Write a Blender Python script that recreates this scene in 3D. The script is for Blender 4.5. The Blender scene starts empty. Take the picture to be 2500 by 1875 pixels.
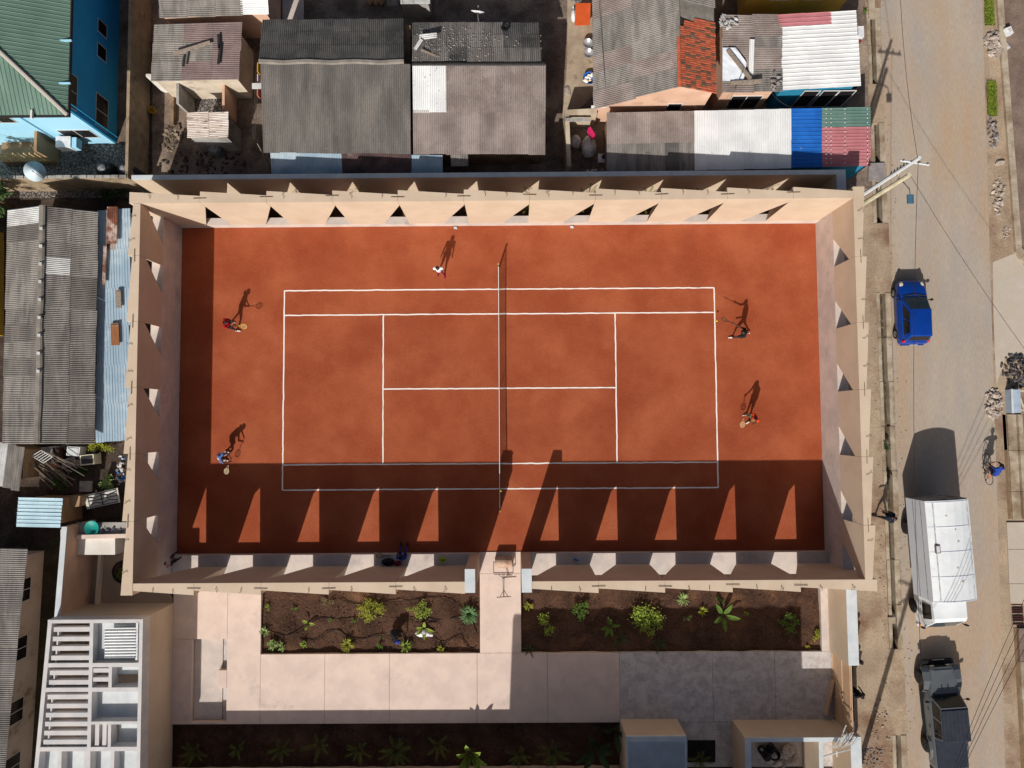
import bpy, bmesh, math, random
import numpy as np
from mathutils import Vector, Matrix, Euler
SC = bpy.context.scene
COL = SC.collection
random.seed(7)
# ---------------------------------------------------------------- camera
CAM = Vector((0.8442, -1.8380, 39.6902))
CEU = Euler((0.0521, 0.0043, -0.0064), 'XYZ')
FPX = 1766.0
cd = bpy.data.cameras.new('camera'); cam = bpy.data.objects.new('camera', cd); COL.objects.link(cam)
cam.location = CAM; cam.rotation_euler = CEU
cd.sensor_width = 36.0; cd.lens = FPX / 2500 * 36.0; cd.clip_end = 2000; cd.clip_start = 0.5
SC.camera = cam
# ---------------------------------------------------------------- light
SUNV = Vector((0.40, 1.22, -1.0)).normalized()
ELEV = math.asin(-SUNV.z)
wd = bpy.data.worlds.new('World'); SC.world = wd; wd.use_nodes = True
wn = wd.node_tree; bg = wn.nodes['Background']
sky = wn.nodes.new('ShaderNodeTexSky'); sky.sky_type = 'NISHITA'; sky.sun_disc = False
sky.sun_elevation = ELEV; sky.sun_rotation = math.atan2(-SUNV.x, -SUNV.y)
wn.links.new(sky.outputs[0], bg.inputs[0]); bg.inputs[1].default_value = 0.058
sky.dust_density = 4.0; sky.air_density = 1.0; sky.ozone_density = 1.0
sl = bpy.data.lights.new('sun', 'SUN'); sl.energy = 4.5; sl.angle = math.radians(0.53); sl.color = (1.0, 0.965, 0.91)
so = bpy.data.objects.new('sun', sl); COL.objects.link(so); so.location = (-15, -40, 40)
so.rotation_euler = SUNV.to_track_quat('-Z', 'Y').to_euler()
SC.view_settings.view_transform = 'Standard'; SC.view_settings.look = 'None'
SC.view_settings.exposure = 0.0; SC.view_settings.gamma = 1.0
SC.cycles.max_bounces = 5; SC.cycles.diffuse_bounces = 3

# ---------------------------------------------------------------- helpers
RM = CEU.to_matrix()
def P(u, v, z=0.0):
    """ground-survey point of photo pixel (u, v) at height z"""
    d = RM @ Vector(((u - 1250) / FPX, -(v - 937.5) / FPX, -1.0))
    return CAM + d * ((z - CAM.z) / d.z)
def s2l(c):
    c /= 255.0
    return c / 12.92 if c <= 0.04045 else ((c + 0.055) / 1.055) ** 2.4
def C(r, g, b, k=1.0):
    return (s2l(r) * k, s2l(g) * k, s2l(b) * k, 1.0)
MATS = {}
def mat(name, c, c2=None, scale=2.0, rough=0.85, bump=0.0, bscale=30.0, rnd=0.0, metal=0.0, spec=0.25,
        c3=None, s3=0.35, stretch=(1, 1, 1), lo=0.38, hi=0.62, lo3=0.5, hi3=0.62, fine=0.12, fscale=60.0, coord='pos', coat=0.0):
    if name in MATS: return MATS[name]
    m = bpy.data.materials.new(name); m.use_nodes = True; nt = m.node_tree; N = nt.nodes; L = nt.links
    bs = N['Principled BSDF']; bs.inputs['Roughness'].default_value = rough; bs.inputs['Metallic'].default_value = metal
    bs.inputs['Specular IOR Level'].default_value = spec; bs.inputs['Coat Weight'].default_value = coat
    if coord == 'pos':
        g = N.new('ShaderNodeNewGeometry'); src = g.outputs['Position']
    else:
        g = N.new('ShaderNodeTexCoord'); src = g.outputs['Object']
    mp = N.new('ShaderNodeMapping'); mp.inputs['Scale'].default_value = stretch; L.new(src, mp.inputs[0])
    col = None
    def noise(sc, det=5.0, ro=0.6):
        n = N.new('ShaderNodeTexNoise'); n.inputs['Scale'].default_value = sc; n.inputs['Detail'].default_value = det
        n.inputs['Roughness'].default_value = ro; L.new(mp.outputs[0], n.inputs['Vector']); return n
    def mix(fac, a, b, mode='MIX'):
        x = N.new('ShaderNodeMix'); x.data_type = 'RGBA'; x.blend_type = mode
        if hasattr(fac, 'is_linked'): L.new(fac, x.inputs[0])
        else: x.inputs[0].default_value = fac
        for sock, val in ((x.inputs[6], a), (x.inputs[7], b)):
            if hasattr(val, 'is_linked'): L.new(val, sock)
            else: sock.default_value = val
        return x.outputs[2]
    def ramp(sock, lo, hi):
        r = N.new('ShaderNodeMapRange'); r.inputs[1].default_value = lo; r.inputs[2].default_value = hi; L.new(sock, r.inputs[0]); return r.outputs[0]
    col = c
    if c2: col = mix(ramp(noise(scale).outputs[0], lo, hi), c, c2)
    if c3: col = mix(ramp(noise(s3, 7.0, 0.65).outputs[0], lo3, hi3), col, c3)
    if fine:
        f = ramp(noise(fscale, 3.0).outputs[0], 0.3, 0.7)
        mr = N.new('ShaderNodeMapRange'); mr.inputs[3].default_value = 1 - fine; mr.inputs[4].default_value = 1 + fine; L.new(f, mr.inputs[0])
        hv = N.new('ShaderNodeHueSaturation'); L.new(mr.outputs[0], hv.inputs['Value'])
        if hasattr(col, 'is_linked'): L.new(col, hv.inputs['Color'])
        else: hv.inputs['Color'].default_value = col
        col = hv.outputs[0]
    if rnd:
        oi = N.new('ShaderNodeObjectInfo'); mr = N.new('ShaderNodeMapRange'); mr.inputs[3].default_value = 1 - rnd; mr.inputs[4].default_value = 1 + rnd
        L.new(oi.outputs['Random'], mr.inputs[0]); hv = N.new('ShaderNodeHueSaturation'); L.new(mr.outputs[0], hv.inputs['Value'])
        if hasattr(col, 'is_linked'): L.new(col, hv.inputs['Color'])
        else: hv.inputs['Color'].default_value = col
        col = hv.outputs[0]
    if hasattr(col, 'is_linked'): L.new(col, bs.inputs['Base Color'])
    else: bs.inputs['Base Color'].default_value = col
    if bump:
        b = N.new('ShaderNodeBump'); b.inputs['Strength'].default_value = bump; b.inputs['Distance'].default_value = 0.03
        L.new(noise(bscale, 4.0).outputs[0], b.inputs['Height']); L.new(b.outputs[0], bs.inputs['Normal'])
    MATS[name] = m
    return m
FR = {}            # world frame of every object that others hang from
def reg(o, M): FR[o.name] = M; return o
def tag(o, label=None, cat=None, group=None, kind=None):
    if label: o['label'] = label
    if cat: o['category'] = cat
    if group: o['group'] = group
    if kind: o['kind'] = kind
    return o
def thing(name, label, cat, loc, rz=0.0, group=None):
    o = bpy.data.objects.new(name, None); COL.objects.link(o); o.empty_display_size = 0.2
    loc = Vector((loc[0], loc[1], loc[2] if len(loc) > 2 else 0.0))
    o.location = loc; o.rotation_euler = (0, 0, rz); tag(o, label, cat, group)
    return reg(o, Matrix.Translation(loc) @ Matrix.Rotation(rz, 4, 'Z'))
class MB:
    def __init__(s): s.v = []; s.f = []; s.mi = []; s.cm = 0
    def add(s, vs, fs):
        b = len(s.v); s.v += [Vector(x) for x in vs]
        for f in fs: s.f.append([b + i for i in f]); s.mi.append(s.cm)
        return s
    def hexa(s, p):       # 8 points: bottom loop then top loop
        return s.add(p, [(3, 2, 1, 0), (4, 5, 6, 7), (0, 1, 5, 4), (1, 2, 6, 5), (2, 3, 7, 6), (3, 0, 4, 7)])
    def box(s, c, d, rz=0.0, M=None):
        x, y, z = d[0] / 2, d[1] / 2, d[2] / 2; pts = []
        for zz in (-z, z):
            for (a, b) in ((-x, -y), (x, -y), (x, y), (-x, y)): pts.append(Vector((a, b, zz)))
        R = M if M is not None else Matrix.Rotation(rz, 3, 'Z')
        return s.hexa([Vector(c) + R @ q for q in pts])
    def b2(s, lo, hi):
        return s.box([(a + b) / 2 for a, b in zip(lo, hi)], [b - a for a, b in zip(lo, hi)])
    def prism(s, pts, z0, z1):
        n = len(pts); a = 0
        for i in range(n):
            x0, y0 = pts[i][0], pts[i][1]; x1, y1 = pts[(i + 1) % n][0], pts[(i + 1) % n][1]; a += x0 * y1 - x1 * y0
        if a < 0: pts = list(reversed(pts))
        vs = [(p[0], p[1], z0) for p in pts] + [(p[0], p[1], z1) for p in pts]
        fs = [list(range(n - 1, -1, -1)), list(range(n, 2 * n))] + [(i, (i + 1) % n, n + (i + 1) % n, n + i) for i in range(n)]
        return s.add(vs, fs)
    def loft(s, secs, cap=True):
        n = len(secs[0]); vs = [p for q in secs for p in q]; fs = []
        for k in range(len(secs) - 1):
            for i in range(n): fs.append((k * n + i, k * n + (i + 1) % n, (k + 1) * n + (i + 1) % n, (k + 1) * n + i))
        if cap: fs.append(list(range(n - 1, -1, -1))); fs.append([(len(secs) - 1) * n + i for i in range(n)])
        return s.add(vs, fs)
    def tube(s, pts, r, n=6, closed=False, flat=1.0):
        pts = [Vector(p) for p in pts]; secs = []; m = len(pts)
        for i, p in enumerate(pts):
            if closed: t = pts[(i + 1) % m] - pts[i - 1]
            else: t = pts[min(i + 1, m - 1)] - pts[max(i - 1, 0)]
            if t.length < 1e-9: t = Vector((0, 0, 1))
            t.normalize(); u = t.orthogonal() if abs(t.z) > 0.95 else t.cross(Vector((0, 0, 1))); u.normalize(); w = t.cross(u)
            rr = r[i] if isinstance(r, (list, tuple)) else r
            secs.append([p + (u * math.cos(2 * math.pi * k / n) + w * math.sin(2 * math.pi * k / n) * flat) * rr for k in range(n)])
        if closed: secs.append(secs[0])
        return s.loft(secs, cap=not closed)
    def lathe(s, c, prof, n=14, M=None):
        c = Vector(c); secs = []
        for (r, z) in prof:
            q = [Vector((r * math.cos(2 * math.pi * k / n), r * math.sin(2 * math.pi * k / n), z)) for k in range(n)]
            secs.append([c + (M @ p if M is not None else p) for p in q])
        return s.loft(secs)
    def ell(s, c, r, n=10, m=6, M=None, jit=0.0):
        prof = []
        c = Vector(c); secs = []
        for j in range(m + 1):
            a = -math.pi / 2 + math.pi * j / m
            q = []
            for k in range(n):
                b = 2 * math.pi * k / n; g = 1 + random.uniform(-jit, jit)
                p = Vector((r[0] * max(math.cos(a), 0.02) * math.cos(b) * g, r[1] * max(math.cos(a), 0.02) * math.sin(b) * g, r[2] * math.sin(a) * g))
                q.append(c + (M @ p if M is not None else p))
            secs.append(q)
        return s.loft(secs)
    def quad(s, a, b, c, d): return s.add([a, b, c, d], [(0, 1, 2, 3)])
    def slab(s, a, b, c, d, t):     # a quad with thickness t along its normal (outwards)
        a, b, c, d = map(Vector, (a, b, c, d)); n = (b - a).cross(d - a).normalized() * t
        return s.hexa([a, b, c, d, a + n, b + n, c + n, d + n])
    def build(s, name, m, parent=None, local=False, smooth=False, label=None, cat=None, group=None, kind=None):
        if parent is not None: M = FR[parent.name]
        else:
            if local: M = Matrix.Identity(4)
            else:
                lo = [min(q[i] for q in s.v) for i in range(3)]; hi = [max(q[i] for q in s.v) for i in range(3)]
                M = Matrix.Translation(((lo[0] + hi[0]) / 2, (lo[1] + hi[1]) / 2, lo[2]))
        vs = s.v if local else [M.inverted() @ q for q in s.v]
        me = bpy.data.meshes.new(name); me.from_pydata([tuple(q) for q in vs], [], s.f); me.validate()
        for x in (m if isinstance(m, (list, tuple)) else [m]): me.materials.append(x)
        if isinstance(m, (list, tuple)): me.polygons.foreach_set('material_index', s.mi[:len(me.polygons)])
        if smooth: me.polygons.foreach_set('use_smooth', [True] * len(me.polygons))
        me.update()
        o = bpy.data.objects.new(name, me); COL.objects.link(o)
        if parent is not None: o.parent = parent
        elif not local: o.matrix_basis = M
        reg(o, M); tag(o, label, cat, group, kind)
        return o
def inst(name, me, Mw, parent, m=None):
    """an object sharing mesh data, placed by world matrix under parent"""
    o = bpy.data.objects.new(name, me); COL.objects.link(o); o.parent = parent
    o.matrix_basis = FR[parent.name].inverted() @ Mw
    if m is not None:
        o.material_slots[0].link = 'OBJECT'; o.material_slots[0].material = m
    return reg(o, FR[parent.name])
def copy_tree(o, loc, rz=None, scale=None, label=None, group=None):
    c = o.copy(); COL.objects.link(c); c.location = loc
    if rz is not None: c.rotation_euler = (0, 0, rz)
    if scale: c.scale = (scale,) * 3
    if label: c['label'] = label
    if group: c['group'] = group
    for ch in o.children:
        d = ch.copy(); COL.objects.link(d); d.parent = c
        for g in ch.children:
            e = g.copy(); COL.objects.link(e); e.parent = d
    return c
def sheet(name, pts, z, m, kind='structure', thick=0.0):
    b = MB()
    if thick: b.prism(pts, z - thick, z)
    else:
        n = len(pts); a = sum(pts[i][0] * pts[(i + 1) % n][1] - pts[(i + 1) % n][0] * pts[i][1] for i in range(n))
        if a < 0: pts = list(reversed(pts))
        b.add([(p[0], p[1], z) for p in pts], [list(range(n))])
    return b.build(name, m, kind=kind)
def px(*uv, z=0.0): return [P(u, v, z) for (u, v) in uv]
def wavy(n, amp=0.16, rib=False):
    """unit roofing sheet: x across (n corrugations), y along, z in units of the pitch amplitude"""
    vs = []; xs = []
    if rib:
        for i in range(n):
            xs += [((i + 0.02) / n, 0), ((i + 0.80) / n, 0), ((i + 0.86) / n, 1), ((i + 0.94) / n, 1)]
        xs.append((1.0, 0))
    else:
        for i in range(2 * n + 1): xs.append((i / (2 * n), (i % 2)))
    k = len(xs)
    for y in (0, 1): vs += [(x, y, z) for x, z in xs]
    me = bpy.data.meshes.new('roof_sheet'); me.from_pydata(vs, [], [(i, i + 1, k + i + 1, k + i) for i in range(k - 1)])
    me.materials.append(None)
    return me
WAVY = {}
def roof(parent, O, U, V, nu, nv, m, pitch=0.10, amp=0.030, rib=False, jit=0.012, seed=0, skip=(), name='roof_sheet', lap=0.05):
    """corrugated roof plane: O corner at the top, U along the eave, V down the slope; corrugations run along V"""
    O, U, V = Vector(O), Vector(U) - Vector(O), Vector(V) - Vector(O)
    N = U.cross(V).normalized()
    if N.z < 0: N = -N
    rg = random.Random(seed + int(abs(O.x * 100))); w = U.length / nu; n = max(2, round(w / pitch)); key = (n, rib)
    if key not in WAVY: WAVY[key] = wavy(n, rib=rib)
    me = WAVY[key]
    if me.materials[0] is None: me.materials[0] = MATS['fibre']
    for j in range(nv):
        for i in range(nu):
            if (i, j) in skip: continue
            mm = m(i, j, rg) if callable(m) else m
            u = U / nu * (1 + 0.02); v = V / nv * (1 + (lap if j < nv - 1 else 0.01) + rg.uniform(0, 0.02))
            a = rg.gauss(0, jit); v = v + U.normalized() * v.length * a * 0.5
            o = O + U * (i / nu) + V * (j / nv) + N * (0.012 + 0.006 * (i % 2) + rg.uniform(0, .006)) + V.normalized() * rg.uniform(-1, 1) * jit * 1.5
            v = v + N * 0.022
            M = Matrix((( *u, 0), (*v, 0), (*(N * amp), 0), (*o, 1))).transposed()
            inst(name, me, M, parent, mm)
def wallu(parent, uv, z1, m, z0=0.0, name='wall'):
    """walls whose top corners are seen at the given photo points"""
    return MB().prism([P(u, v, z1) for u, v in uv], z0, z1).build(name, m, parent)
def wallbox(parent, pts, z0, z1, m, name='wall'):
    return MB().prism(pts, z0, z1).build(name, m, parent)
# ---------------------------------------------------------------- materials
clay = mat('clay', C(147, 72, 45), C(163, 88, 58), scale=0.35, c3=C(137, 65, 41), s3=0.22, lo3=.48, hi3=.75, fine=.10, fscale=9, bump=.25, bscale=25, rough=.95, spec=.1)
beige = mat('plaster_beige', C(203, 183, 160), C(195, 174, 151), scale=.7, c3=C(186, 165, 143), s3=.4, lo3=.55, hi3=.8, fine=.05, fscale=30, bump=.08, bscale=20, rough=.9)
beige_in = beige
conc = mat('concrete_pale', C(208, 193, 182), C(190, 178, 170), scale=1.1, c3=C(170, 158, 152), s3=.9, lo3=.56, hi3=.75, fine=.06, fscale=18, bump=.06, rough=.85)
pink = mat('concrete_pink', C(218, 196, 182), C(205, 184, 172), scale=.9, c3=C(178, 162, 152), s3=.8, lo3=.58, hi3=.8, fine=.05, fscale=20, bump=.05, rough=.85)
pave2 = mat('concrete_stained', C(190, 181, 176), C(168, 161, 158), scale=2.6, c3=C(200, 193, 188), s3=1.9, lo3=.45, hi3=.6, fine=.12, fscale=14, bump=.08)
captop = mat('capping_grey', C(205, 208, 208), C(188, 194, 197), scale=1.3, fine=.06, rough=.8)
soil = mat('soil', C(84, 62, 50), C(58, 42, 35), scale=1.2, c3=C(110, 80, 60), s3=.6, lo3=.52, hi3=.7, fine=.35, fscale=12, bump=.8, bscale=9, rough=1, spec=.05)
dirt = mat('dirt_yard', C(134, 118, 106), C(98, 85, 76), scale=.8, c3=C(160, 142, 124), s3=.35, lo3=.52, hi3=.7, fine=.25, fscale=8, bump=.5, bscale=10, rough=1, spec=.05)
darkdirt = mat('dirt_dark', C(84, 72, 64), C(58, 49, 44), scale=.8, c3=C(108, 92, 80), s3=.5, lo3=.55, hi3=.7, fine=.3, fscale=7, bump=.6, bscale=9, rough=1, spec=.05)
sand = mat('dirt_tan', C(176, 148, 118), C(158, 130, 104), scale=.6, c3=C(140, 116, 96), s3=.5, lo3=.5, hi3=.7, fine=.14, fscale=10, bump=.4, bscale=12, rough=1, spec=.05)
rebarm = mat('rebar', C(96, 70, 58), rough=.7, fine=0)
white = mat('white_line', C(236, 228, 220), C(226, 205, 192), scale=7, lo=.55, hi=.7, rough=.8, fine=.03)
blackm = mat('black', C(24, 24, 26), rough=.6, fine=.1)
darkm = mat('dark_grey', C(52, 50, 50), C(40, 38, 38), scale=3, rough=.6)
timber = mat('timber_grey', C(150, 136, 122), C(120, 106, 94), scale=2, stretch=(6, 6, 1), rough=.9, rnd=.2)
steel = mat('steel', C(150, 150, 150), C(110, 105, 100), scale=4, rough=.45, metal=.6)
# ---------------------------------------------------------------- ground
gb = MB(); G = 300
gb.add([(-G, -G, -.36), (G, -G, -.36), (G, G, -.36), (-G, G, -.36)], [(0, 1, 2, 3)])
gb.build('ground', darkdirt, kind='structure')
def chx(v): return 2122 + 0.036 * v            # west edge of the roadside drain
# yards north, west, south-west (dirt slabs above the base soil)
sheet('yard_north', [(-60, 10.97), (P(chx(420), 420).x, 10.97), (P(chx(-400), -400).x, 34), (-60, 60)], 0.0, dirt, thick=.3)
sheet('yard_west', [(-60, 10.97), (-18.2, 10.97), (-18.2, -10.05), (-25.4, -10.4), (-25.4, -60), (-60, -60)], -0.004, darkdirt, thick=.3)
NYV = 355
sheet('alley', px((320, 100), (372, 100), (372, 425), (320, 425)), .004, darkdirt)
sheet('sandy_yard', px((1385, -40), (1450, -40), (1450, 235), (1372, 300), (1385, 150)), .006, mat('sandy', C(176, 158, 136), C(150, 132, 112), scale=.9, c3=C(120, 105, 90), s3=1.5, lo3=.58, hi3=.68, fine=.1, fscale=14, bump=.2))
# clay court
court = sheet('clay_court', [(-17.6, 9.05), (17.58, 9.05), (17.58, -8.9), (-17.6, -8.9)], 0.0, clay)
def cline(x0, y0, x1, y1):
    w = .037; b = MB(); horiz = abs(x1 - x0) > abs(y1 - y0); n = max(2, int(max(abs(x1 - x0), abs(y1 - y0)) / .28)); rg = random.Random(int(x0 * 7 + y1 * 13))
    vs = []; fs = []
    for k in range(n + 1):
        t = k / n; x = x0 + (x1 - x0) * t; y = y0 + (y1 - y0) * t; j = rg.gauss(0, .006); ww = w * (1 - max(0, rg.gauss(0, .12)))
        if horiz: vs += [(x, y - ww + j, .009), (x, y + ww + j, .009)]
        else: vs += [(x + ww + j, y, .007), (x - ww + j, y, .007)]
        if k: fs.append((2 * k - 2, 2 * k, 2 * k + 1, 2 * k - 1))
    b.add(vs, fs); o = b.build('court_line', white, court); return o
BX, DY, SY, VX = 11.885, 5.485, 4.115, 6.40
for y in (DY, SY, -SY, -DY): cline(-BX, y, BX, y)
for x in (-BX, BX): cline(x, -DY, x, DY)
for x in (-VX, VX): cline(x, -SY, x, SY)
cline(-VX, 0, VX, 0)
# ---------------------------------------------------------------- ledges round the court
ZB = .5
def ledge(lo, hi, label):
    return MB().b2((lo[0], lo[1], -.3), (hi[0], hi[1], ZB)).build('concrete_ledge', conc, label=label, cat='ledge', group='low concrete ledges round the clay court')
ledge((-17.6, 9.05), (17.58, 9.45), 'narrow concrete ledge under the sunlit far wall of the court')
ledge((-17.6, -10.05), (-1.62, -8.9), 'concrete ledge with bags on it, left of the court entrance')
ledge((1.59, -10.05), (17.58, -8.9), 'concrete ledge with lit patches, right of the court entrance')
# ---------------------------------------------------------------- court walls of cut-out panels
ZA, ZT = 3.85, 4.5; ZP = 2.15
def court_wall(origin, d, n, joints, s_end, label, plinth=0.0, end_hole=True):
    """panels run along d from 0; n points outwards; each panel's far lower corner is cut away to a triangle"""
    origin, d, n = Vector(origin), Vector(d), Vector(n)
    mid = origin + d * s_end / 2
    t = thing('court_wall', label, 'wall', (mid.x, mid.y, 0), group='cut-out walls round the clay court')
    zb = plinth or ZB
    def pt(s, off, z): return origin + d * s + n * off + Vector((0, 0, z))
    if plinth:
        q = [pt(0, .002, -.3), pt(s_end, .002, -.3), pt(s_end, .56, -.3), pt(0, .56, -.3)]; MB().hexa(q + [p + Vector((0, 0, plinth + .3)) for p in q]).build('plinth', conc, t)
    js = [0.0] + list(joints) + [s_end]; rg = random.Random(int(s_end * 31 + mid.x))
    for i in range(len(js) - 1):
        s0, s1 = js[i] + .006, js[i + 1] - .006; last = i == len(js) - 2
        hole = end_hole if last else True; b = 1.45 if plinth else 1.38
        zz = ZT + rg.uniform(-.006, .006)
        prof = [(s0, zb), (s1 - b, zb), (s1, ZA), (s1, zz), (s0, zz)] if hole else [(s0, zb), (s1, zb), (s1, zz), (s0, zz)]
        th = lambda s: .57 - .22 * (s - js[i]) / max(js[i + 1] - js[i], .1)
        outer = list(prof)
        if i > 0: prof = prof + [(s0, ZA), (s0, ZA - .3)]; outer = [(s0 + .2, zb)] + outer[1:] + [(s0, ZA + .02), (s0 + .2, ZA - .3)]
        k = len(prof); vs = [pt(s, 0, z) for s, z in prof] + [pt(s, th(s), z) for s, z in outer]
        fs = [list(range(k)), list(range(2 * k - 1, k - 1, -1))] + [(a, k + a, k + (a + 1) % k, (a + 1) % k) for a in range(k)]
        m = MB().add(vs, fs)
        bmx = m.build('wall_panel', beige, t)
        # rebar stubs left in the top
        if i > 0:
            off = rg.uniform(.2, .3); r = MB(); a = pt(js[i] - .32, off, ZT + .03); c = pt(js[i] + .33, off + rg.uniform(-.02, .02), ZT + .035)
            r.tube([a, c], .014, 4); r.build('rebar', rebarm, bmx)
        for q in range(2):
            if rg.random() < .25: continue
            s = js[i] + (js[i + 1] - js[i]) * (.28 + .42 * q + rg.uniform(-.06, .06)); o0 = rg.uniform(.12, .22)
            r = MB(); r.tube([pt(s, o0, ZT - .02), pt(s + .05, o0 + .1, ZT + .05), pt(s + rg.uniform(-.12, .05), o0 + .26, ZT + .06), pt(s + rg.uniform(-.02, .14), o0 + .3, ZT + .05)], .011, 4)
            r.build('rebar', rebarm, bmx)
    return t
court_wall((-18.18, 9.07, 0), (1, 0, 0), (0, 1, 0), [18.18 + x for x in (-14.68, -11.39, -8.13, -4.89, -1.62, 1.63, 4.89, 8.13, 11.39, 14.64)], 18.18 + 17.58, 'sunlit beige far wall of the court, cut by ten triangular openings', end_hole=False)
court_wall((17.58, 9.64, 0), (0, -1, 0), (1, 0, 0), [9.64 - y for y in (6.16, 2.9, -.38, -3.64, -6.92)], 9.64 + 9.5, 'right beige court wall with triangular openings beside the street', plinth=ZP)
court_wall((18.15, -9.5, 0), (-1, 0, 0), (0, -1, 0), [18.15 - x for x in (14.49, 11.23, 7.99, 4.8)], 18.15 - 1.6, 'shaded near court wall between the right entrance pillar and the street corner')
court_wall((-1.62, -9.5, 0), (-1, 0, 0), (0, -1, 0), [-1.62 - x for x in (-4.94, -8.16, -11.43, -14.66)], -1.62 + 17.6, 'shaded near court wall left of the entrance, behind the bags on the ledge')
court_wall((-17.62, -10.07, 0), (0, 1, 0), (-1, 0, 0), [10.07 + y for y in (-6.53, -3.28, -.06, 3.2, 6.46)], 10.07 + 9.06, 'shaded left court wall with triangular openings next to the blue metal roof', plinth=ZP)
# entrance pillars
for x0, x1, lb in ((-1.62, -1.13, 'tall beige entrance pillar with pale cap, left of the roller'), (1.11, 1.59, 'tall beige entrance pillar with pale cap, right of the roller')):
    t = thing('gate_pillar', lb, 'pillar', ((x0 + x1) / 2, -9.4, 0), group='pillars at the court entrance')
    MB().b2((x0, -10.02, -.3), (x1, -8.9, 4.46)).build('shaft', beige, t)
    MB().b2((x0 - .003, -10.023, 4.46), (x1 + .003, -8.897, 4.52)).build('cap', captop, t)
# ---------------------------------------------------------------- boundary wall behind the far court wall
bw = thing('boundary_wall', 'long boundary wall with blue grey capping behind the far court wall', 'wall', (0, 10.6, 0))
bx0, bx1 = P(321, 426, 3.1).x, P(2042, 412, 3.1).x
MB().b2((bx0, 10.74, -.3), (bx1, 10.96, 3.06)).build('wall', beige, bw)
MB().b2((bx0, 10.737, 3.06), (bx1, 10.98, 3.1)).build('capping', captop, bw)
MB().b2((bx1, 9.72, -.3), (bx1 + .45, 10.96, 3.06)).build('return_wall', beige, bw)
MB().b2((bx1 + .002, 9.7, 3.06), (bx1 + .47, 10.98, 3.1)).build('capping', captop, bw)
sheet('planting_gap', [(-19.3, 9.45), (18.4, 9.45), (18.4, 10.74), (-19.3, 10.74)], -.16, soil)
# ---------------------------------------------------------------- front garden: path, beds
path = sheet('path', [(-18.9, -10.05), (19.2, -10.05), (19.2, -20.3), (-18.9, -20.3)], -.36 + .02, soil)
def slabs(rects, m, z=.05, th=.4):
    for (x0, y0, x1, y1) in rects:
        g = .008; MB().b2((x0 + g, y0 + g, z - th), (x1 - g, y1 - g, z)).build('path_slab', m, path)
yT, yB = -14.27, -17.95
# entrance strip
slabs([(-1.13, -10.05, 1.1, -8.88), (-1.13, -14.27, 1.1, -10.05)], pink)
xs = [-13.0, -10.42, -7.1, -3.6, .1, 2.6, 6.35, 11.35, 14.2, 18.0]
xs = [P(u, 1680).x for u in (636, 793, 951, 1165)] + [P(u, 1680).x for u in (1337, 1513, 1740, 1892, 2032)]
for a, b in zip(xs[:-1], xs[1:]):
    slabs([(a, yB, b, yT)], pave2 if a > 6 else pink, z=.05)
xl0, xl1 = P(422, 1600).x, xs[0]
slabs([(P(555, 1600).x, yB, xl1, -10.07), (xl0, -13.45, P(555, 1600).x, -10.07), (xl0, yB, P(470, 1600).x, -13.45), (P(470, 1600).x, yB, P(555, 1600).x, -17.82)], pink, z=.05)
# sunken corner with a raised block
slabs([(P(470, 1600).x, -17.82, P(540, 1600).x, -13.45)], conc, z=-.24, th=.09)
slabs([(P(540, 1600).x, -17.82, P(555, 1600).x, -13.45)], pave2, z=-.30, th=.03)
slabs([(P(534, 1600).x, -16.05, P(555, 1600).x, -15.1)], pink, z=.049)
bedm = soil
def bed(name, x0, y0, x1, y1, z, seed):
    nx, ny = max(4, int((x1 - x0) / .22)), max(4, int((y1 - y0) / .22)); rg = random.Random(seed); vs = []; fs = []
    ph = [rg.uniform(0, 6) for _ in range(6)]
    for j in range(ny + 1):
        for i in range(nx + 1):
            x = x0 + (x1 - x0) * i / nx; y = y0 + (y1 - y0) * j / ny
            h = .05 * math.sin(1.9 * x + ph[0]) * math.sin(2.3 * y + ph[1]) + .035 * math.sin(4.3 * x + ph[2] + 1.2 * y) + rg.uniform(-.025, .025)
            vs.append((x, y, z + h))
    for j in range(ny):
        for i in range(nx): a = j * (nx + 1) + i; fs.append((a, a + 1, a + nx + 2, a + nx + 1))
    return MB().add(vs, fs).build(name, bedm, kind='structure', smooth=True)
BX0, BX1 = xs[0], -1.13
bed('planting_bed', BX0, yT, BX1, -10.05, -.16, 1)
bed('planting_bed', 1.1, yT, P(2003, 1500).x, -10.05, -.16, 2)
bed('planting_bed', xl0, -20.3, P(1513, 1800).x, yB, -.2, 3)
slabs([(P(2003, 1500).x, yT, P(2023, 1500).x, -10.3)], conc, z=.06)
slabs([(P(1513, 1760).x, -20.3, P(1992, 1760).x, yB), (P(1992, 1760).x, -20.3, 18.9, yB)], pave2, z=.045)
# boundary wall to the south and the house beyond it (outside the picture, they shade the path)
sw = thing('boundary_wall', 'low beige boundary wall along the bottom planting bed', 'wall', (-6, -20.45, 0))
MB().b2((-18.9, -20.6, -.3), (P(1513, 1860).x, -20.3, 2.5)).build('wall', beige, sw)
MB().b2((-18.9, -20.62, 2.5), (P(1513, 1860).x, -20.28, 2.55)).build('capping', captop, sw)
hs = thing('house', 'two storey beige house with a flat overhanging roof south of the garden', 'house', (5.6, -27, 0))
MB().b2((0.2, -36, -.3), (11.2, -24.2, 6.9)).build('wall', beige, hs)
rx0, rx1 = P(1263, 1480).x - .42 * 7.1, P(1961, 1480).x - .42 * 7.1
ry = P(1500, 1478).y - 1.27 * 7.1
MB().hexa([Vector((rx0 - .75, -37, 6.9)), Vector((rx1, -37, 6.9)), Vector((rx1, ry, 6.9)), Vector((rx0, ry, 6.9)), Vector((rx0 - .75, -37, 7.1)), Vector((rx1, -37, 7.1)), Vector((rx1, ry, 7.1)), Vector((rx0, ry, 7.1))]).build('roof_slab', captop, hs)
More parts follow.
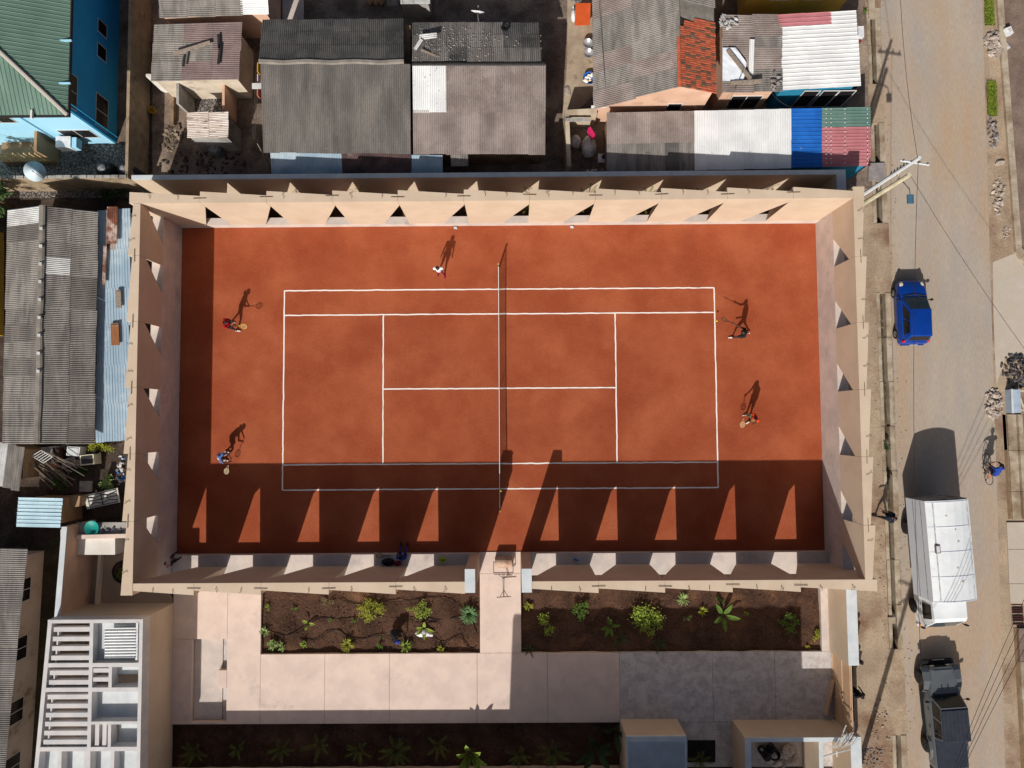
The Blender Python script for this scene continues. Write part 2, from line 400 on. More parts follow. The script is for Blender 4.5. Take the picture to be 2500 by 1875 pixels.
# ---------------------------------------------------------------- street
roadm = mat('road', C(160, 150, 141), C(172, 158, 142), scale=.35, stretch=(1.6, .35, 1), c3=C(172, 146, 120), s3=.16, lo3=.46, hi3=.66, fine=.09, fscale=9, bump=.25, bscale=16, rough=.95, spec=.08)
shoulder = mat('shoulder_dirt', C(172, 152, 128), C(154, 135, 115), scale=.7, c3=C(126, 98, 80), s3=.38, lo3=.46, hi3=.66, fine=.16, fscale=9, bump=.5, bscale=13, rough=1, spec=.05)
kerbm = mat('kerb_concrete', C(180, 166, 146), C(156, 140, 120), scale=1.6, c3=C(134, 114, 92), s3=.7, lo3=.48, hi3=.64, fine=.12, fscale=16, bump=.2, rough=.95)
earth = mat('dark_earth', C(132, 114, 102), C(112, 96, 86), scale=.9, c3=C(188, 134, 96), s3=.12, lo3=.62, hi3=.7, fine=.2, fscale=12, bump=.5, bscale=14, rough=1, spec=.05)
def gx(u, v): return P(u, v).x
V0, V1 = -260, 2150
yt, yb = P(2200, V0).y, P(2200, V1).y
def line(f, n=14): return [P(f(v), v) for v in np.linspace(V0, V1, n)]
# verge west of the drain, road east of it
verge = line(lambda v: chx(v) - 8)
wl = [Vector((19.0, p.y, 0)) for p in verge]
wl = [Vector((18.9 if -21 < p.y < 10.8 else 18.75, p.y, 0)) for p in verge]
sheet('verge', verge + list(reversed(wl)), -.006, shoulder)
east = line(lambda v: chx(v) + 26)
sheet('road', east + list(reversed(line(lambda v: 2398 + .03 * v))), 0.0, roadm)
# drain: two thin channel walls, open stretches and covered stretches
drain = sheet('drain', line(lambda v: chx(v) - 8) + list(reversed(line(lambda v: chx(v) + 26))), -.34, mat('drain_mud', C(70, 62, 48), C(98, 88, 70), scale=3, lo=.5, hi=.6, fine=.3, fscale=14, bump=.6, bscale=14))
open_v = [(20, 205), (300, 402), (440, 545), (715, 1585), (1795, 2100), (-260, -60)]
for (a, b) in open_v:
    n = max(1, round((b - a) / 110))
    for k in range(n):
        v0 = a + (b - a) * k / n; v1 = a + (b - a) * (k + 1) / n - 1.2; j = random.uniform(-1.2, 1.2)
        MB().prism([P(chx(v0) - 8 + j, v0), P(chx(v0) + j, v0), P(chx(v1) + j, v1), P(chx(v1) - 8 + j, v1)], -.33, .03).build('channel_wall', kerbm, drain)
        j = random.uniform(-1.5, 1.5)
        MB().prism([P(chx(v0) + 13 + j, v0), P(chx(v0) + 26 + j, v0), P(chx(v1) + 26 + j, v1), P(chx(v1) + 13 + j, v1)], -.33, .035).build('channel_wall', kerbm, drain)
allv = sorted(open_v); cov = []
for (a, b), (c, d) in zip(allv[:-1], allv[1:]):
    if c - b > 12: cov.append((b, c))
for (a, b) in cov:
    MB().prism([P(chx(a) - 10, a), P(chx(a) + 28, a), P(chx(b) + 28, b), P(chx(b) - 10, b)], -.3, .004).build('crossing', shoulder, drain)
MB().prism(px((2119, 400), (2158, 399), (2158, 442), (2117, 443)), .04, .12).build('cover_slab', mat('slab_grey', C(150, 142, 140), C(128, 122, 120), scale=3, fine=.12, fscale=20), drain)
MB().prism(px((2166, 1506), (2184, 1506), (2184, 1521), (2168, 1521)), .04, .11).build('cover_slab', kerbm, drain)
MB().prism(px((2116, -40), (2132, -40), (2134, 48), (2119, 48)), .04, .12).build('cover_slab', kerbm, drain)
# spoil along the drain: loose stones, counted as one mass
rb = MB(); rg = random.Random(3)
for k in range(520):
    v = rg.uniform(-40, 1875); u = chx(v) + rg.gauss(34, 9) if rg.random() < .6 else chx(v) + rg.gauss(-16, 5)
    if rg.random() < .25: u = chx(v) + rg.uniform(1, 12)
    p = P(u, v); r = rg.uniform(.015, .04); z = -.33 if 0 < u - chx(v) < 13 else 0
    rb.ell((p.x, p.y, z + r * .4), (r, r * rg.uniform(.6, 1), r * .7), 5, 3, jit=.25)
rb.build('loose_stones', mat('stones_tan', C(176, 158, 136), C(120, 106, 92), scale=5, fine=.15), kind='stuff', label='loose tan stones and spoil scattered along the roadside drain', cat='stones')
# ---- far side of the road
def kx(v): return 2430 + .075 * v if v < 600 else 2475
kv = list(np.linspace(V0, 600, 9))
kl = [P(kx(v), v) for v in kv] + px((2476, 615), (2486, 632), (2506, 652), (2560, 690), (2700, 780))
kr = [P(kx(v) + 15, v) for v in kv] + px((2490, 606), (2500, 618), (2522, 636), (2575, 672), (2720, 765))
kb = thing('kerb', 'pale concrete kerb along the right side of the road, bending away right', 'kerb', P(2455, 300))
for i in range(len(kl) - 1):
    a, b, c, d = kl[i], kl[i + 1], kr[i + 1], kr[i]; e = (b - a).normalized() * .006
    MB().prism([a + e, b - e, c - e, d + e], -.2, .16).build('kerb_stone', kerbm, kb)
sheet('earth_field', kr + px((3600, 765), (3600, -300)), .02, earth)
sheet('shoulder', line(lambda v: 2398 + .03 * v) + list(reversed([P(kx(min(v, 600)) + (0 if v < 600 else 300 + v * .4), v) for v in np.linspace(V0, V1, 14)])), -.004, shoulder)
ap = mat('apron', C(186, 173, 157), C(176, 163, 147), scale=.5, c3=C(192, 182, 170), s3=.5, lo3=.5, hi3=.7, fine=.05, fscale=12, bump=.1)
sheet('apron', px((2424, 640), (2478, 618), (2500, 650), (2640, 760), (2640, 872), (2456, 872), (2432, 940), (2425, 760)), .004, ap)
# grass strips
def grass(name, quad, n, seed, label):
    rg = random.Random(seed); a, b, c, d = [P(*q) for q in quad]; m = MB()
    for k in range(n):
        s, t = rg.random(), rg.random(); p = (a * (1 - s) + b * s) * (1 - t) + (d * (1 - s) + c * s) * t
        w = rg.uniform(.02, .035); h = rg.uniform(.05, .13); an = rg.uniform(0, 6.28); l = Vector((math.cos(an), math.sin(an), 0)); q = Vector((-l.y, l.x, 0)) * w
        m.add([p - q, p + q, p + l * h * .9 + Vector((0, 0, h))], [(0, 1, 2)])
    return m.build(name, mat('grass', C(96, 116, 34), C(130, 140, 50), scale=6, rough=.9, fine=.2), kind='stuff', label=label, cat='grass')
grass('grass', ((2403, -30), (2421, -30), (2427, 62), (2404, 62)), 2600, 1, 'strip of green grass by the kerb at the top right')
grass('grass', ((2409, 200), (2430, 200), (2433, 284), (2411, 282)), 2600, 2, 'second strip of green grass by the kerb, further down')
# rubble
stonems = []
for k in range(4):
    m = MB(); random.seed(40 + k); m.ell((0, 0, .3), (1, .75, .5), 7, 4, jit=.28); random.seed(7 + k)
    me = bpy.data.meshes.new('stone'); me.from_pydata([tuple(q) for q in m.v], [], m.f); me.materials.append(None); stonems.append(me)
def pile(label, c, rx_, ry_, h, n, m, smin=.08, smax=.2, seed=1, name='rubble_pile', cat='rubble', rot=0):
    rg = random.Random(seed); p = P(*c); t = thing(name, label, cat, p)
    for k in range(n):
        r = math.sqrt(rg.random()); a = rg.uniform(0, 6.28); x, y = r * rx_ * math.cos(a), r * ry_ * math.sin(a); s = rg.uniform(smin, smax)
        me = rg.choice(stonems)
        if me.materials[0] is None: me.materials[0] = m
        x, y = x * math.cos(rot) - y * math.sin(rot), x * math.sin(rot) + y * math.cos(rot)
        M = Matrix.Translation((p.x + x, p.y + y, p.z + max(0, h * (1 - r)) * rg.uniform(.3, 1))) @ Euler((rg.uniform(-.5, .5), rg.uniform(-.5, .5), rg.uniform(0, 6.28))).to_matrix().to_4x4() @ Matrix.Diagonal((s, s * rg.uniform(.6, 1), s * rg.uniform(.35, .8), 1))
        inst('stone', me, M, t, m)
    return t
rubm = mat('rubble', C(184, 170, 158), C(150, 136, 124), scale=3, rnd=.22, fine=.12)
rubd = mat('rubble_grey', C(150, 142, 138), C(110, 102, 98), scale=3, rnd=.3, fine=.15)
pile('heap of flat broken concrete pieces on the kerb at top right', (2424, 110), .45, .75, .3, 46, rubm, .1, .26, 1)
pile('grey heap of broken stones filling the kerb strip below the grass', (2424, 320), .32, .95, .15, 60, rubd, .06, .15, 2)
pile('row of broken stones strewn along the inside of the kerb', (2437, 480), .3, 1.2, .12, 44, rubm, .06, .17, 3, rot=-.12)
pile('thin scatter of small stones where the kerb starts to bend', (2456, 570), .2, .55, .06, 20, rubm, .05, .1, 4)
pile('single rounded boulder lying against the kerb', (2439, 398), .02, .02, .02, 1, rubm, .26, .3, 5, name='boulder', cat='boulder')
pile('pale rubble heap beside the grey box and timber frame', (2424, 985), .5, .8, .35, 70, rubm, .06, .2, 6)
pile('dark heap of crushed stone at the right edge of the picture', (2480, 905), .85, .95, .5, 110, mat('crushed_dark', C(92, 88, 88), C(66, 62, 64), scale=4, rnd=.3), .05, .16, 7, name='stone_heap', cat='stone heap')
pile('scatter of pale stones on the verge near the bottom right kiosk', (2150, 1770), .5, 1.5, .05, 40, rubm, .03, .09, 8)
pile('patch of grey gravel beside the dark pickup at the bottom', (2130, 1850), .7, .55, .08, 70, rubd, .03, .08, 9)
# dumped things by the kerb
def dumped(name, cat, label, c, d, rz, m, z=.02, tilt=0):
    p = P(*c); t = thing(name, label, cat, p, rz)
    MB().box((0, 0, d[2] / 2 + z), d, M=Euler((tilt, 0, 0)).to_matrix()).build('body', m, t, local=True)
    MB().box((d[0] * .1, 0, d[2] + z + .012), (d[0] * .5, d[1] * .4, .02), M=Euler((tilt, 0, .2)).to_matrix()).build('flap', MATS['concrete_stained'], t, local=True)
    return t
whitep = mat('white_plastic', C(226, 226, 226), C(205, 205, 208), scale=3, rough=.6, fine=.04)
dumped('crate', 'crate', 'white dumped box lying on the earth right of the rubble heap', (2455, 82), (.36, .42, .3), .35, whitep)
dumped('crate', 'crate', 'small pale broken box with holes beside the rubble heap', (2455, 116), (.22, .34, .12), .6, captop)
# grey-blue box, timber frame and the drain at the right edge
t = thing('metal_box', 'long grey blue metal box by the timber frame at the right edge', 'box', P(2462, 985))
MB().prism(px((2453, 952), (2476, 952), (2478, 1008), (2455, 1008)), 0, .5).build('body', mat('bluegrey', C(168, 182, 196), C(150, 164, 178), scale=2, fine=.05), t)
MB().prism(px((2452, 951), (2457, 951), (2459, 1009), (2454, 1009)), .5, .54).build('rim', captop, t)
t = thing('braced_timbers', 'pale timber frame with a diagonal brace at the right edge', 'timbers', P(2490, 985))
tm = mat('timber_pale', C(206, 192, 160), C(186, 168, 136), scale=3, stretch=(5, 5, 1))
for a, b in (((2478, 955), (2520, 955)), ((2484, 955), (2504, 1008)), ((2478, 1003), (2520, 999)), ((2520, 955), (2520, 1000))):
    a, b = P(*a, .25), P(*b, .25); d = (b - a); MB().box((a + b) / 2, (d.length, .09, .07), math.atan2(d.y, d.x)).build('beam', tm, t)
rd = thing('side_drain', 'open concrete side drain along the right edge behind the cyclist', 'drain', P(2462, 1130))
for k, (v0, v1) in enumerate(((1012, 1100), (1100, 1200), (1200, 1268))):
    x = 2447 + (v0 - 1012) * .055
    MB().prism([P(x, v0), P(x + 8, v0), P(x + 8 + (v1 - v0) * .055, v1 - 1), P(x + (v1 - v0) * .055, v1 - 1)], -.1, -.004 + .006 * k).build('channel_floor', mat('drain_brown', C(128, 104, 76), C(110, 90, 66), scale=2), rd)
    MB().prism([P(x + 9, v0), P(x + 30, v0), P(x + 30 + (v1 - v0) * .055, v1 - 1), P(x + 9 + (v1 - v0) * .055, v1 - 1)], -.1, .1).build('slab', kerbm, rd)
    MB().prism([P(x + 31, v0), P(x + 41, v0), P(x + 41 + (v1 - v0) * .055, v1 - 1), P(x + 31 + (v1 - v0) * .055, v1 - 1)], -.1, .26).build('edge_wall', kerbm, rd)
sheet('back_yard', px((2488, 1012), (2700, 1012), (2700, 1290), (2500, 1290)), .01, earth)
t = thing('driveway_slab', 'broad pale concrete slab over the drain at the right edge', 'slab', P(2475, 1380))
for k, (v0, v1) in enumerate(((1275, 1340), (1341, 1424), (1425, 1473))):
    MB().prism(px((2456 + k * 3, v0), (2640, v0), (2640, v1), (2459 + k * 3, v1)), -.1, .07 + .004 * k).build('slab', ap, t)
t = thing('drain_grate', 'dark red bar grate over the drain at the right edge', 'grate', P(2490, 1505))
for k, v in enumerate((1476, 1485, 1490.5, 1496, 1504.5, 1510, 1515.5, 1524)):
    a, b = P(2469 + k * .5, v, .04), P(2497 + k * .3, v, .04); MB().box((a + b) / 2, ((b - a).length, .05, .04)).build('bar', mat('bar_red', C(74, 36, 32), rough=.7, fine=0), t)
for u in (2467, 2497):
    MB().prism(px((u, 1473), (u + 2, 1473), (u + 5, 1528), (u + 3, 1528)), 0, .03).build('side_rail', kerbm, t)
t = thing('retaining_edge', 'low concrete edge with a dirt gutter below the red grate', 'edging', P(2490, 1700))
for k, (v0, v1) in enumerate(((1532, 1612), (1613, 1706), (1707, 1800), (1801, 1900))):
    x = lambda v: 2474 + (v - 1532) * .055
    MB().prism([P(x(v0), v0), P(x(v0) + 7, v0), P(x(v1) + 6, v1), P(x(v1), v1)], -.1, .008).build('gutter', MATS['drain_brown'], t)
    MB().prism([P(x(v0) + 7, v0), P(x(v0) + 200, v0), P(x(v1) + 200, v1), P(x(v1) + 6, v1)], -.1, .2).build('slab', kerbm if k else earth, t)
# ---------------------------------------------------------------- neighbouring houses
fibre = mat('fibre', C(138, 132, 126), C(112, 107, 102), scale=.9, stretch=(3, .6, 1), c3=C(90, 86, 82), s3=.6, lo3=.55, hi3=.75, fine=.22, fscale=22, rnd=.13, rough=.95, spec=.1)
fibre_d = mat('fibre_dark', C(104, 101, 98), C(84, 82, 80), scale=1.1, c3=C(70, 68, 66), s3=.7, lo3=.55, hi3=.7, fine=.22, fscale=22, rnd=.16, rough=.95, spec=.1)
fibre_g = mat('fibre_grey', C(122, 116, 110), C(104, 99, 95), scale=.7, stretch=(2, .5, 1), c3=C(92, 88, 84), s3=.45, lo3=.5, hi3=.7, fine=.2, fscale=20, rnd=.05, rough=.95, spec=.1)
fibre_w = mat('fibre_warm', C(150, 138, 132), C(126, 114, 108), scale=.8, c3=C(112, 98, 94), s3=.5, lo3=.55, hi3=.7, fine=.18, fscale=20, rnd=.09, rough=.95, spec=.1)
fibre_m = mat('fibre_mauve', C(134, 116, 112), C(116, 100, 98), scale=1, fine=.2, fscale=20, rnd=.08, rough=.95, spec=.1)
zinc = mat('zinc_white', C(226, 226, 224), C(212, 212, 212), scale=.8, fine=.04, rnd=.04, rough=.7)
zincg = mat('zinc_grey', C(204, 204, 202), C(176, 174, 170), scale=1.2, c3=C(150, 140, 132), s3=.8, lo3=.58, hi3=.7, fine=.08, rnd=.06, rough=.7)
blue_tin = mat('tin_pale_blue', C(166, 186, 200), C(150, 172, 188), scale=1, c3=C(186, 200, 208), s3=.6, fine=.06, rnd=.05, rough=.6)
rust = mat('rust', C(132, 84, 62), C(96, 58, 44), scale=2, c3=C(190, 170, 158), s3=1.4, lo3=.5, hi3=.62, fine=.2, rnd=.15)
rustw = mat('rust_white', C(216, 206, 196), C(190, 172, 158), scale=1.6, stretch=(.6, 3, 1), c3=C(130, 96, 80), s3=2.2, lo3=.55, hi3=.66, fine=.12, rnd=.06)
t_blue = mat('tin_blue', C(38, 106, 190), C(30, 92, 170), scale=.8, c3=C(150, 160, 168), s3=2.6, lo3=.66, hi3=.7, fine=.04, rough=.5)
t_green = mat('tin_green', C(104, 132, 122), C(92, 120, 110), scale=1, fine=.05, rough=.6)
t_pink = mat('tin_pink', C(186, 122, 126), C(172, 108, 112), scale=1, fine=.05, rough=.6)
g_roof = mat('roof_green', C(104, 130, 116), C(94, 120, 107), scale=.8, fine=.05, rough=.55, rnd=.03)
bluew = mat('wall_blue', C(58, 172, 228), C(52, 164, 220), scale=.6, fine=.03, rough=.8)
bluew_lit = mat('wall_blue_sunlit', C(160, 210, 232), C(150, 202, 226), scale=.6, fine=.03, rough=.8)  # sunlit tone of the house blue, put into the front wall's colour
pinkw = mat('wall_pink', C(214, 176, 152), C(198, 160, 136), scale=.7, c3=C(160, 128, 108), s3=.6, lo3=.6, hi3=.75, fine=.05)
tanw = mat('wall_tan', C(170, 140, 108), C(146, 118, 90), scale=.9, fine=.08)
greyw = mat('wall_grey', C(168, 164, 158), C(136, 132, 128), scale=1, c3=C(96, 92, 88), s3=.8, lo3=.56, hi3=.7, fine=.08)
whitew = mat('wall_white', C(222, 218, 210), C(206, 200, 190), scale=.8, fine=.05)
yelw = mat('wall_yellow', C(206, 168, 76), C(190, 152, 64), scale=.8, fine=.05)
tealw = mat('wall_teal', C(42, 132, 164), C(34, 116, 148), scale=.8, fine=.06)
mudw = mat('wall_mud', C(146, 122, 98), C(116, 96, 78), scale=1.2, c3=C(84, 70, 58), s3=1, lo3=.55, hi3=.7, fine=.15, bump=.3)
glass = mat('window_dark', C(34, 32, 34), rough=.15, spec=.5, fine=0)
frame_w = mat('window_frame', C(206, 204, 200), fine=.02)
brickw = mat('block_wall', C(166, 146, 120), C(140, 122, 100), scale=1.8, c3=C(100, 88, 74), s3=1.2, lo3=.55, hi3=.7, fine=.14, bump=.3)
roofcem = mat('roof_cement', C(142, 134, 124), C(116, 110, 102), scale=1.5, fine=.14)
def window(parent, a, b, z0, z1, nrm, mull=1, name='window'):
    """window on a vertical wall between plan points a and b; nrm points out of the wall"""
    a, b, n = Vector((a[0], a[1], 0)), Vector((b[0], b[1], 0)), Vector((nrm[0], nrm[1], 0)); d = (b - a).normalized(); up = Vector((0, 0, 1))
    def pn(s0, s1, q0, q1, o0, o1, m): 
        A = a + d * s0; B = a + d * s1
        m.hexa([A + n * o0 + up * q0, B + n * o0 + up * q0, B + n * o1 + up * q0, A + n * o1 + up * q0, A + n * o0 + up * q1, B + n * o0 + up * q1, B + n * o1 + up * q1, A + n * o1 + up * q1]); return m
    L = (b - a).length
    w = pn(0, L, z0, z1, -.01, .012, MB()).build(name, glass, parent)
    f = MB(); t = .035
    pn(-t, 0, z0 - t, z1 + t, -.01, .03, f); pn(L, L + t, z0 - t, z1 + t, -.01, .03, f); pn(0, L, z0 - t, z0, -.01, .028, f); pn(0, L, z1, z1 + t, -.01, .028, f)
    for k in range(mull): s = L * (k + 1) / (mull + 1); pn(s - .018, s + .018, z0, z1, .0, .026, f)
    f.build('frame', frame_w, w)
    return w
# ---- blue two storey house, top left
H = thing('house', 'tall bright blue house with green metal roof at the top left', 'house', (-27, 20, 0))
EX, SY0 = P(288, 200).x, P(200, 352).y
MB().b2((EX - 13, SY0 + .05, 0), (EX, 34, 5.3)).build('side_wall', bluew, H)
MB().b2((EX - 13, SY0, 0), (EX - .05, SY0 + .05, 5.3)).build('front_wall', bluew_lit, H)
ec = P(165.5, 281, 5.45); ex, ey = ec.x, ec.y; sl_ = math.tan(math.radians(21)); W_ = 8.5
def hz(d): return 5.45 + d * sl_
w = .62
def ribsheet(pts, dirv, n, name='roof_sheet'):
    # flat sheet polygon plus raised seams along dirv
    m = MB(); m.add(pts, [list(range(len(pts)))]); return m
for k in range(30):      # east slope: strips run up from the eave to the hip, then ridge
    y0 = ey + k * w; y1 = y0 + w - .004; d0, d1 = min(y0 - ey, W_), min(y1 - ey, W_)
    m = MB(); m.add([(ex, y0, hz(0)), (ex, y1, hz(0)), (ex - d1, y1, hz(d1)), (ex - max(d0, .02), y0, hz(max(d0, .02)))], [(0, 1, 2, 3)])
    for q in range(3):
        yy = y0 + w * (q + .5) / 3; dd = min(yy - ey, W_)
        if dd > .1: m.tube([(ex, yy, hz(0) + .012), (ex - dd, yy, hz(dd) + .012)], .018, 4)
    m.build('roof_sheet', g_roof, H)
for k in range(20):      # south slope
    x1 = ex - k * w; x0 = x1 - w + .004; d0, d1 = min(ex - x0, W_), min(ex - x1, W_)
    m = MB(); m.add([(x0, ey, hz(0)), (x1, ey, hz(0)), (x1, ey + max(d1, .02), hz(max(d1, .02))), (x0, ey + d0, hz(d0))], [(0, 1, 2, 3)])
    for q in range(3):
        xx = x1 - w * (q + .5) / 3; dd = min(ex - xx, W_)
        if dd > .1: m.tube([(xx, ey, hz(0) + .012), (xx, ey + dd, hz(dd) + .012)], .018, 4)
    m.build('roof_sheet', g_roof, H)
MB().tube([(ex, ey, hz(0) + .05), (ex - W_, ey + W_, hz(W_) + .05)], .10, 6, flat=.5).build('hip_cap', mat('hip_cap', C(176, 168, 158), fine=.05), H)
MB().b2((ex - 13, ey - .05, 5.3), (ex + .05, ey, 5.47)).build('fascia', darkm, H); MB().b2((ex, ey, 5.3), (ex + .05, 34, 5.47)).build('fascia', darkm, H)
for yy in (P(165, 101, 5.5).y, P(165, 205, 5.5).y): MB().box((ex - .1, yy, 5.58), (.55, .07, .08)).build('bracket', bluew_lit, H)
MB().box((P(78, 272, 5.6).x, ey - .02, 5.6), (.09, .4, .12)).build('bracket', whitew, H)
for (ya, yb_, z0, z1, ml) in ((19.25, 19.92, 1.25, 2.05, 0), (17.9, 18.6, 1.25, 2.05, 0), (14.15, 15.85, .95, 2.05, 1), (14.1, 15.8, 3.75, 4.85, 1)):
    window(H, (EX, ya), (EX, yb_), z0, z1, (1, 0), ml)
window(H, (-23.5, SY0), (-21.8, SY0), .98, 1.97, (0, -1), 1)
window(H, (-27.2, SY0), (-24.9, SY0), 3.0, 4.2, (0, -1), 2)
MB().tube([(EX + .06, SY0 + .35, 5.2), (EX + .06, SY0 + .35, .1)], .05, 6).build('downpipe', bluew, H)
MB().tube([(-24.3, SY0 - .05, 4.2), (-24.3, SY0 - .05, .6)], .03, 5).build('downpipe', bluew_lit, H)
# porch
pc = thing('porch', 'tan porch with slatted gate against the blue house front', 'porch', (-25.6, SY0 - .6, 0))
MB().b2((-27.6, SY0 - 1.1, 0), (-24.6, SY0 - .004, .35)).build('floor', tanw, pc)
MB().b2((-24.75, SY0 - 1.1, .35), (-24.6, SY0 - .004, 1.9)).build('side_wall', tanw, pc)
for k in range(9): MB().b2((-27.4 + k * .3, SY0 - 1.1, .35), (-27.33 + k * .3, SY0 - 1.04, 1.5)).build('slat', mat('slat_tan', C(206, 176, 128), fine=.05), pc)
ac = thing('air_conditioner', 'white outdoor air conditioner on the blue house wall', 'air conditioner', (-23.4, SY0 - .3, .9))
MB().b2((-23.85, SY0 - .75, .9), (-23.05, SY0 - .15, 1.5)).build('casing', whitep, ac)
MB().b2((-23.05, SY0 - .72, .92), (-22.78, SY0 - .18, 1.42)).build('side_panel', bluew_lit, ac)
for q in (-.3, .3): MB().b2((-23.45 + q - .03, SY0 - .7, .82), (-23.45 + q + .03, SY0, .9)).build('bracket', steel, ac)
sheet('cobbled_yard', [(-40, SY0), (-19.55, SY0), (-19.55, P(200, 462).y), (-40, P(200, 462).y)], .012, None) if False else None
cob = bpy.data.materials.new('cobbles'); cob.use_nodes = True; nt = cob.node_tree
vo = nt.nodes.new('ShaderNodeTexVoronoi'); vo.inputs['Scale'].default_value = 5.2; ge = nt.nodes.new('ShaderNodeNewGeometry'); nt.links.new(ge.outputs['Position'], vo.inputs['Vector'])
vo2 = nt.nodes.new('ShaderNodeTexVoronoi'); vo2.feature = 'DISTANCE_TO_EDGE'; vo2.inputs['Scale'].default_value = 5.2; nt.links.new(ge.outputs['Position'], vo2.inputs['Vector'])
mr = nt.nodes.new('ShaderNodeMapRange'); mr.inputs[1].default_value = .02; mr.inputs[2].default_value = .12; nt.links.new(vo2.outputs[0], mr.inputs[0])
mx = nt.nodes.new('ShaderNodeMix'); mx.data_type = 'RGBA'; mx.inputs[6].default_value = C(58, 54, 52); mx.inputs[7].default_value = C(128, 120, 114); nt.links.new(mr.outputs[0], mx.inputs[0])
nt.links.new(mx.outputs[2], nt.nodes['Principled BSDF'].inputs['Base Color']); bpn = nt.nodes.new('ShaderNodeBump'); bpn.inputs['Distance'].default_value = .04; nt.links.new(mr.outputs[0], bpn.inputs['Height']); nt.links.new(bpn.outputs[0], nt.nodes['Principled BSDF'].inputs['Normal'])
sheet('cobbled_yard', [(-40, SY0), (-19.7, SY0), (-19.7, 10.8), (-40, 10.8)], .012, cob)
yw = thing('yard_wall', 'rough block wall round the cobbled yard of the blue house', 'wall', (-22, 10.9, 0))
y1 = P(200, 428, 2.1).y; xw = P(315, 300, 2.1).x
MB().b2((xw - .16, y1, 0), (xw, 26, 2.1)).build('wall', brickw, yw)
MB().b2((-28.5, y1 - .16, 0), (xw - .002, y1 - .002, 2.09)).build('wall', brickw, yw)
for k in range(20): MB().b2((-28 + k * .42, y1 - .15, 2.09), (-27.62 + k * .42, y1 - .01, 2.09 + random.uniform(.03, .09))).build('coping_stone', greyw, yw)
def tank(label, c, r, h, m, group=None, lidm=None):
    t = thing('water_tank', label, 'water tank', c, group=group); z = c[2]
    MB().lathe(c, [(r * .96, 0), (r, .04), (r, h * .3), (r * .97, h * .32), (r, h * .36), (r, h * .78), (r * .8, h * .9), (r * .42, h * .96)], 18).build('tank_body', m, t, smooth=True)
    MB().lathe(Vector(c) + Vector((0, 0, h * .95)), [(r * .42, 0), (r * .45, .04), (r * .38, .09), (r * .1, .11)], 14).build('lid', lidm or m, t, smooth=True)
    for k in range(8):
        a = k * math.pi / 4; MB().box((c[0] + math.cos(a) * r * .75, c[1] + math.sin(a) * r * .75, z + h * .9), (.25 * r, .05, .04), a).build('rib', m, t)
    return t
tb = mat('tank_black', C(44, 46, 50), rough=.5, fine=.1); lidg = mat('lid_grey', C(150, 150, 150), C(90, 90, 92), scale=9, fine=.1)
tank('black water tank by the cobbled yard corner, left of the pair', (-21.15, 11.85, 0), .5, 1.85, tb, 'black water tanks in the cobbled yard', lidg)
tank('black water tank by the cobbled yard corner, right of the pair', (-19.98, 11.8, 0), .48, 1.85, tb, 'black water tanks in the cobbled yard', lidg)
def dish(label, c, r, aim, pole, m, text=None):
    t = thing('satellite_dish', label, 'satellite dish', (c[0], c[1], pole)); q = Vector(aim).normalized().to_track_quat('Z', 'Y').to_matrix()
    d = MB().lathe(c, [(r, r * .22), (r * .8, r * .14), (r * .5, r * .055), (r * .02, 0), (r * .5, r * .035), (r * .8, r * .12), (r, r * .2)], 22, M=q).build('reflector', m, t, smooth=True)
    MB().tube([(c[0], c[1], pole), (c[0], c[1], c[2] - .02), Vector(c)], .03, 6).build('mast', steel, t)
    f = Vector(c) + q @ Vector((0, 0, r * .95))
    MB().tube([Vector(c) + q @ Vector((0, -r, r * .2)), f], .014, 5).build('feed_arm', steel, t)
    MB().tube([f, f - (q @ Vector((0, 0, .1)))], .035, 6).build('feed_horn', steel, t)
    if text:
        MB().lathe(Vector(c) + q @ Vector((0, r * .3, r * .10)), [(r * .42, 0), (r * .42, .008)], 18, M=q @ Matrix.Diagonal((1, .42, 1))).build('emblem', mat('emblem_orange', C(196, 140, 96), C(170, 110, 80), scale=8, fine=.1), d)
        cu = bpy.data.curves.new('lettering', 'FONT'); cu.body = text; cu.size = r * .36; cu.align_x = 'CENTER'; cu.align_y = 'CENTER'
        to = bpy.data.objects.new('lettering', cu); COL.objects.link(to); me = bpy.data.meshes.new_from_object(to); bpy.data.objects.remove(to)
        me.materials.append(whitep); o = bpy.data.objects.new('lettering', me); COL.objects.link(o); o.parent = d
        M = Matrix.Translation(Vector(c) + q @ Vector((0, r * .3, r * .10 + .02))) @ q.to_4x4(); o.matrix_basis = FR[t.name].inverted() @ M
    return t
dp = P(82, 416, 2.7)
dish('big pale satellite dish with orange lettering above the yard wall', (dp.x, dp.y, 2.55), .52, (.35, -.35, 1), 1.9, mat('dish_pale', C(210, 226, 232), C(196, 214, 224), scale=3, c3=C(190, 130, 100), s3=2.2, lo3=.63, hi3=.72, fine=.04), 'DStv')
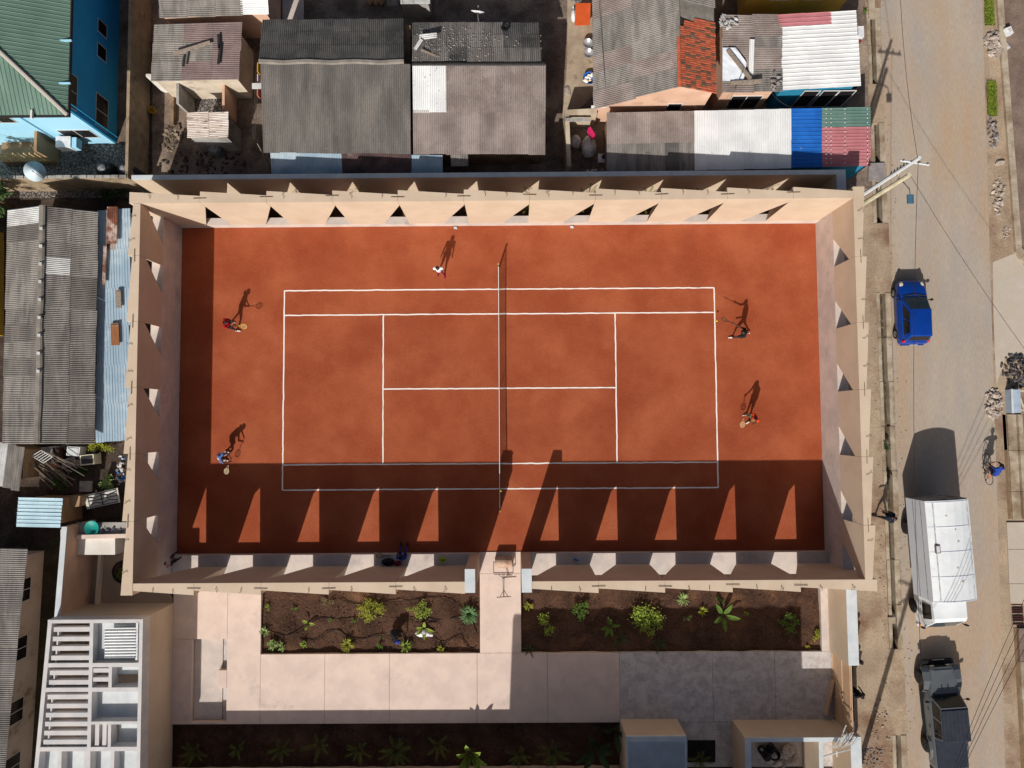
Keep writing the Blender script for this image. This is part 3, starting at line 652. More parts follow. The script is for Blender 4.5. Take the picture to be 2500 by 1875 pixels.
# ---- small shed house with mauve and grey fibre roof
H = thing('house', 'small shed with mauve and grey corrugated roof beside the alley', 'house', P(475, 130))
z0, z1 = 2.55, 2.95
roof(H, P(369, 199, z0), P(377, 60, z0), P(583, 194, z1), 6, 3, lambda i, j, r: fibre if j == 0 or (j == 1 and i in (2, 3)) else fibre_m, seed=1)
wallu(H, ((382, 72), (580, 72), (577, 190), (376, 193)), 2.42, mat('wall_cream', C(208, 196, 178), C(186, 172, 152), scale=.8, c3=C(140, 124, 104), s3=.7, lo3=.56, hi3=.72, fine=.06))
for (a, b, zz, rot) in (((423, 132), (513, 103), 3.05, 0), ((452, 133), (447, 162), 3.0, 0), ((533, 84), (535, 118), 3.05, 0), ((538, 108), (533, 156), 3.05, 0)):
    A, B = P(*a, zz), P(*b, zz); d = B - A; ob = MB().box((A + B) / 2, (d.length, .17 if a[0] == 423 else .12, .06), math.atan2(d.y, d.x)).build('loose_board', timber if a[0] == 423 else darkm, label='grey board lying askew on the mauve shed roof' if a[0] == 423 else {452: 'short black strip on the mauve shed roof by the board', 533: 'upper black strip on the right of the mauve shed roof', 538: 'lower black strip on the right of the mauve shed roof'}[a[0]], cat='board')
H2 = thing('latrine', 'latrine block with rusty white tin roof below the mauve shed', 'latrine', P(510, 330))
roof(H2, P(457, 337, 2.25), P(457, 275, 2.1), P(557, 337, 2.3), 3, 2, rustw, pitch=.1, seed=2)
wallu(H2, ((463, 281), (554, 281), (554, 335), (463, 335)), 2.05, greyw)
for (a, b, c, d, z, m, nm) in ((398, 220, 470, 226, 1.9, whitew, 'wall'), (470, 216, 476, 290, 1.95, greyw, 'wall'), (572, 222, 578, 300, 1.7, pinkw, 'wall'), (478, 216, 572, 222, 2.0, whitew, 'wall')):
    wallbox(H2, px((a, b), (c, b), (c, d), (a, d)), 0, z, m, nm)
MB().b2((*P(420, 310).xy, 0), (*P(432, 226).xy, .35)).build('kerb_wall', mudw, H2)
fl = sheet('latrine_floor', px((478, 224), (572, 224), (572, 300), (478, 300)), .02, cob)
tank('clear grey water drum on the rubbish ground below the latrine', P(537, 372), .36, .95, mat('drum_grey', C(110, 112, 116), rough=.4, fine=.1))
pile('heap of dark rubbish and rocks left of the latrine', (428, 338), .8, .8, .12, 40, mat('rubbish_brown', C(140, 124, 106), C(84, 72, 62), scale=2, rnd=.35), .08, .24, 11, name='rubbish_heap', cat='rubbish')
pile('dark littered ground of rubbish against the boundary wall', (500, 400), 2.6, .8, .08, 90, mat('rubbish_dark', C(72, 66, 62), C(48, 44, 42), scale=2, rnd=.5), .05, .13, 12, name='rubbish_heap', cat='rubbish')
bk = thing('bucket', 'yellow bucket standing in the alley beside the shed', 'bucket', P(376, 273))
MB().lathe(P(376, 273), [(.16, 0), (.2, .3), (.21, .3), (.19, .29), (.15, .04)], 12).build('body', mat('yellow_pl', C(180, 140, 40), rough=.5), bk)
MB().tube([P(376, 273) + Vector((.2 * math.cos(a), 0, .3 + .12 * math.sin(a))) for a in np.linspace(0, math.pi, 7)], .008, 4).build('handle', steel, bk)
# ---- roof at the very top
H = thing('house', 'pink walled house with long grey and white roof at the top edge', 'house', P(520, 0))
roof(H, P(390, 44, 2.6), P(385, -70, 3.1), P(655, 33, 2.6), 5, 4, lambda i, j, r: zinc if j == 3 and i < 4 else fibre, seed=3)
wallu(H, ((396, 38), (650, 32), (650, -90), (396, -90)), 2.45, pinkw)
sw2 = wallbox(H, px((676, 60), (684, 60), (684, -60), (676, -60)), 0, 2.2, mat('wall_orange', C(186, 122, 66), fine=.06), 'side_wall')
sheet('concrete_pad', px((690, 0), (742, 0), (742, 48), (690, 48)), .02, conc)
# ---- long central house in two halves
H = thing('house', 'long central house, left half, with dark weathered corrugated roof', 'house', P(820, 210))
roof(H, P(632, 147, 3.6), P(985, 146, 3.6), P(640, 50, 2.75), 8, 3, fibre_d, seed=4)
roof(H, P(636, 154, 3.62), P(1001, 156, 3.62), P(643, 372, 2.7), 9, 3, lambda i, j, r: fibre_g, seed=5)
MB().tube([P(632 + i * 59, 150 + (2 if i % 2 else -1), 3.66) for i in range(7)], .14, 6, flat=.5).build('ridge_cap', roofcem, H)
wallu(H, ((650, 62), (1002, 62), (1002, 364), (652, 364)), 2.55, mudw)
H = thing('house', 'long central house, right half, with white sheets in its roof', 'house', P(1170, 210))
roof(H, P(1006, 151, 3.55), P(1321, 152, 3.55), P(1006, 57, 2.8), 7, 3, lambda i, j, r: fibre_d if r.random() < .4 else fibre, seed=6)
roof(H, P(1007, 160, 3.45), P(1332, 158, 3.45), P(1009, 376, 2.75), 8, 2, lambda i, j, r: zinc if (i < 2 and j == 0) else fibre_w, seed=7)
wallu(H, ((1010, 68), (1322, 68), (1324, 358), (1012, 364)), 2.55, mudw)
MB().tube([P(1006 + i * 54, 156, 3.5) for i in range(7)], .1, 6, flat=.4).build('ridge_cap', darkm, H)  # dark tube painted in for the dark gap along this ridge
H = thing('lean_to', 'pale blue tin lean-to under the left half of the central house', 'lean-to', P(748, 410))
roof(H, P(660, 371, 2.45), P(833, 371, 2.45), P(664, 425, 2.2), 4, 1, blue_tin, pitch=.085, seed=8)
wallu(H, ((668, 380), (830, 380), (832, 422), (668, 422)), 2.05, greyw)
H = thing('lean_to', 'rust brown patched lean-to between the two pale blue ones', 'lean-to', P(918, 410))
roof(H, P(834, 373, 2.42), P(1003, 373, 2.42), P(836, 424, 2.2), 4, 1, mat('rust_dark', C(104, 82, 80), C(78, 62, 62), scale=1.6, c3=C(130, 126, 124), s3=1.5, lo3=.6, hi3=.68, fine=.2, rnd=.2), pitch=.1, seed=9)
wallu(H, ((840, 380), (1000, 380), (1000, 421), (840, 421)), 2.05, mudw)
H = thing('lean_to', 'short pale blue tin lean-to under the right half of the central house', 'lean-to', P(1042, 410))
roof(H, P(1005, 378, 2.42), P(1080, 378, 2.42), P(1005, 425, 2.2), 2, 1, blue_tin, pitch=.085, seed=10)
wallu(H, ((1010, 384), (1076, 384), (1076, 422), (1010, 422)), 2.05, greyw)
ls = thing('loose_sheet', 'short grey corrugated sheet poking out below the central roof', 'roof sheet', P(1121, 400))
roof(ls, P(1100, 374, 2.5), P(1142, 374, 2.5), P(1102, 405, 2.35), 2, 1, fibre, seed=11)
for k, (a, b, c) in enumerate((((1024, 84), (1065, 86), (1026, 97)), ((1008, 120), (1022, 92), (1014, 126)))):
    q = thing('loose_sheet', ('pale loose corrugated strip lying on the upper central roof', 'second loose corrugated strip slanting on the upper central roof')[k], 'roof sheet', P(*a)); roof(q, P(*a, 3.3), P(*c, 3.35), P(*b, 3.4), 1, 1, zincg, seed=12 + k)
bd = thing('board', 'thin grey plank on the upper central roof beside the debris', 'board', P(1050, 130)); A, B = P(1028, 122, 3.45), P(1073, 140, 3.5); MB().box((A + B) / 2, ((B - A).length, .1, .05), math.atan2((B - A).y, (B - A).x)).build('plank', timber, bd)
rg = random.Random(5); dm = MB()
for k in range(420):
    u, v = rg.gauss(1080, 95), rg.gauss(105, 26)
    if not (1008 < u < 1322 and 60 < v < 148): continue
    z = 2.84 + .72 * (v - 57) / 94; p = P(u, v, z + .05); r = rg.uniform(.015, .05); dm.ell(p, (r, r * .7, r * .6), 5, 3, jit=.2)
for k in range(260):
    u, v = rg.uniform(645, 1325), rg.uniform(165, 365); z = 3.5 - .8 * (v - 158) / 215; p = P(u, v, z + .06); r = rg.uniform(.012, .03); dm.ell(p, (r, r, r * .6), 5, 3)
dm.build('roof_litter', mat('litter', C(176, 170, 164), C(110, 100, 92), scale=9), kind='stuff', label='small stones and litter strewn over the central roofs', cat='litter')
dp = P(1166, 29, 4.4); dish('slim white satellite dish standing on the central roof edge', (dp.x, dp.y, 4.3), .36, (.1, .75, .35), 3.2, whitep)
ty = thing('tyre', 'old tyre ring lying on the upper central roof', 'tyre', P(1233, 67, 3.05)); c = P(1233, 67, 3.1)
MB().tube([c + Vector((.17 * math.cos(a), .17 * math.sin(a), 0)) for a in np.linspace(0, 2 * math.pi, 14)[:-1]], .05, 6, closed=True).build('ring', blackm, ty)
cl = thing('clothes_line', 'clothes line with yellow and pink washing beside the central house', 'clothes line', P(625, 350))
for k in range(3): MB().tube([P(634 - k * 4, 160, 1.9), P(622 - k * 3, 340, 1.9)], .008, 4).build('line', steel, cl)
for (u, v, m) in ((632, 168, C(212, 160, 40)), (632, 196, C(210, 190, 200)), (632, 226, C(214, 110, 90))):
    p = P(u, v, 1.88); MB().box(p, (.05, .5, .4)).build('garment', mat('cloth%d' % v, m, rough=.9), cl)
bx = thing('window_awning', 'small grey tin awning on the left wall of the central house', 'awning', P(627, 211)); p = P(627, 210, 2.2); MB().box(p, (.5, .3, .05)).build('sheet', zincg, bx); MB().box(p - Vector((0, 0, .15)), (.06, .28, .25)).build('bracket', steel, bx)
pl_ = thing('bamboo_pole', 'pale leaning pole by the lower left corner of the central house', 'pole', P(660, 425)); MB().tube([P(661, 412, 1.2), P(628, 350, 2.3)], .025, 5).build('shaft', timber, pl_)
# things at the top edge
for k, (u, v) in enumerate(((904, 0), (918, 0), (932, 0))):
    ob = MB(); random.seed(k); ob.ell(P(u, v, .15), (.22, .32, .2), 9, 6, jit=.06); ob.build('sack', mat('sack_tan', C(150, 122, 92), C(126, 100, 76), scale=5), label='tan sack at the top edge, %s of three' % ('left', 'middle', 'right')[k], cat='sack', group='tan sacks at the top edge', smooth=True)
random.seed(11)
tt = thing('lean_to', 'white tin awning at the top edge between the sacks and the wire', 'lean-to', P(1012, 0)); MB().b2((*P(978, 10, 2).xy, 2.0), (*P(1050, -30, 2).xy, 2.06)).build('tin_sheet', zincg, tt); MB().b2((*P(982, 20, 1).xy, 0), (*P(1048, -20, 1).xy, 1.9)).build('wall', greyw, tt)
q = thing('loose_sheet', 'grey corrugated scrap at the top edge next to the sacks', 'roof sheet', P(957, 5)); roof(q, P(944, -14, .9), P(972, -14, .9), P(945, 15, .8), 1, 1, fibre, seed=20)
# ---- house with red tiles, top right
H = thing('house', 'gabled house with grey corrugated slope and patch of orange roof tiles', 'house', P(1600, 100))
zr, ze = 4.7, 2.7
R1, R0 = P(1658.5, 207, zr), P(1657, 207, zr); yS = R1.y; rx = R1.x
eW = P(1451, 250, ze).x; eE = 11.06; zE = 3.94; yN = yS + 7.6
roof(H, (rx, yN, zr), (rx, yS - .1, zr), (eW, yN - .3, ze), 8, 2, lambda i, j, r: fibre_w if r.random() < .5 else zincg if r.random() < .15 else fibre, seed=21)
# east slope: corrugated at the back, cement smear, tiles at the front
yT1 = yS + 4.35; yC = yS + 3.55
roof(H, (rx, yN, zr), (rx, yT1, zr), (eE, yN, zE), 4, 1, fibre, seed=22)
MB().slab((rx, yC, zr + .0), (eE, yC - .4, zE + .0), (eE, yT1, zE + .0), (rx, yT1, zr + .0), .03).build('cement_patch', roofcem, H)
tile_m = [mat('tile_a', C(186, 98, 70), C(168, 84, 60), scale=5, rnd=.16, fine=.1), mat('tile_b', C(120, 92, 72), C(98, 78, 64), scale=5, rnd=.2, fine=.15)]
tm_ = MB(); prof = [(0, 0), (.04, .05), (.16, .05), (.2, 0)]
vs = []
for y in (0, .33):
    vs += [(x / .2, y / .33, z / .05) for x, z in prof]
tme = bpy.data.meshes.new('roof_tile'); tme.from_pydata(vs + [(0, 0, -.3), (1, 0, -.3)], [], [(0, 1, 5, 4), (1, 2, 6, 5), (2, 3, 7, 6), (8, 9, 3, 2), (8, 2, 1, 0)]); tme.materials.append(tile_m[0])
ux = Vector((eE - rx, 0, zE - zr)); nrow = 7; ncol = 34; rg = random.Random(8); cw = (yC - yS + .12) / ncol
MB().slab((rx, yS - .05, zr - .05), (eE, yS - .05, zE - .05), (eE, yC, zE - .05), (rx, yC, zr - .05), .03).build('roof_deck', darkm, H)
for j in range(nrow):
    for i in range(ncol):
        if j == 0 and i > 28 or (j < 3 and i > 31): continue
        a = Vector((rx, yS - .12 + i * cw, zr)) + ux * (j / nrow) + Vector((rg.uniform(-.02, .02), 0, .03)); v = ux / nrow * 1.12 + Vector((0, rg.uniform(-.012, .012), .02)); n = ux.cross(Vector((0, 1, 0))).normalized()
        if n.z < 0: n = -n
        M = Matrix(((0, cw * .97, 0, 0), (*(-v), 0), (*(n * .045), 0), (*(a + v), 1))).transposed()
        inst('roof_tile', tme, M, H, tile_m[1 if rg.random() < (.32 if 0 < j else .2) else 0])
for k in range(9):
    y = yS - .1 + k * .42
    MB().tube([(rx, y, zr + .03), (rx, y + .42, zr + .05)], [.11, .09], 7, flat=.7).build('ridge_tile', tile_m[0] if k < 6 else roofcem, H)
MB().tube([(rx, yS + 3.7, zr + .03), (rx, yN, zr + .03)], .1, 6, flat=.6).build('ridge_cap', roofcem, H)
gw = MB(); gx0, gx1 = eW + .25, eE - .05
for (ya, yb_) in ((yS + .12, yS + .3),):
    pts = [(gx0, 0), (gx1, 0), (gx1, zE - .08), (rx, zr - .12), (gx0, ze - .02)]; k = 5
    gw.add([(x, ya, z) for x, z in pts] + [(x, yb_, z) for x, z in pts], [list(range(5)), list(range(9, 4, -1))] + [(a, 5 + a, 5 + (a + 1) % 5, (a + 1) % 5) for a in range(5)])
gw.build('gable_wall', pinkw, H)
MB().b2((gx0, yS + .31, 0), (gx1, yN, ze - .12)).build('wall', pinkw, H)
window(H, (P(1626, 250, 1.6).x, yS + .12), (P(1658, 250, 1.6).x, yS + .12), 1.1, 2.3, (0, -1), 0)
MB().box((5.3, yS - .2, 2.72), (.75, .1, .12)).build('beam_end', whitew, H)
# lower fibre roof with white tarp, right of the tiles
H = thing('house', 'low house with grey corrugated roof under a white tarp beside the tiles', 'house', P(1835, 130))
roof(H, P(1764, 226, 3.15), P(1764, 36, 3.15), P(1908, 222, 2.9), 7, 2, lambda i, j, r: fibre_w if r.random() < .6 else fibre, seed=23, jit=.03)
wallu(H, ((1768, 48), (1890, 48), (1890, 218), (1768, 220)), 2.8, pinkw)
window(H, (P(1778, 245, 1.3).x, P(1768, 220, 2.8).y), (P(1850, 245, 1.3).x, P(1768, 220, 2.8).y), .6, 2.1, (0, -1), 1)
tp = thing('tarp', 'crumpled white tarp on the grey roof beside the orange tiles', 'tarp', P(1795, 155, 3.2))
rg = random.Random(4); nx_, ny_ = 12, 14; vs = []; fs = []; outl = lambda t: 1763 + 0 * t
for j in range(ny_ + 1):
    t = j / ny_; v = 116 + 82 * t; ur = 1796 + (1823 - 1796) * min(1, t / .45) if t < .45 else 1823 - (t - .45) * 14
    for i in range(nx_ + 1):
        u = 1764 + (ur - 1764) * i / nx_; vs.append(P(u, v, 3.26 + rg.uniform(0, .05)))
for j in range(ny_):
    for i in range(nx_): a = j * (nx_ + 1) + i; fs.append((a, a + nx_ + 1, a + nx_ + 2, a + 1))
MB().add(vs, fs).build('sheet', mat('tarp_white', C(228, 232, 238), rough=.5, fine=.03), tp, smooth=True)
for (a, b, lb) in (((1777, 122), (1832, 193), 'long grey plank laid diagonally over the white tarp'), ((1783, 203), (1860, 198), 'grey plank lying along the lower edge of the white tarp')):
    A, B = P(*a, 3.38), P(*b, 3.36); d = B - A; q = thing('board', lb, 'board', (A + B) / 2); MB().box((A + B) / 2, (d.length, .2, .06), math.atan2(d.y, d.x)).build('plank', timber, q)
pale = thing('loose_sheet', 'narrow white corrugated strip lying on the grey roof right of the tarp', 'roof sheet', P(1832, 130)); roof(pale, P(1830, 96, 3.2), P(1842, 96, 3.2), P(1824, 178, 3.15), 1, 1, zinc, seed=25)
pile('broken tile and sheet scraps on the grey roof above the tarp', (1775, 52, 3.25), .5, .35, .06, 26, zincg, .05, .16, 14, name='roof_debris', cat='debris')
pile('roof scraps along the ragged right edge of the tarp roof', (1893, 200, 3.05), .3, .5, .05, 24, rubd, .05, .14, 15, name='roof_debris', cat='debris')
# shop with white ribbed roof
H = thing('shop', 'teal walled shop with white ribbed roof and one red panel', 'shop', P(2000, 150))
O_, Ue, Ve = P(1911, 221, 2.75), P(1898, 37, 2.95), P(2101, 211, 2.75)
def shopm(i, j, r): return t_pink if (i >= 5 and j <= 1 and i >= 5) else zinc
roof(H, O_, Ue, Ve, 6, 3, lambda i, j, r: t_pink if (i == 5 and j < 2) else zinc, pitch=.2, amp=.03, rib=True, jit=.003, seed=26)
wallu(H, ((1906, 50), (2080, 50), (2090, 205), (1914, 212)), 2.6, tealw); ysh = P(2000, 205, 2.6).y - .14
for k, u in enumerate((1945, 1990, 2030)): window(H, (P(u, 230, 1).x, ysh), (P(u + 36, 230, 1).x, ysh), .2, 2.1, (0, -1), 0, name='shutter')
sg = thing('sign_box', 'white box sign on the right side of the shop', 'sign', P(2098, 85)); p = P(2097, 83, 2.4); MB().box(p, (.3, .58, .5)).build('box', whitep, sg); MB().box(p - Vector((0, .38, .1)), (.2, .12, .3)).build('bracket', mat('maroon', C(120, 36, 50)), sg)
for k, (u, v, r, lb) in enumerate(((2058, 222, .3, 'grey round drum lying in front of the shop'), (2077, 219, .19, 'small black pot in front of the shop'))):
    q = thing('drum' if k == 0 else 'pot', lb, 'drum' if k == 0 else 'pot', P(u, v)); MB().lathe(P(u, v), [(r * .8, 0), (r, .1), (r, .45), (r * .88, .45), (r * .8, .12)], 14).build('body', zincg if k == 0 else blackm, q); MB().tube([P(u, v) + Vector((r * math.cos(a), r * math.sin(a), .45)) for a in np.linspace(0, 2 * math.pi, 13)[:-1]], .02, 5, closed=True).build('rim', steel, q)
# yellow building at the top
H = thing('house', 'yellow walled building at the top edge above the shop', 'house', P(1930, -60))
yY = P(1900, 42).y
MB().b2((P(1800, 42).x, yY, 0), (P(2035, 42).x, yY + 8, 3.4)).build('wall', yelw, H)
MB().b2((P(1800, 42).x - .3, yY - .02 + .4, 3.4), (P(2035, 42).x + .3, yY + 8.4, 3.5)).build('roof_slab', zincg, H)
for u in (1880, 1960): window(H, (P(u, 20, 1.5).x, yY), (P(u + 42, 20, 1.5).x, yY), 1.7, 2.6, (0, -1), 0)
# long low roof in four colours
def lowhouse(label, u0, u1, m, nu, rib, wm, amp=.02, pitch=.1, along='v', m2=None, nv=2):
    H = thing('house', label, 'house', P((u0 + u1) / 2, 350)); vt = lambda u: 275 - (u - 1481) * .0202; vb = lambda u: 420 - (u - 1481) * .0235
    if along == 'v': roof(H, P(u0, vt(u0), 2.45), P(u1, vt(u1), 2.45), P(u0, vb(u0), 2.25), nu, nv, m, pitch=pitch, amp=amp, rib=rib, seed=u0, jit=.006)
    else: roof(H, P(u0, vb(u0), 2.3), P(u0, vt(u0), 2.4), P(u1, vb(u1), 2.3), nu, nv, m, pitch=pitch, amp=amp, rib=rib, seed=u0, jit=.003)
    wallu(H, ((u0 + 3, vt(u0) + 8), (u1 - 3, vt(u1) + 8), (u1 - 3, vb(u1) - 3), (u0 + 3, vb(u0) - 3)), 2.1, wm)
    return H
lowhouse('low house with brownish grey corrugated roof beside the sack enclosure', 1481, 1694, lambda i, j, r: fibre_w if j == 0 else (fibre if r.random() < .6 else fibre_d), 6, False, mudw)
lowhouse('low house with plain white corrugated roof between grey and blue roofs', 1695, 1931, zinc, 8, False, greyw, pitch=.085)
lowhouse('low kiosk with bright blue ribbed roof next to the white roof', 1932, 2005, t_blue, 5, True, tealw, pitch=.2, amp=.025, along='u', nv=1)
lowhouse('low kiosk with green and pink ribbed roof beside the road', 2006, 2124, lambda i, j, r: t_green if i >= 4 else t_pink, 6, True, tealw, pitch=.2, amp=.025, along='u', nv=2)
screws = MB()
for u in (2017, 2029, 2063, 2118):
    for k in range(13): screws.ell(P(u, 266 + k * 11, 2.45), (.035, .035, .02), 5, 3)
screws.build('roof_washers', whitep, kind='stuff', label='white washers dotted over the green and pink roof', cat='washers')
# yard things
tb_ = thing('table', 'orange topped table in the sandy yard at the top', 'table', P(1423, 35))
MB().prism(px((1405, 8), (1442, 8), (1440, 61), (1403, 62), z=.75), .72, .77).build('tabletop', mat('orange', C(206, 92, 44), C(196, 84, 38), scale=3, rough=.6, fine=.04), tb_)
for u, v in ((1408, 14), (1438, 14), (1436, 56), (1407, 56)): MB().tube([P(u, v, .72), P(u, v, 0)], .025, 5).build('leg', timber, tb_)
def basin(label, c, r, h, m, z=0.0, name='basin'):
    p = P(*c, z); t = thing(name, label, name, p); MB().lathe(p, [(r * .62, 0), (r, h), (r * 1.06, h + .01), (r * .97, h), (r * .6, .03), (r * .02, .03)], 20).build('bowl', m, t, smooth=True)
    MB().tube([p + Vector((r * 1.03 * math.cos(a), r * 1.03 * math.sin(a), h)) for a in np.linspace(0, 2 * math.pi, 21)[:-1]], .015, 5, closed=True).build('rim', m, t); return t
alu = mat('aluminium', C(190, 190, 192), C(160, 160, 164), scale=4, rough=.35, metal=.5, fine=.05)
basin('upper of two round aluminium basins beside the grey roof', (1434.5, 110), .27, .2, alu, .25); basin('lower of two round aluminium basins beside the grey roof', (1436, 134), .27, .2, alu, .25)
for k, (u, v) in enumerate(((1434.5, 110), (1436, 134))):
    st = thing('stool', ('upper', 'lower')[k] + ' wooden stool under an aluminium basin', 'stool', P(u, v)); p = P(u, v); MB().box((p.x, p.y, .22), (.44, .44, .05)).build('seat', timber, st)
    for a, b in ((-1, -1), (1, -1), (1, 1), (-1, 1)): MB().box((p.x + a * .18, p.y + b * .18, .1), (.05, .05, .2)).build('leg', timber, st)
basin('blue wash tub heaped with white and yellow laundry by the grey roof', (1438, 196), .34, .3, mat('blue_pl', C(24, 92, 176), rough=.5, fine=.04), 0, 'wash_tub')
lb_ = MB(); random.seed(3)
for k in range(9): lb_.ell(P(1438 + random.uniform(-11, 11), 189 + random.uniform(-12, 10), .32), (random.uniform(.08, .2), random.uniform(.05, .12), .06), 7, 4, jit=.2)
lb_.build('laundry', mat('laundry', C(228, 228, 226), C(224, 190, 110), scale=6, lo=.55, hi=.6, fine=.05), label='crumpled white and yellow laundry heaped in the blue tub', cat='laundry', smooth=True)
pile('pale boulder in the shade line of the sandy yard', (1386, 222), .02, .02, .02, 1, rubm, .26, .3, 17, name='boulder', cat='boulder')
bs_ = thing('barrel', 'dark blue barrel at the top edge behind the orange table', 'barrel', P(1412, -4)); MB().lathe(P(1412, -4), [(.28, 0), (.3, .3), (.28, .8), (.24, .84)], 14).build('body', mat('barrel_blue', C(70, 96, 120), rough=.5), bs_); MB().lathe(P(1412, -4, .84), [(.24, 0), (.22, .03)], 14).build('lid', steel, bs_)
sk = thing('sack', 'white plastic sack left of the orange table', 'sack', P(1399, 38)); m_ = MB(); m_.ell(P(1400, 38, .3), (.16, .4, .3), 9, 6, jit=.1); m_.build('bag', whitep, sk, smooth=True); MB().tube([P(1400, 20, .55), P(1399, 16, .68)], .04, 5).build('neck', whitep, sk)
en = thing('enclosure_wall', 'pale rough walled pen holding sacks beside the low grey roof', 'wall', P(1410, 360))
MB().prism(px((1374, 312), (1384, 312), (1389, 432), (1379, 432)), 0, 1.7).build('wall', mat('wall_pale_mud', C(198, 182, 158), C(170, 152, 130), scale=1.5, fine=.08), en)
MB().prism(px((1374, 300), (1449, 296), (1449, 311), (1374, 311)), 0, 1.69).build('wall', MATS['wall_pale_mud'], en)
for k in range(6): p = P(1384 + k * 10, 293, 1.72); MB().box((p.x, p.y, 1.75), (.2, .16, .12 + .02 * k % .05)).build('block', greyw, en)
def sack(label, c, r, m, seed):
    random.seed(seed); p = P(*c); t = thing('sack', label, 'sack', p); q = MB(); q.ell((p.x, p.y, r[2] * .95), r, 12, 8, jit=.09); q.build('bag', m, t, smooth=True)
    q = MB(); q.ell((p.x, p.y + r[1] * .3, r[2] * 1.8), (r[0] * .4, r[1] * .35, r[2] * .3), 8, 5, jit=.25); q.build('bag_neck', m, t, smooth=True); random.seed(5); return t
sackw = mat('sack_white', C(206, 208, 206), C(170, 174, 174), scale=3, c3=C(120, 122, 120), s3=2.5, lo3=.58, hi3=.66, fine=.08)
sack('smaller white sack of scrap in the pale walled pen', (1404, 352), (.3, .38, .35), sackw, 1); sack('big grey and white sack of scrap in the pale walled pen', (1436, 366), (.42, .62, .45), sackw, 2)
cl2 = MB(); cl2.box(P(1443, 326, 1.2), (.16, .5, .6), .5); cl2.build('cloth', mat('magenta', C(206, 36, 96), rough=.9), label='magenta cloth hung on the corner of the pale pen', cat='cloth')
tb2 = thing('table', 'small white table with a dark pot left of the low grey roof', 'table', P(1471, 386)); p = P(1471, 386, .7); MB().box(p, (.5, .48, .04)).build('tabletop', whitep, tb2)
for a, b in ((-1, -1), (1, -1), (1, 1), (-1, 1)): MB().box((p.x + a * .2, p.y + b * .2, .34), (.04, .04, .68)).build('leg', whitep, tb2)
pt_ = thing('pot', 'dark round pot standing on the small white table', 'pot', P(1474, 384, .72)); MB().lathe(P(1474, 384, .72), [(.08, 0), (.13, .07), (.12, .15), (.05, .16)], 12).build('body', mat('navy', C(34, 40, 66), rough=.5), pt_); MB().box(P(1474, 378, .85), (.02, .24, .02)).build('handle', blackm, pt_)
pile('litter of white rags on the shaded ground in front of the low grey roof', (1455, 420), .6, .18, .05, 18, whitep, .05, .14, 18, name='litter', cat='litter')
# ---------------------------------------------------------------- west side
H = thing('house', 'long gabled house with grey corrugated roof left of the court', 'house', P(125, 790))
ztop = 3.7; zl = 3.0
Rn, Rs = P(104, 502, ztop), P(92, 1083, ztop)
roof(H, Rn, Rs, P(22, 512, zl), 14, 1, lambda i, j, r: zincg if i == 0 else fibre if r.random() < .85 else fibre_g, seed=31)
roof(H, Rn, Rs, P(239, 518, 2.75), 14, 2, lambda i, j, r: zincg if r.random() < .07 else fibre if r.random() < .85 else fibre_g, seed=32)
MB().tube([Rn.lerp(Rs, k / 12) + Vector((random.uniform(-.03, .03), 0, .05)) for k in range(13)], .16, 6, flat=.45).build('ridge_cap', roofcem, H)
wallu(H, ((30, 522), (230, 524), (222, 1070), (14, 1066)), 2.6, greyw)
for k in range(9): p = Rn.lerp(Rs, .1 + k * .075); MB().box(p + Vector((.05, 0, .14)), (.16, .14, .08)).build('ridge_block', zincg, H)
H = thing('lean_to', 'pale blue ribbed tin roof strip between the grey house and the court', 'lean-to', P(285, 790))
roof(H, P(238, 514, 2.35), P(318, 508, 2.2), P(230, 1080, 2.35), 4, 6, lambda i, j, r: rust if (j == 0 and i == 1) else blue_tin, pitch=.16, amp=.02, rib=True, seed=33, jit=.004)
wallu(H, ((244, 518), (308, 514), (302, 1072), (238, 1072)), 2.0, greyw)
for (u, v, w_, h_, m, lb) in ((290, 730, .25, .95, timber, 'upper tan board lying on the pale blue tin roof'), (281, 816, .42, 1.15, mat('brown_board', C(150, 100, 66), C(132, 86, 56), scale=2, stretch=(8, 1, 1)), 'lower brown board lying on the pale blue tin roof')):
    q = thing('board', lb, 'board', P(u, v, 2.4)); p = P(u, v, 2.42); MB().box(p, (w_, h_, .05), .06).build('plank', m, q); MB().box(p + Vector((0, h_ * .4, .04)), (w_ * .9, .05, .03), .06).build('batten', timber, q)
q = thing('loose_sheet', 'rusty brown corrugated strip on the upper end of the blue tin roof', 'roof sheet', P(272, 550)); roof(q, P(262, 506, 2.5), P(287, 506, 2.5), P(262, 594, 2.5), 1, 1, rust, seed=34); 
q = thing('loose_sheet', 'narrow rusty strip beside the grey gabled roof', 'roof sheet', P(256, 640)); roof(q, P(253, 600, 2.5), P(261, 600, 2.5), P(250, 693, 2.5), 1, 1, rust, seed=35)
H = thing('house', 'yellow wall sliver at the left edge beside the grey gabled house', 'house', P(-20, 690)); MB().prism(px((-80, 570), (10, 570), (10, 820), (-80, 820)), 0, 2.0).build('wall', yelw, H); MB().prism(px((-80, 575), (-2, 575), (-2, 815), (-80, 815), z=2), 2.0, 2.08).build('roof_slab', greyw, H)
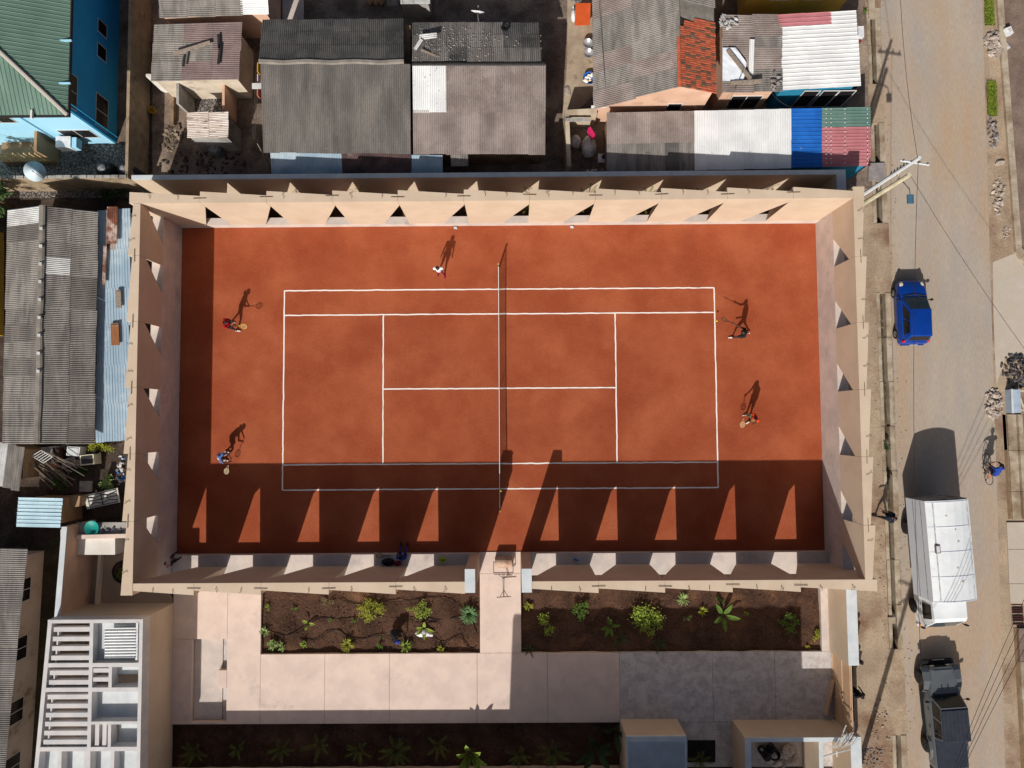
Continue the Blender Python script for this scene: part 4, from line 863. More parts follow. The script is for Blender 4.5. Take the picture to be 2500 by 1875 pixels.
# junk yard
sheet('junk_yard', px((0, 1080), (330, 1080), (330, 1300), (0, 1300)), .008, darkdirt)
H = thing('house', 'low shed with patched grey roof at the left edge by the timber pile', 'house', P(20, 1130))
roof(H, P(-40, 1070, 2.3), P(60, 1095, 2.3), P(-40, 1175, 2.2), 5, 1, lambda i, j, r: zincg if i == 2 else fibre, seed=36, jit=.03); wallu(H, ((-36, 1078), (56, 1098), (56, 1168), (-36, 1168)), 2.05, tanw)
tp_ = thing('timber_pile', 'slanting pile of grey poles and battens in the junk yard', 'timber pile', P(110, 1130)); rg = random.Random(9)
for k in range(26):
    a = P(48 + rg.uniform(0, 60), 1100 + rg.uniform(-4, 40), rg.uniform(.3, 1.6)); b = a + Vector((rg.uniform(1.1, 2.2), -rg.uniform(.9, 1.5), -rg.uniform(0, .5))); MB().tube([a, b], rg.uniform(.02, .04), 4).build('pole', timber, tp_)
ld = thing('ladder', 'pale metal rack like a ladder lying on the timber pile', 'rack', P(100, 1110))
A, B, Cc_, D = P(78, 1113, 1.7), P(101, 1099, 1.7), P(128, 1115, 1.65), P(106, 1130, 1.65)
for k in range(6): t = k / 5; MB().tube([A.lerp(D, t), B.lerp(Cc_, t)], .025, 4).build('rung', zincg, ld)
for a, b in ((A, D), (B, Cc_)): MB().tube([a, b], .03, 4).build('rail', zincg, ld)
def junk(name, cat, label, c, d, rz, m, m2, z=0.0):
    p = P(*c); t = thing(name, label, cat, p, rz); MB().box((0, 0, z + d[2] / 2), d).build('body', m, t, local=True)
    MB().box((0, 0, z + d[2] + .015), (d[0] * .8, d[1] * .75, .03)).build('top_panel', m2, t, local=True)
    for a, b in ((-1, -1), (1, 1), (-1, 1), (1, -1)): MB().box((a * d[0] * .42, b * d[1] * .42, z * .5 + .02), (.05, .05, z + .04)).build('foot', darkm, t, local=True)
    return t
junk('appliance', 'appliance', 'grey upturned cabinet in the junk yard below the gabled roof', (135, 1100), (.62, .45, .7), .1, zincg, greyw); junk('appliance', 'appliance', 'white boxy freezer lying in the junk yard', (196, 1101), (.7, .5, .6), -.1, whitep, captop, .05); junk('appliance', 'appliance', 'cream cooker shell open at the top in the junk yard', (232, 1121), (.75, .55, .7), .1, mat('cream', C(206, 202, 178), fine=.05), darkm, .05)
junk('crate', 'crate', 'dark brown crate standing between the junk cabinets', (155, 1105), (.35, .6, .7), 0, mat('crate_brown', C(82, 58, 48)), darkm); junk('crate', 'crate', 'orange plastic crate on the timber pile', (152, 1137), (.28, .22, .4), .5, mat('orange_pl', C(216, 104, 44), rough=.5), MATS['orange_pl'], .5); junk('crate', 'crate', 'pinkish cabinet frame lying aslant in the junk yard', (178, 1128), (.75, .45, .4), .25, mat('pinkgrey', C(190, 176, 176)), greyw); junk('crate', 'crate', 'yellowish low trolley beside the cream cooker shell', (205, 1128), (.5, .28, .35), .1, tm, timber, .1)
junk('crate', 'crate', 'dark green bin by the junk yard bush', (180, 1090), (.4, .3, .5), 0, darkm, blackm)
pile('junk and scrap heaped under the eave of the gabled house', (150, 1112), 2.4, .5, .25, 40, mat('junk_mix', C(150, 146, 140), C(74, 66, 60), scale=3, rnd=.5), .06, .2, 21, name='scrap_heap', cat='scrap')
pile('blue and white litter against the outside of the left court wall', (297, 1150), .25, .9, .2, 24, mat('litter_blue', C(210, 206, 200), C(40, 110, 180), scale=2.5, lo=.5, hi=.55), .06, .16, 22, name='litter', cat='litter')
cs = thing('cover_slab', 'square pale concrete slab lying in the junk yard', 'slab', P(212, 1187)); MB().prism(px((198, 1174), (227, 1174), (226, 1200), (197, 1200)), .02, .14).build('slab', conc, cs); MB().tube([P(200, 1191, .2), P(188, 1192, .22), P(184, 1190, .2), P(187, 1187, .2)], .02, 5).build('hook', steel, cs)
gp = thing('scrap_gate', 'white metal gate panel with scrollwork lying in the junk yard', 'gate', P(250, 1217, .5)); q4 = [P(u, v, .55) for u, v in ((206, 1210), (288, 1191), (294, 1226), (214, 1243))]
MB().slab(q4[0], q4[3], q4[2], q4[1], .05).build('panel', whitew, gp)
def gpt(s, t): return (q4[0].lerp(q4[1], s)).lerp(q4[3].lerp(q4[2], s), t) + Vector((0, 0, .08))
for ln in (((.1, .08), (.95, .08), (.95, .92), (.1, .92), (.1, .08)), ((.1, .5), (.95, .5)), ((.5, .08), (.5, .92)), ((.1, .2), (.3, .35), (.5, .2), (.7, .35), (.95, .2)), ((.1, .8), (.3, .65), (.5, .8), (.7, .65), (.95, .8))): MB().tube([gpt(*x) for x in ln], .02, 4).build('scroll_bar', darkm, gp)
sh = thing('shed', 'small shed with pale turquoise ribbed roof at the left', 'shed', P(100, 1250))
roof(sh, P(40, 1286, 2.3), P(46, 1214, 2.3), P(146, 1285, 2.3), 4, 1, mat('tin_turq', C(190, 214, 222), C(170, 198, 208), scale=1.2, c3=C(206, 190, 180), s3=2, lo3=.66, hi3=.74, fine=.05, rough=.6), pitch=.19, amp=.03, rib=True, seed=37, jit=.003); wallu(sh, ((52, 1219), (142, 1219), (142, 1279), (48, 1279)), 2.1, tanw); wallu(sh, ((148, 1213), (196, 1211), (193, 1236), (148, 1245)), 1.1, tanw, name='side_wall'); 
# small annex with turquoise basin
an = thing('annex', 'small annex with white lit wall and pink parapet left of the court', 'annex', P(235, 1320))
MB().prism(px((190, 1283), (318, 1283), (318, 1342), (190, 1342)), 0, 1.5).build('wall', whitew, an)
MB().prism(px((185, 1306), (313, 1303), (313, 1313), (185, 1316), z=1.7), 1.5, 1.75).build('parapet', pink, an)
MB().prism(px((188, 1275), (313, 1275), (313, 1306), (188, 1306), z=1.5), 1.5, 1.53).build('roof_slab', greyw, an)
for u0, u1 in ((205, 222), (238, 268)): 
    y = P(200, 1342).y; MB().b2((P(u0, 1335, .9).x, y - .012, .75), (P(u1, 1335, .9).x, y + .02, 1.25)).build('niche', mat('niche', C(140, 100, 74), fine=.06), an)
basin('turquoise plastic basin on the annex roof left of the court', (228, 1288), .36, .16, mat('turq_pl', C(30, 140, 130), rough=.5, fine=.03), 1.55)
pile('dark clothes and scraps on the annex roof by the basin', (265, 1293, 1.55), .7, .15, .04, 14, mat('rags', C(70, 70, 82), C(110, 106, 112), scale=4, rnd=.4), .05, .12, 23, name='rags', cat='rags')
sheet('courtyard', px((150, 1300), (330, 1300), (422, 1460), (422, 1500), (140, 1520)), .012, mat('yard_floor', C(178, 156, 136), C(162, 140, 122), scale=.5, fine=.05, bump=.05))
yw = thing('yard_wall', 'tall wall with pale capping between the courtyard and the left alley', 'wall', P(160, 1400))
a, b = P(157, 1286, 2.6), P(139, 1508, 2.6); MB().prism([(a.x - .12, a.y), (a.x + .12, a.y), (b.x + .12, b.y), (b.x - .12, b.y)], 0, 2.56).build('wall', pinkw, yw); MB().prism([(a.x - .14, a.y), (a.x + .14, a.y), (b.x + .14, b.y), (b.x - .14, b.y)], 2.56, 2.6).build('capping', captop, yw)
lw = thing('low_wall', 'thin cream wall dividing the courtyard beside the round planter', 'wall', P(240, 1420)); a, b = P(245, 1341, .3), P(233, 1498, .3); MB().prism([(a.x - .07, a.y), (a.x + .07, a.y), (b.x + .07, b.y), (b.x - .07, b.y)], 0, .3).build('wall', mat('cream_wall', C(222, 206, 182), fine=.04), lw); MB().prism([(a.x - .08, a.y), (a.x + .08, a.y), (b.x + .08, b.y), (b.x - .08, b.y)], .3, .33).build('capping', MATS['cream_wall'], lw)
rp = thing('round_planter', 'round dark planter hole half hidden by the left court wall', 'planter', P(302, 1395)); MB().lathe(P(302, 1396), [(.62, 0), (.62, .06), (.56, .06), (.55, .02), (.01, .02)], 22).build('rim', darkm, rp); MB().lathe(P(302, 1396, .025), [(.54, 0), (.5, .02), (.01, .02)], 18).build('soil', soil, rp)
# house at bottom left
H = thing('house', 'long house with grey corrugated roof and dark windows at the bottom left', 'house', P(30, 1600))
roof(H, P(-70, 1338, 3.2), P(-130, 1900, 3.2), P(67, 1338, 2.9), 14, 2, fibre, seed=38)
xa, xb = P(108, 1345).x, P(80, 1875).x
MB().prism([(xa - 5, P(0, 1345).y), (xa, P(0, 1345).y), (P(75, 1900).x, P(0, 1900).y), (xa - 6, P(0, 1900).y)], 0, 2.85).build('wall', mat('wall_stained', C(206, 194, 182), C(186, 172, 158), scale=.7, c3=C(110, 92, 74), s3=.7, lo3=.54, hi3=.7, fine=.08), H)
d_ = (Vector((P(75, 1900).x, P(0, 1900).y)) - Vector((xa, P(0, 1345).y))).normalized(); nrm = (-d_.y, d_.x)
a0 = Vector((xa, P(0, 1345).y))
for s in (1.2, 4.2, 7.4, 10.2): window(H, a0 + d_ * s, a0 + d_ * (s + 1.15), 1.0, 2.1, nrm, 1)
sheet('alley_west', px((66, 1340), (165, 1300), (140, 1520), (120, 1900), (60, 1900)), .01, mat('mossy', C(84, 74, 58), C(56, 52, 38), scale=.8, c3=C(70, 78, 44), s3=.7, lo3=.56, hi3=.7, fine=.25, fscale=10, bump=.5))
# ---------------------------------------------------------------- pavilion with slatted roof (bottom left)
pv = thing('pavilion', 'beige pavilion with slatted concrete roof in the bottom left corner', 'building', P(270, 1650))
zt = 3.3
def rp_(u, v, z=zt): return P(u, v, z)
wx0, wx1 = rp_(117, 1513).x, rp_(347, 1600).x; wy1 = rp_(200, 1513).y; wy0 = wy1 - 9.4
th = .2
xsl = (rp_(84, 1869).x - rp_(117, 1513).x) / (rp_(84, 1869).y - rp_(117, 1513).y)
wxl = lambda y: wx0 + (y - wy1) * xsl
for lo, hi in (((wx0, wy1 - th), (wx1, wy1)), ((wx1 - th, wy0), (wx1, wy1 - th))): MB().b2((*lo, -.1), (*hi, 2.55)).build('wall', beige, pv)
MB().prism([(wxl(wy0), wy0), (wxl(wy0) + th, wy0), (wxl(wy1 - th) + th, wy1 - th), (wxl(wy1 - th), wy1 - th)], -.1, 2.55).build('wall', beige, pv)
MB().b2((wx0 - .3, wy0 + .3, .0), (wx1 - th, wy1 - th, .05)).build('floor', conc, pv)
def vy(v): return rp_(200, v).y
def ux_(u): return rp_(u, 1600).x
cm = mat('roof_frame', C(206, 200, 196), C(190, 188, 188), scale=1.2, fine=.06)
xm = ux_(222)
fr = [(wx0 - .004, wy1 - .17, wx1 + .004, wy1 + .004), (wx1 - .17, wy0, wx1 + .004, wy1 - .17), (xm - .09, wy0, xm + .09, wy1 - .17)]
for (v) in (1624, 1684, 1829):
    y = vy(v); fr.append((wxl(y) + .2, y - .1, xm - .09, y + .1)); fr.append((xm + .09, y - .1, wx1 - .17, y + .1))
MB().prism([(wxl(wy0), wy0), (wxl(wy0) + .2, wy0), (wx0 + .2, wy1 - .17), (wx0, wy1 - .17)], 2.55, zt).build('roof_beam', cm, pv)
for q in fr: MB().b2((q[0], q[1], 2.55), (q[2], q[3], zt)).build('roof_beam', cm, pv)
for v0, v1, n in ((1520, 1622, 4), (1626, 1682, 2), (1686, 1827, 6)):
    for k in range(n):
        y = vy(v0 + (v1 - v0) * (k + .75) / (n + .4)); MB().b2((wxl(y) + .3, y - .11, zt - .42), (xm - .08, y + .11, zt - .06)).build('louvre', cm, pv)
        MB().b2((wxl(y) + .46, y - .3, zt - .36), (wxl(y) + .53, y - .11, zt - .1)).build('spacer', cm, pv)
xq = ux_(270)
MB().b2((xq - .08, vy(1684) + .1, 2.55), (xq + .08, vy(1624) - .1, zt - .003)).build('roof_beam', cm, pv); MB().b2((xq - .05, vy(1829) + .1, 2.55), (xq + .1, vy(1766), zt - .003)).build('roof_beam', cm, pv)
MB().b2((xm + .09, vy(1766) - .06, 2.55), (wx1 - .17, vy(1766) + .08, zt - .006)).build('roof_beam', cm, pv)
for (u0, u1, v0, v1) in ((272, 338, 1628, 1656), (226, 338, 1688, 1762), (280, 338, 1770, 1826), (90, 338, 1835, 1900)): MB().b2((ux_(u0), vy(v1), zt - .62), (ux_(u1), vy(v0), zt - .55)).build('roof_slab', captop, pv)
for v in (1638, 1660): MB().b2((xm + .09, vy(v) - .1, zt - .4), (xq - .08, vy(v) + .1, zt - .05)).build('louvre', cm, pv)
for u in (240, 258): MB().b2((ux_(u) - .1, vy(1826), zt - .4), (ux_(u) + .1, vy(1770), zt - .05)).build('louvre', cm, pv)
for u in (150, 214, 278): MB().b2((ux_(u) - .05, wy0, 2.55), (ux_(u) + .13, vy(1829) - .1, zt - .004)).build('roof_beam', cm, pv)
MB().b2((xm + .1, vy(1622), zt - .5), (wx1 - .18, vy(1520), zt - .46)).build('roof_slab', captop, pv)
roof(pv, rp_(256, 1533), rp_(256, 1606), rp_(331, 1533), 5, 1, zinc, pitch=.3, amp=.05, rib=True, seed=39, jit=.002, name='skylight_sheet')
MB().b2((ux_(331), vy(1612), zt - .1), (ux_(336), vy(1520), zt + .02)).build('skylight_frame', whitep, pv)
MB().box((ux_(290), wy1 - 1, .1), (.01, .01, .01)).build('floor_boss', cm, pv) if False else None
# ---------------------------------------------------------------- kiosks bottom right
k1 = thing('kiosk', 'flat roofed beige kiosk with grey blue top at the bottom edge', 'kiosk', P(1590, 1800))
x0, x1, y1 = P(1529, 1798, 2.2).x, P(1676, 1798, 2.2).x, P(1600, 1798, 2.2).y
MB().b2((x0, y1 - 4, 0), (x1, y1, 2.05)).build('wall', beige, k1); MB().b2((x0 - .003, y1 - 4, 2.05), (x1 + .003, y1 + .003, 2.2)).build('parapet', captop, k1); MB().b2((x0 + .1, y1 - 4, 2.2), (x1 - .1, y1 - .26, 2.206)).build('roof_sheet', mat('roof_bluegrey', C(176, 186, 194), C(160, 170, 178), scale=1.5, fine=.05), k1)
sheet('planter_pit', px((1678, 1806), (1746, 1806), (1746, 1860), (1678, 1860)), .052, mat('pit_black', C(36, 30, 26), C(26, 22, 20), scale=3, fine=.3))
k2 = thing('kiosk', 'roofless beige room with grey wall tops holding sacks at the bottom right', 'kiosk', P(1950, 1830))
z2 = 2.25; X = lambda u: P(u, 1820, z2).x; Yv = lambda v: P(1900, v, z2).y
for (u0, v0, u1, v1) in ((1819, 1801, 1833.5, 1960), (1833.5, 1801, 2077, 1811.5), (1999, 1811.5, 2009, 1960), (2077, 1800, 2103, 1960)):
    MB().b2((X(u0), Yv(v1), 0), (X(u1), Yv(v0), z2 - .04)).build('wall', beige, k2); MB().b2((X(u0), Yv(v1), z2 - .04), (X(u1), Yv(v0), z2)).build('wall_top', captop, k2)
wl_ = thing('street_wall', 'thick wall with grey top between the garden and the street', 'wall', P(2060, 1540))
a, b = P(2066, 1448, 2.3), P(2072, 1625, 2.3)
MB().prism([(a.x, -10.3), (a.x + .52, -10.3), (b.x + .52, b.y), (b.x, b.y)], 0, 2.26).build('wall', beige, wl_); MB().prism([(a.x, -10.3), (a.x + .53, -10.3), (b.x + .53, b.y), (b.x - .003, b.y - .003)], 2.26, 2.3).build('capping', captop, wl_)
gt = thing('street_gate', 'beige metal street gate in two leaves below the grey topped wall', 'gate', P(2070, 1700))
gm = mat('gate_beige', C(200, 168, 136), C(186, 154, 124), scale=1, fine=.04, rough=.6)
yb2 = P(2077, 1795, 2.3).y; ym = P(2076, 1738, 2.3).y
for (ya, yb_) in ((b.y - .02, ym + .01), (ym - .01, yb2 + .05)):
    lf = MB().b2((b.x + .12, yb_, .05), (b.x + .17, ya, 2.25)).build('gate_leaf', gm, gt); MB().b2((b.x + .09, yb_, .05), (b.x + .12, yb_ + .06, 2.25)).build('stile', gm, lf)
    for z in (.1, 1.2, 2.1): MB().b2((b.x + .09, yb_ + .06, z), (b.x + .12, ya, z + .06)).build('rail', gm, lf)
od = thing('gate_leaf', 'pair of low beige boards on the ground inside the street gate', 'gate', P(2010, 1720)); a_, b_ = P(2029, 1655), P(2011, 1740)  # low boards added beside the lit floor patch, not a full gate leaf
d = (b_ - a_); MB().box(((a_.x + b_.x) / 2, (a_.y + b_.y) / 2,   .2), (d.length, .05, .3), math.atan2(d.y, d.x)).build('panel', gm, od); MB().box(((a_.x + b_.x) / 2, (a_.y + b_.y) / 2, .37), (d.length, .08, .04), math.atan2(d.y, d.x)).build('top_rail', gm, od)
tarp = thing('cement_sacks', 'crumpled pale heap of empty sacks inside the roofless room', 'sacks', P(1905, 1830)); rg = random.Random(2)
for k in range(24):
    p = P(1905 + rg.uniform(-32, 32), 1838 + rg.uniform(-22, 16), .1); random.seed(k); m_ = MB(); m_.ell((p.x, p.y, rg.uniform(.1, .8)), (rg.uniform(.15, .35), rg.uniform(.1, .25), .1), 8, 4, M=Euler((rg.uniform(-.6, .6), rg.uniform(-.6, .6), rg.uniform(0, 3))).to_matrix(), jit=.25); m_.build('sack', mat('cement_sack', C(196, 184, 170), C(170, 158, 146), scale=4, rnd=.15), tarp)
gc = thing('gas_cylinder', 'dark gas cylinder inside the roofless room beside the sacks', 'gas cylinder', P(1855, 1830)); MB().lathe(P(1858, 1828), [(.2, 0), (.22, .1), (.22, 1.0), (.12, 1.15)], 14).build('body', darkm, gc); MB().lathe(P(1858, 1828, 1.15), [(.07, 0), (.07, .12)], 10).build('valve', steel, gc)
jb = thing('paint_drum', 'black drum inside the roofless room left of the sacks', 'drum', P(1880, 1826)); MB().lathe(P(1878, 1826), [(.3, 0), (.3, .85), (.27, .85), (.27, .7)], 14).build('body', blackm, jb); MB().tube([P(1878, 1826, .85) + Vector((.3 * math.cos(a), .3 * math.sin(a), 0)) for a in np.linspace(0, 6.28, 15)[:-1]], .015, 5, closed=True).build('rim', darkm, jb)
sp = thing('stick_bundle', 'bundle of grey sticks laid across the roofless room corner', 'sticks', P(2050, 1815)); rg = random.Random(6)
for k in range(18):
    a = P(2030 + k * 3, 1828 - k * .5 + rg.uniform(-3, 3), 2.4); b = a + Vector((rg.uniform(.15, .45), rg.uniform(.35, .75), rg.uniform(0, .2))); MB().tube([a, b], .022, 4).build('stick', zincg, sp)
MB().tube([P(2010, 1847, 2.35), P(2078, 1828, 2.5)], .04, 5).build('stick', zincg, sp); MB().tube([P(2043, 1834, 2.45), P(2044, 1848, 2.45)], .03, 4).build('stick', whitep, sp)
for k in range(3): MB().tube([P(2050 + 9 * k, 1808, 2.4), P(2066 + 8 * k, 1770 + 22 * (k > 0), 2.4)], .03, 4).build('stick', zincg, sp)
# ---------------------------------------------------------------- vehicles (local frame: +y forward)
tyre_m = mat('tyre', C(38, 36, 35), rough=.85, fine=.15); rim_m = mat('rim', C(170, 168, 168), C(130, 128, 128), scale=12, rough=.4, metal=.5, coord='obj')
vglass = mat('vehicle_glass', C(52, 68, 76), rough=.12, spec=.6, fine=0); dglass = mat('vehicle_glass_dark', C(22, 22, 24), rough=.12, spec=.5, fine=0)
carblue = mat('paint_blue', C(8, 66, 160), C(6, 60, 150), scale=2, rough=.32, metal=.25, spec=.5, fine=.03, coat=.35, coord='obj')
twhite = mat('truck_white', C(226, 228, 228), C(214, 217, 219), scale=1.2, c3=C(176, 174, 172), s3=2.4, lo3=.66, hi3=.76, rough=.5, fine=.03)
tgrey = mat('truck_side', C(206, 210, 216), C(198, 202, 210), scale=1, rough=.5, fine=.02)
pgrey = mat('pickup_grey', C(104, 108, 110), C(96, 100, 104), scale=2, rough=.35, metal=.3, spec=.5, fine=.03, coat=.3)
pdark = mat('pickup_canvas', C(46, 50, 62), C(40, 44, 56), scale=3, rough=.8, fine=.06)
lampw = mat('lamp_clear', C(216, 206, 184), rough=.2, fine=0); lampr = mat('lamp_red', C(190, 20, 26), rough=.25, fine=0); lampo = mat('lamp_amber', C(216, 130, 40), rough=.3, fine=0)
def sec(y, w, zb, zs, zt, wt):   # one cross-section loop of a car body
    return [Vector((-w * .88, y, zb)), Vector((-w, y, zb + .12)), Vector((-w, y, zs)), Vector((-wt, y, zt)), Vector((wt, y, zt)), Vector((w, y, zs)), Vector((w, y, zb + .12)), Vector((w * .88, y, zb))]
def wheel(parent, x, y, r, w, spokes=5, rimm=None):
    q = Matrix.Rotation(math.pi / 2, 3, 'Y')
    ty = MB().lathe((x, y, r), [(r * .6, -w / 2), (r * .92, -w / 2), (r, -w * .35), (r, w * .35), (r * .92, w / 2), (r * .6, w / 2)], 20, M=q).build('wheel', tyre_m, parent, local=True, smooth=True)
    m = MB(); s = 1 if x > 0 else -1
    m.lathe((x + s * w * .38, y, r), [(r * .64, -.02), (r * .6, .03), (r * .5, .0), (r * .02, .02)], 18, M=q)
    for k in range(spokes): a = 2 * math.pi * k / spokes; m.box((x + s * (w * .38 + .03), y + math.cos(a) * r * .34, r + math.sin(a) * r * .34), (.03, r * .14, r * .5), M=Matrix.Rotation(a - math.pi / 2, 3, 'X'))
    m.build('rim', rimm or rim_m, ty, local=True)
def frame_of(cx, cy, rz): return (cx, cy, 0), rz
# small blue hatchback
c = thing('car', 'small bright blue hatchback parked on the road', 'car', (22.40, 3.95, 0), .012)
W2 = .78
m = MB(); m.loft([sec(-1.74, .60, .32, .70, .80, .52), sec(-1.66, .72, .22, .78, .92, .64), sec(-1.2, W2, .2, .84, .98, .70), sec(0, W2, .2, .82, .96, .70), sec(.75, W2, .2, .80, .93, .69), sec(1.25, .77, .22, .74, .86, .64), sec(1.6, .68, .24, .66, .74, .52), sec(1.75, .5, .3, .55, .62, .36)])
m.build('body', carblue, c, local=True, smooth=True)
gb_ = [(-.69, -1.62, .96), (.69, -1.62, .96), (.69, .80, .93), (-.69, .80, .93)]; gt_ = [(-.55, -1.36, 1.47), (.55, -1.36, 1.47), (.56, .02, 1.50), (-.56, .02, 1.50)]
MB().hexa([Vector(p) for p in gb_ + gt_]).build('cabin', carblue, c, local=True)
rf = [Vector((x, y, z)) for x, y, z in ((-.57, -1.42, 1.475), (.57, -1.42, 1.475), (.575, .06, 1.5), (-.575, .06, 1.5))]; MB().hexa(rf + [Vector((p.x * .9, p.y * .94, p.z + .045)) for p in rf]).build('roof', carblue, c, local=True, smooth=False)
def onface(a, b, c_, d_, s0, s1, t0, t1, off):
    a, b, c_, d_ = map(Vector, (a, b, c_, d_)); f = lambda s, t: a.lerp(b, s).lerp(d_.lerp(c_, s), t); n = (b - a).cross(d_ - a).normalized() * off
    return [f(s0, t0) + n, f(s1, t0) + n, f(s1, t1) + n, f(s0, t1) + n]
def gl(name, a, b, c_, d_, s0, s1, t0, t1, m, par, t=.012):
    q = onface(a, b, c_, d_, s0, s1, t0, t1, .004); return MB().slab(*q, t).build(name, m, par, local=True)
gl('windscreen', gb_[2], gb_[3], gt_[3], gt_[2], .05, .95, .06, .95, vglass, c); gl('rear_window', gb_[0], gb_[1], gt_[1], gt_[0], .08, .92, .2, .9, dglass, c)
for (p0, p1, q1, q0) in ((gb_[3], gb_[0], gt_[0], gt_[3]), (gb_[1], gb_[2], gt_[2], gt_[1])):
    gl('side_window', p0, p1, q1, q0, .14, .46, .12, .88, dglass, c); gl('side_window', p0, p1, q1, q0, .5, .86, .12, .88, dglass, c)
MB().tube([(-.62, .84, .95), (0, .95, .93), (.62, .84, .95)], .03, 4, flat=.4).build('wiper_cowl', darkm, c, local=True); MB().tube([(.1, .86, .97), (.5, .6, 1.1)], .012, 4).build('wiper', blackm, c, local=True)
for s in (-1, 1):
    MB().ell((s * .55, 1.42, .70), (.13, .28, .1), 10, 5).build('headlight', lampw, c, local=True, smooth=True); MB().ell((s * .64, -1.58, .86), (.1, .1, .16), 8, 5).build('taillight', lampr, c, local=True, smooth=True)
    MB().ell((s * .88, .62, 1.0), (.11, .07, .07), 8, 5).build('mirror', blackm, c, local=True, smooth=True); MB().tube([(s * .7, .62, .97), (s * .84, .62, .99)], .02, 4).build('mirror_arm', blackm, c, local=True)
    for y in (1.12, -1.12): wheel(c, s * .70, y, .28, .17, 7)
MB().box((0, -1.75, .45), (1.2, .08, .2)).build('bumper', carblue, c, local=True); MB().box((0, 1.74, .42), (1.0, .08, .18)).build('bumper', carblue, c, local=True); MB().box((0, -1.78, .62), (.42, .02, .11)).build('number_plate', whitep, c, local=True); MB().box((.12, -1.70, .86), (.2, .03, .03)).build('tailgate_handle', steel, c, local=True)
for o_ in [q for q in c.children if q.name.split('.')[0] in ('body', 'cabin', 'roof')]:
    bv = o_.modifiers.new('round', 'BEVEL'); bv.width = .07; bv.segments = 3; bv.limit_method = 'ANGLE'; bv.angle_limit = math.radians(20)
    o_.data.polygons.foreach_set('use_smooth', [True] * len(o_.data.polygons))
# white box truck, nose to the bottom of the picture
c = thing('truck', 'white box truck with dirty white roof parked facing down the street', 'truck', (22.78, -8.88, 0), math.pi + .052)
bh0, bh1 = .95, 3.0
camb = lambda x: bh1 - .02 - .22 * (x / 1.1) ** 2
csx = [-1.1, -.9, -.6, -.2, .2, .6, .9, 1.1]
MB().loft([[Vector((x, y, camb(x) - .03)) for x in csx] + [Vector((1.1, y, bh0)), Vector((-1.1, y, bh0))] for y in (-2.95, 2.1)]).build('cargo_box', tgrey, c, local=True)
rfz = MB().loft([[Vector((x * 1.003, y, camb(x))) for x in csx] + [Vector((x * 1.003, y, camb(x) - .04)) for x in reversed(csx)] for y in (-2.953, 2.103)]).build('box_roof', twhite, c, local=True)
for k in range(5): y = -2.9 + k * 1.24; MB().loft([[Vector((x * .985, yy, camb(x) + .002)) for x in csx] + [Vector((x * .985, yy, camb(x) + .018)) for x in reversed(csx)] for yy in (y, y + .04)]).build('roof_seam', tgrey, rfz, local=True)
for x in (-1.0, .75): MB().b2((x, -2.9, camb(x + .04) - .03), (x + .06, 2.08, camb(x + .04) + .014)).build('roof_strip', mat('strip_grey', C(196, 200, 204), C(160, 160, 160), scale=4), rfz, local=True)
MB().b2((.62, -.75, bh1 - .25), (.86, -.35, bh1 - .05)).build('roof_vent', mat('vent_rim', C(110, 92, 84)), rfz, local=True); MB().b2((.66, -.71, bh1 - .05), (.82, -.39, bh1 - .04)).build('vent_lid', tgrey, rfz, local=True)
for (x, y, r) in ((-.2, -1.5, .05), (-.15, .4, .06), (-.35, 1.1, .07), (0.2, -2.2, .05), (-.3, -.9, .06)): MB().lathe((x, y, camb(x) - .004), [(r, 0), (r * .8, .012)], 9).build('rust_spot', mat('spot', C(150, 136, 126), C(190, 180, 170), scale=9), rfz, local=True)
for z in (1.6, 2.3): MB().b2((1.1, -2.9, z), (1.112, 2.05, z + .03)).build('side_seam', steel, c, local=True)
for x in (-.55, 0.0, .55): MB().tube([(x, -2.99, 1.1), (x, -2.99, 2.85)], .02, 5).build('door_bar', steel, c, local=True)
MB().b2((-1.06, -2.99, 1.0), (1.06, -2.95, 2.7)).build('rear_door', greyw, c, local=True)
cab = [[Vector((-.86, 2.2, .5)), Vector((.86, 2.2, .5)), Vector((.86, 2.2, 2.2)), Vector((-.86, 2.2, 2.2))], [Vector((-.88, 3.1, .5)), Vector((.88, 3.1, .5)), Vector((.84, 3.1, 2.25)), Vector((-.84, 3.1, 2.25))], [Vector((-.86, 3.35, .5)), Vector((.86, 3.35, .5)), Vector((.80, 3.28, 2.18)), Vector((-.80, 3.28, 2.18))], [Vector((-.84, 3.78, .5)), Vector((.84, 3.78, .5)), Vector((.82, 3.76, 1.25)), Vector((-.82, 3.76, 1.25))]]
MB().loft(cab).build('cab', twhite, c, local=True)
fc = (Vector((.82, 3.76, 1.25)), Vector((-.82, 3.76, 1.25)), Vector((-.80, 3.28, 2.18)), Vector((.80, 3.28, 2.18)))
gl('windscreen', *fc, .05, .95, .06, .92, vglass, c)
for s in (-1, 1):
    pts = [(s * .885, 2.45, 1.3), (s * .885, 3.3, 1.3), (s * .86, 3.15, 2.05), (s * .86, 2.45, 2.05)]; pts = pts if s > 0 else [pts[1], pts[0], pts[3], pts[2]]
    MB().slab(*pts, .02).build('side_window', dglass, c, local=True); MB().tube([(s * .88, 3.55, 1.5), (s * 1.08, 3.66, 1.62)], .02, 5).build('mirror_arm', blackm, c, local=True); MB().box((s * 1.12, 3.66, 1.62), (.12, .06, .28)).build('mirror', blackm, c, local=True)
    MB().box((s * .62, 3.8, .85), (.24, .06, .16)).build('headlight', lampw, c, local=True); MB().box((s * .84, 3.74, .86), (.08, .12, .14)).build('indicator', lampo, c, local=True); MB().box((s * .89, 2.55, 1.15), (.02, .12, .04)).build('door_handle', blackm, c, local=True)
    wheel(c, s * .82, 2.85, .38, .22, 6, darkm); wheel(c, s * .78, -1.3, .38, .42, 6, mat('rim_cream', C(200, 184, 164), fine=.1))
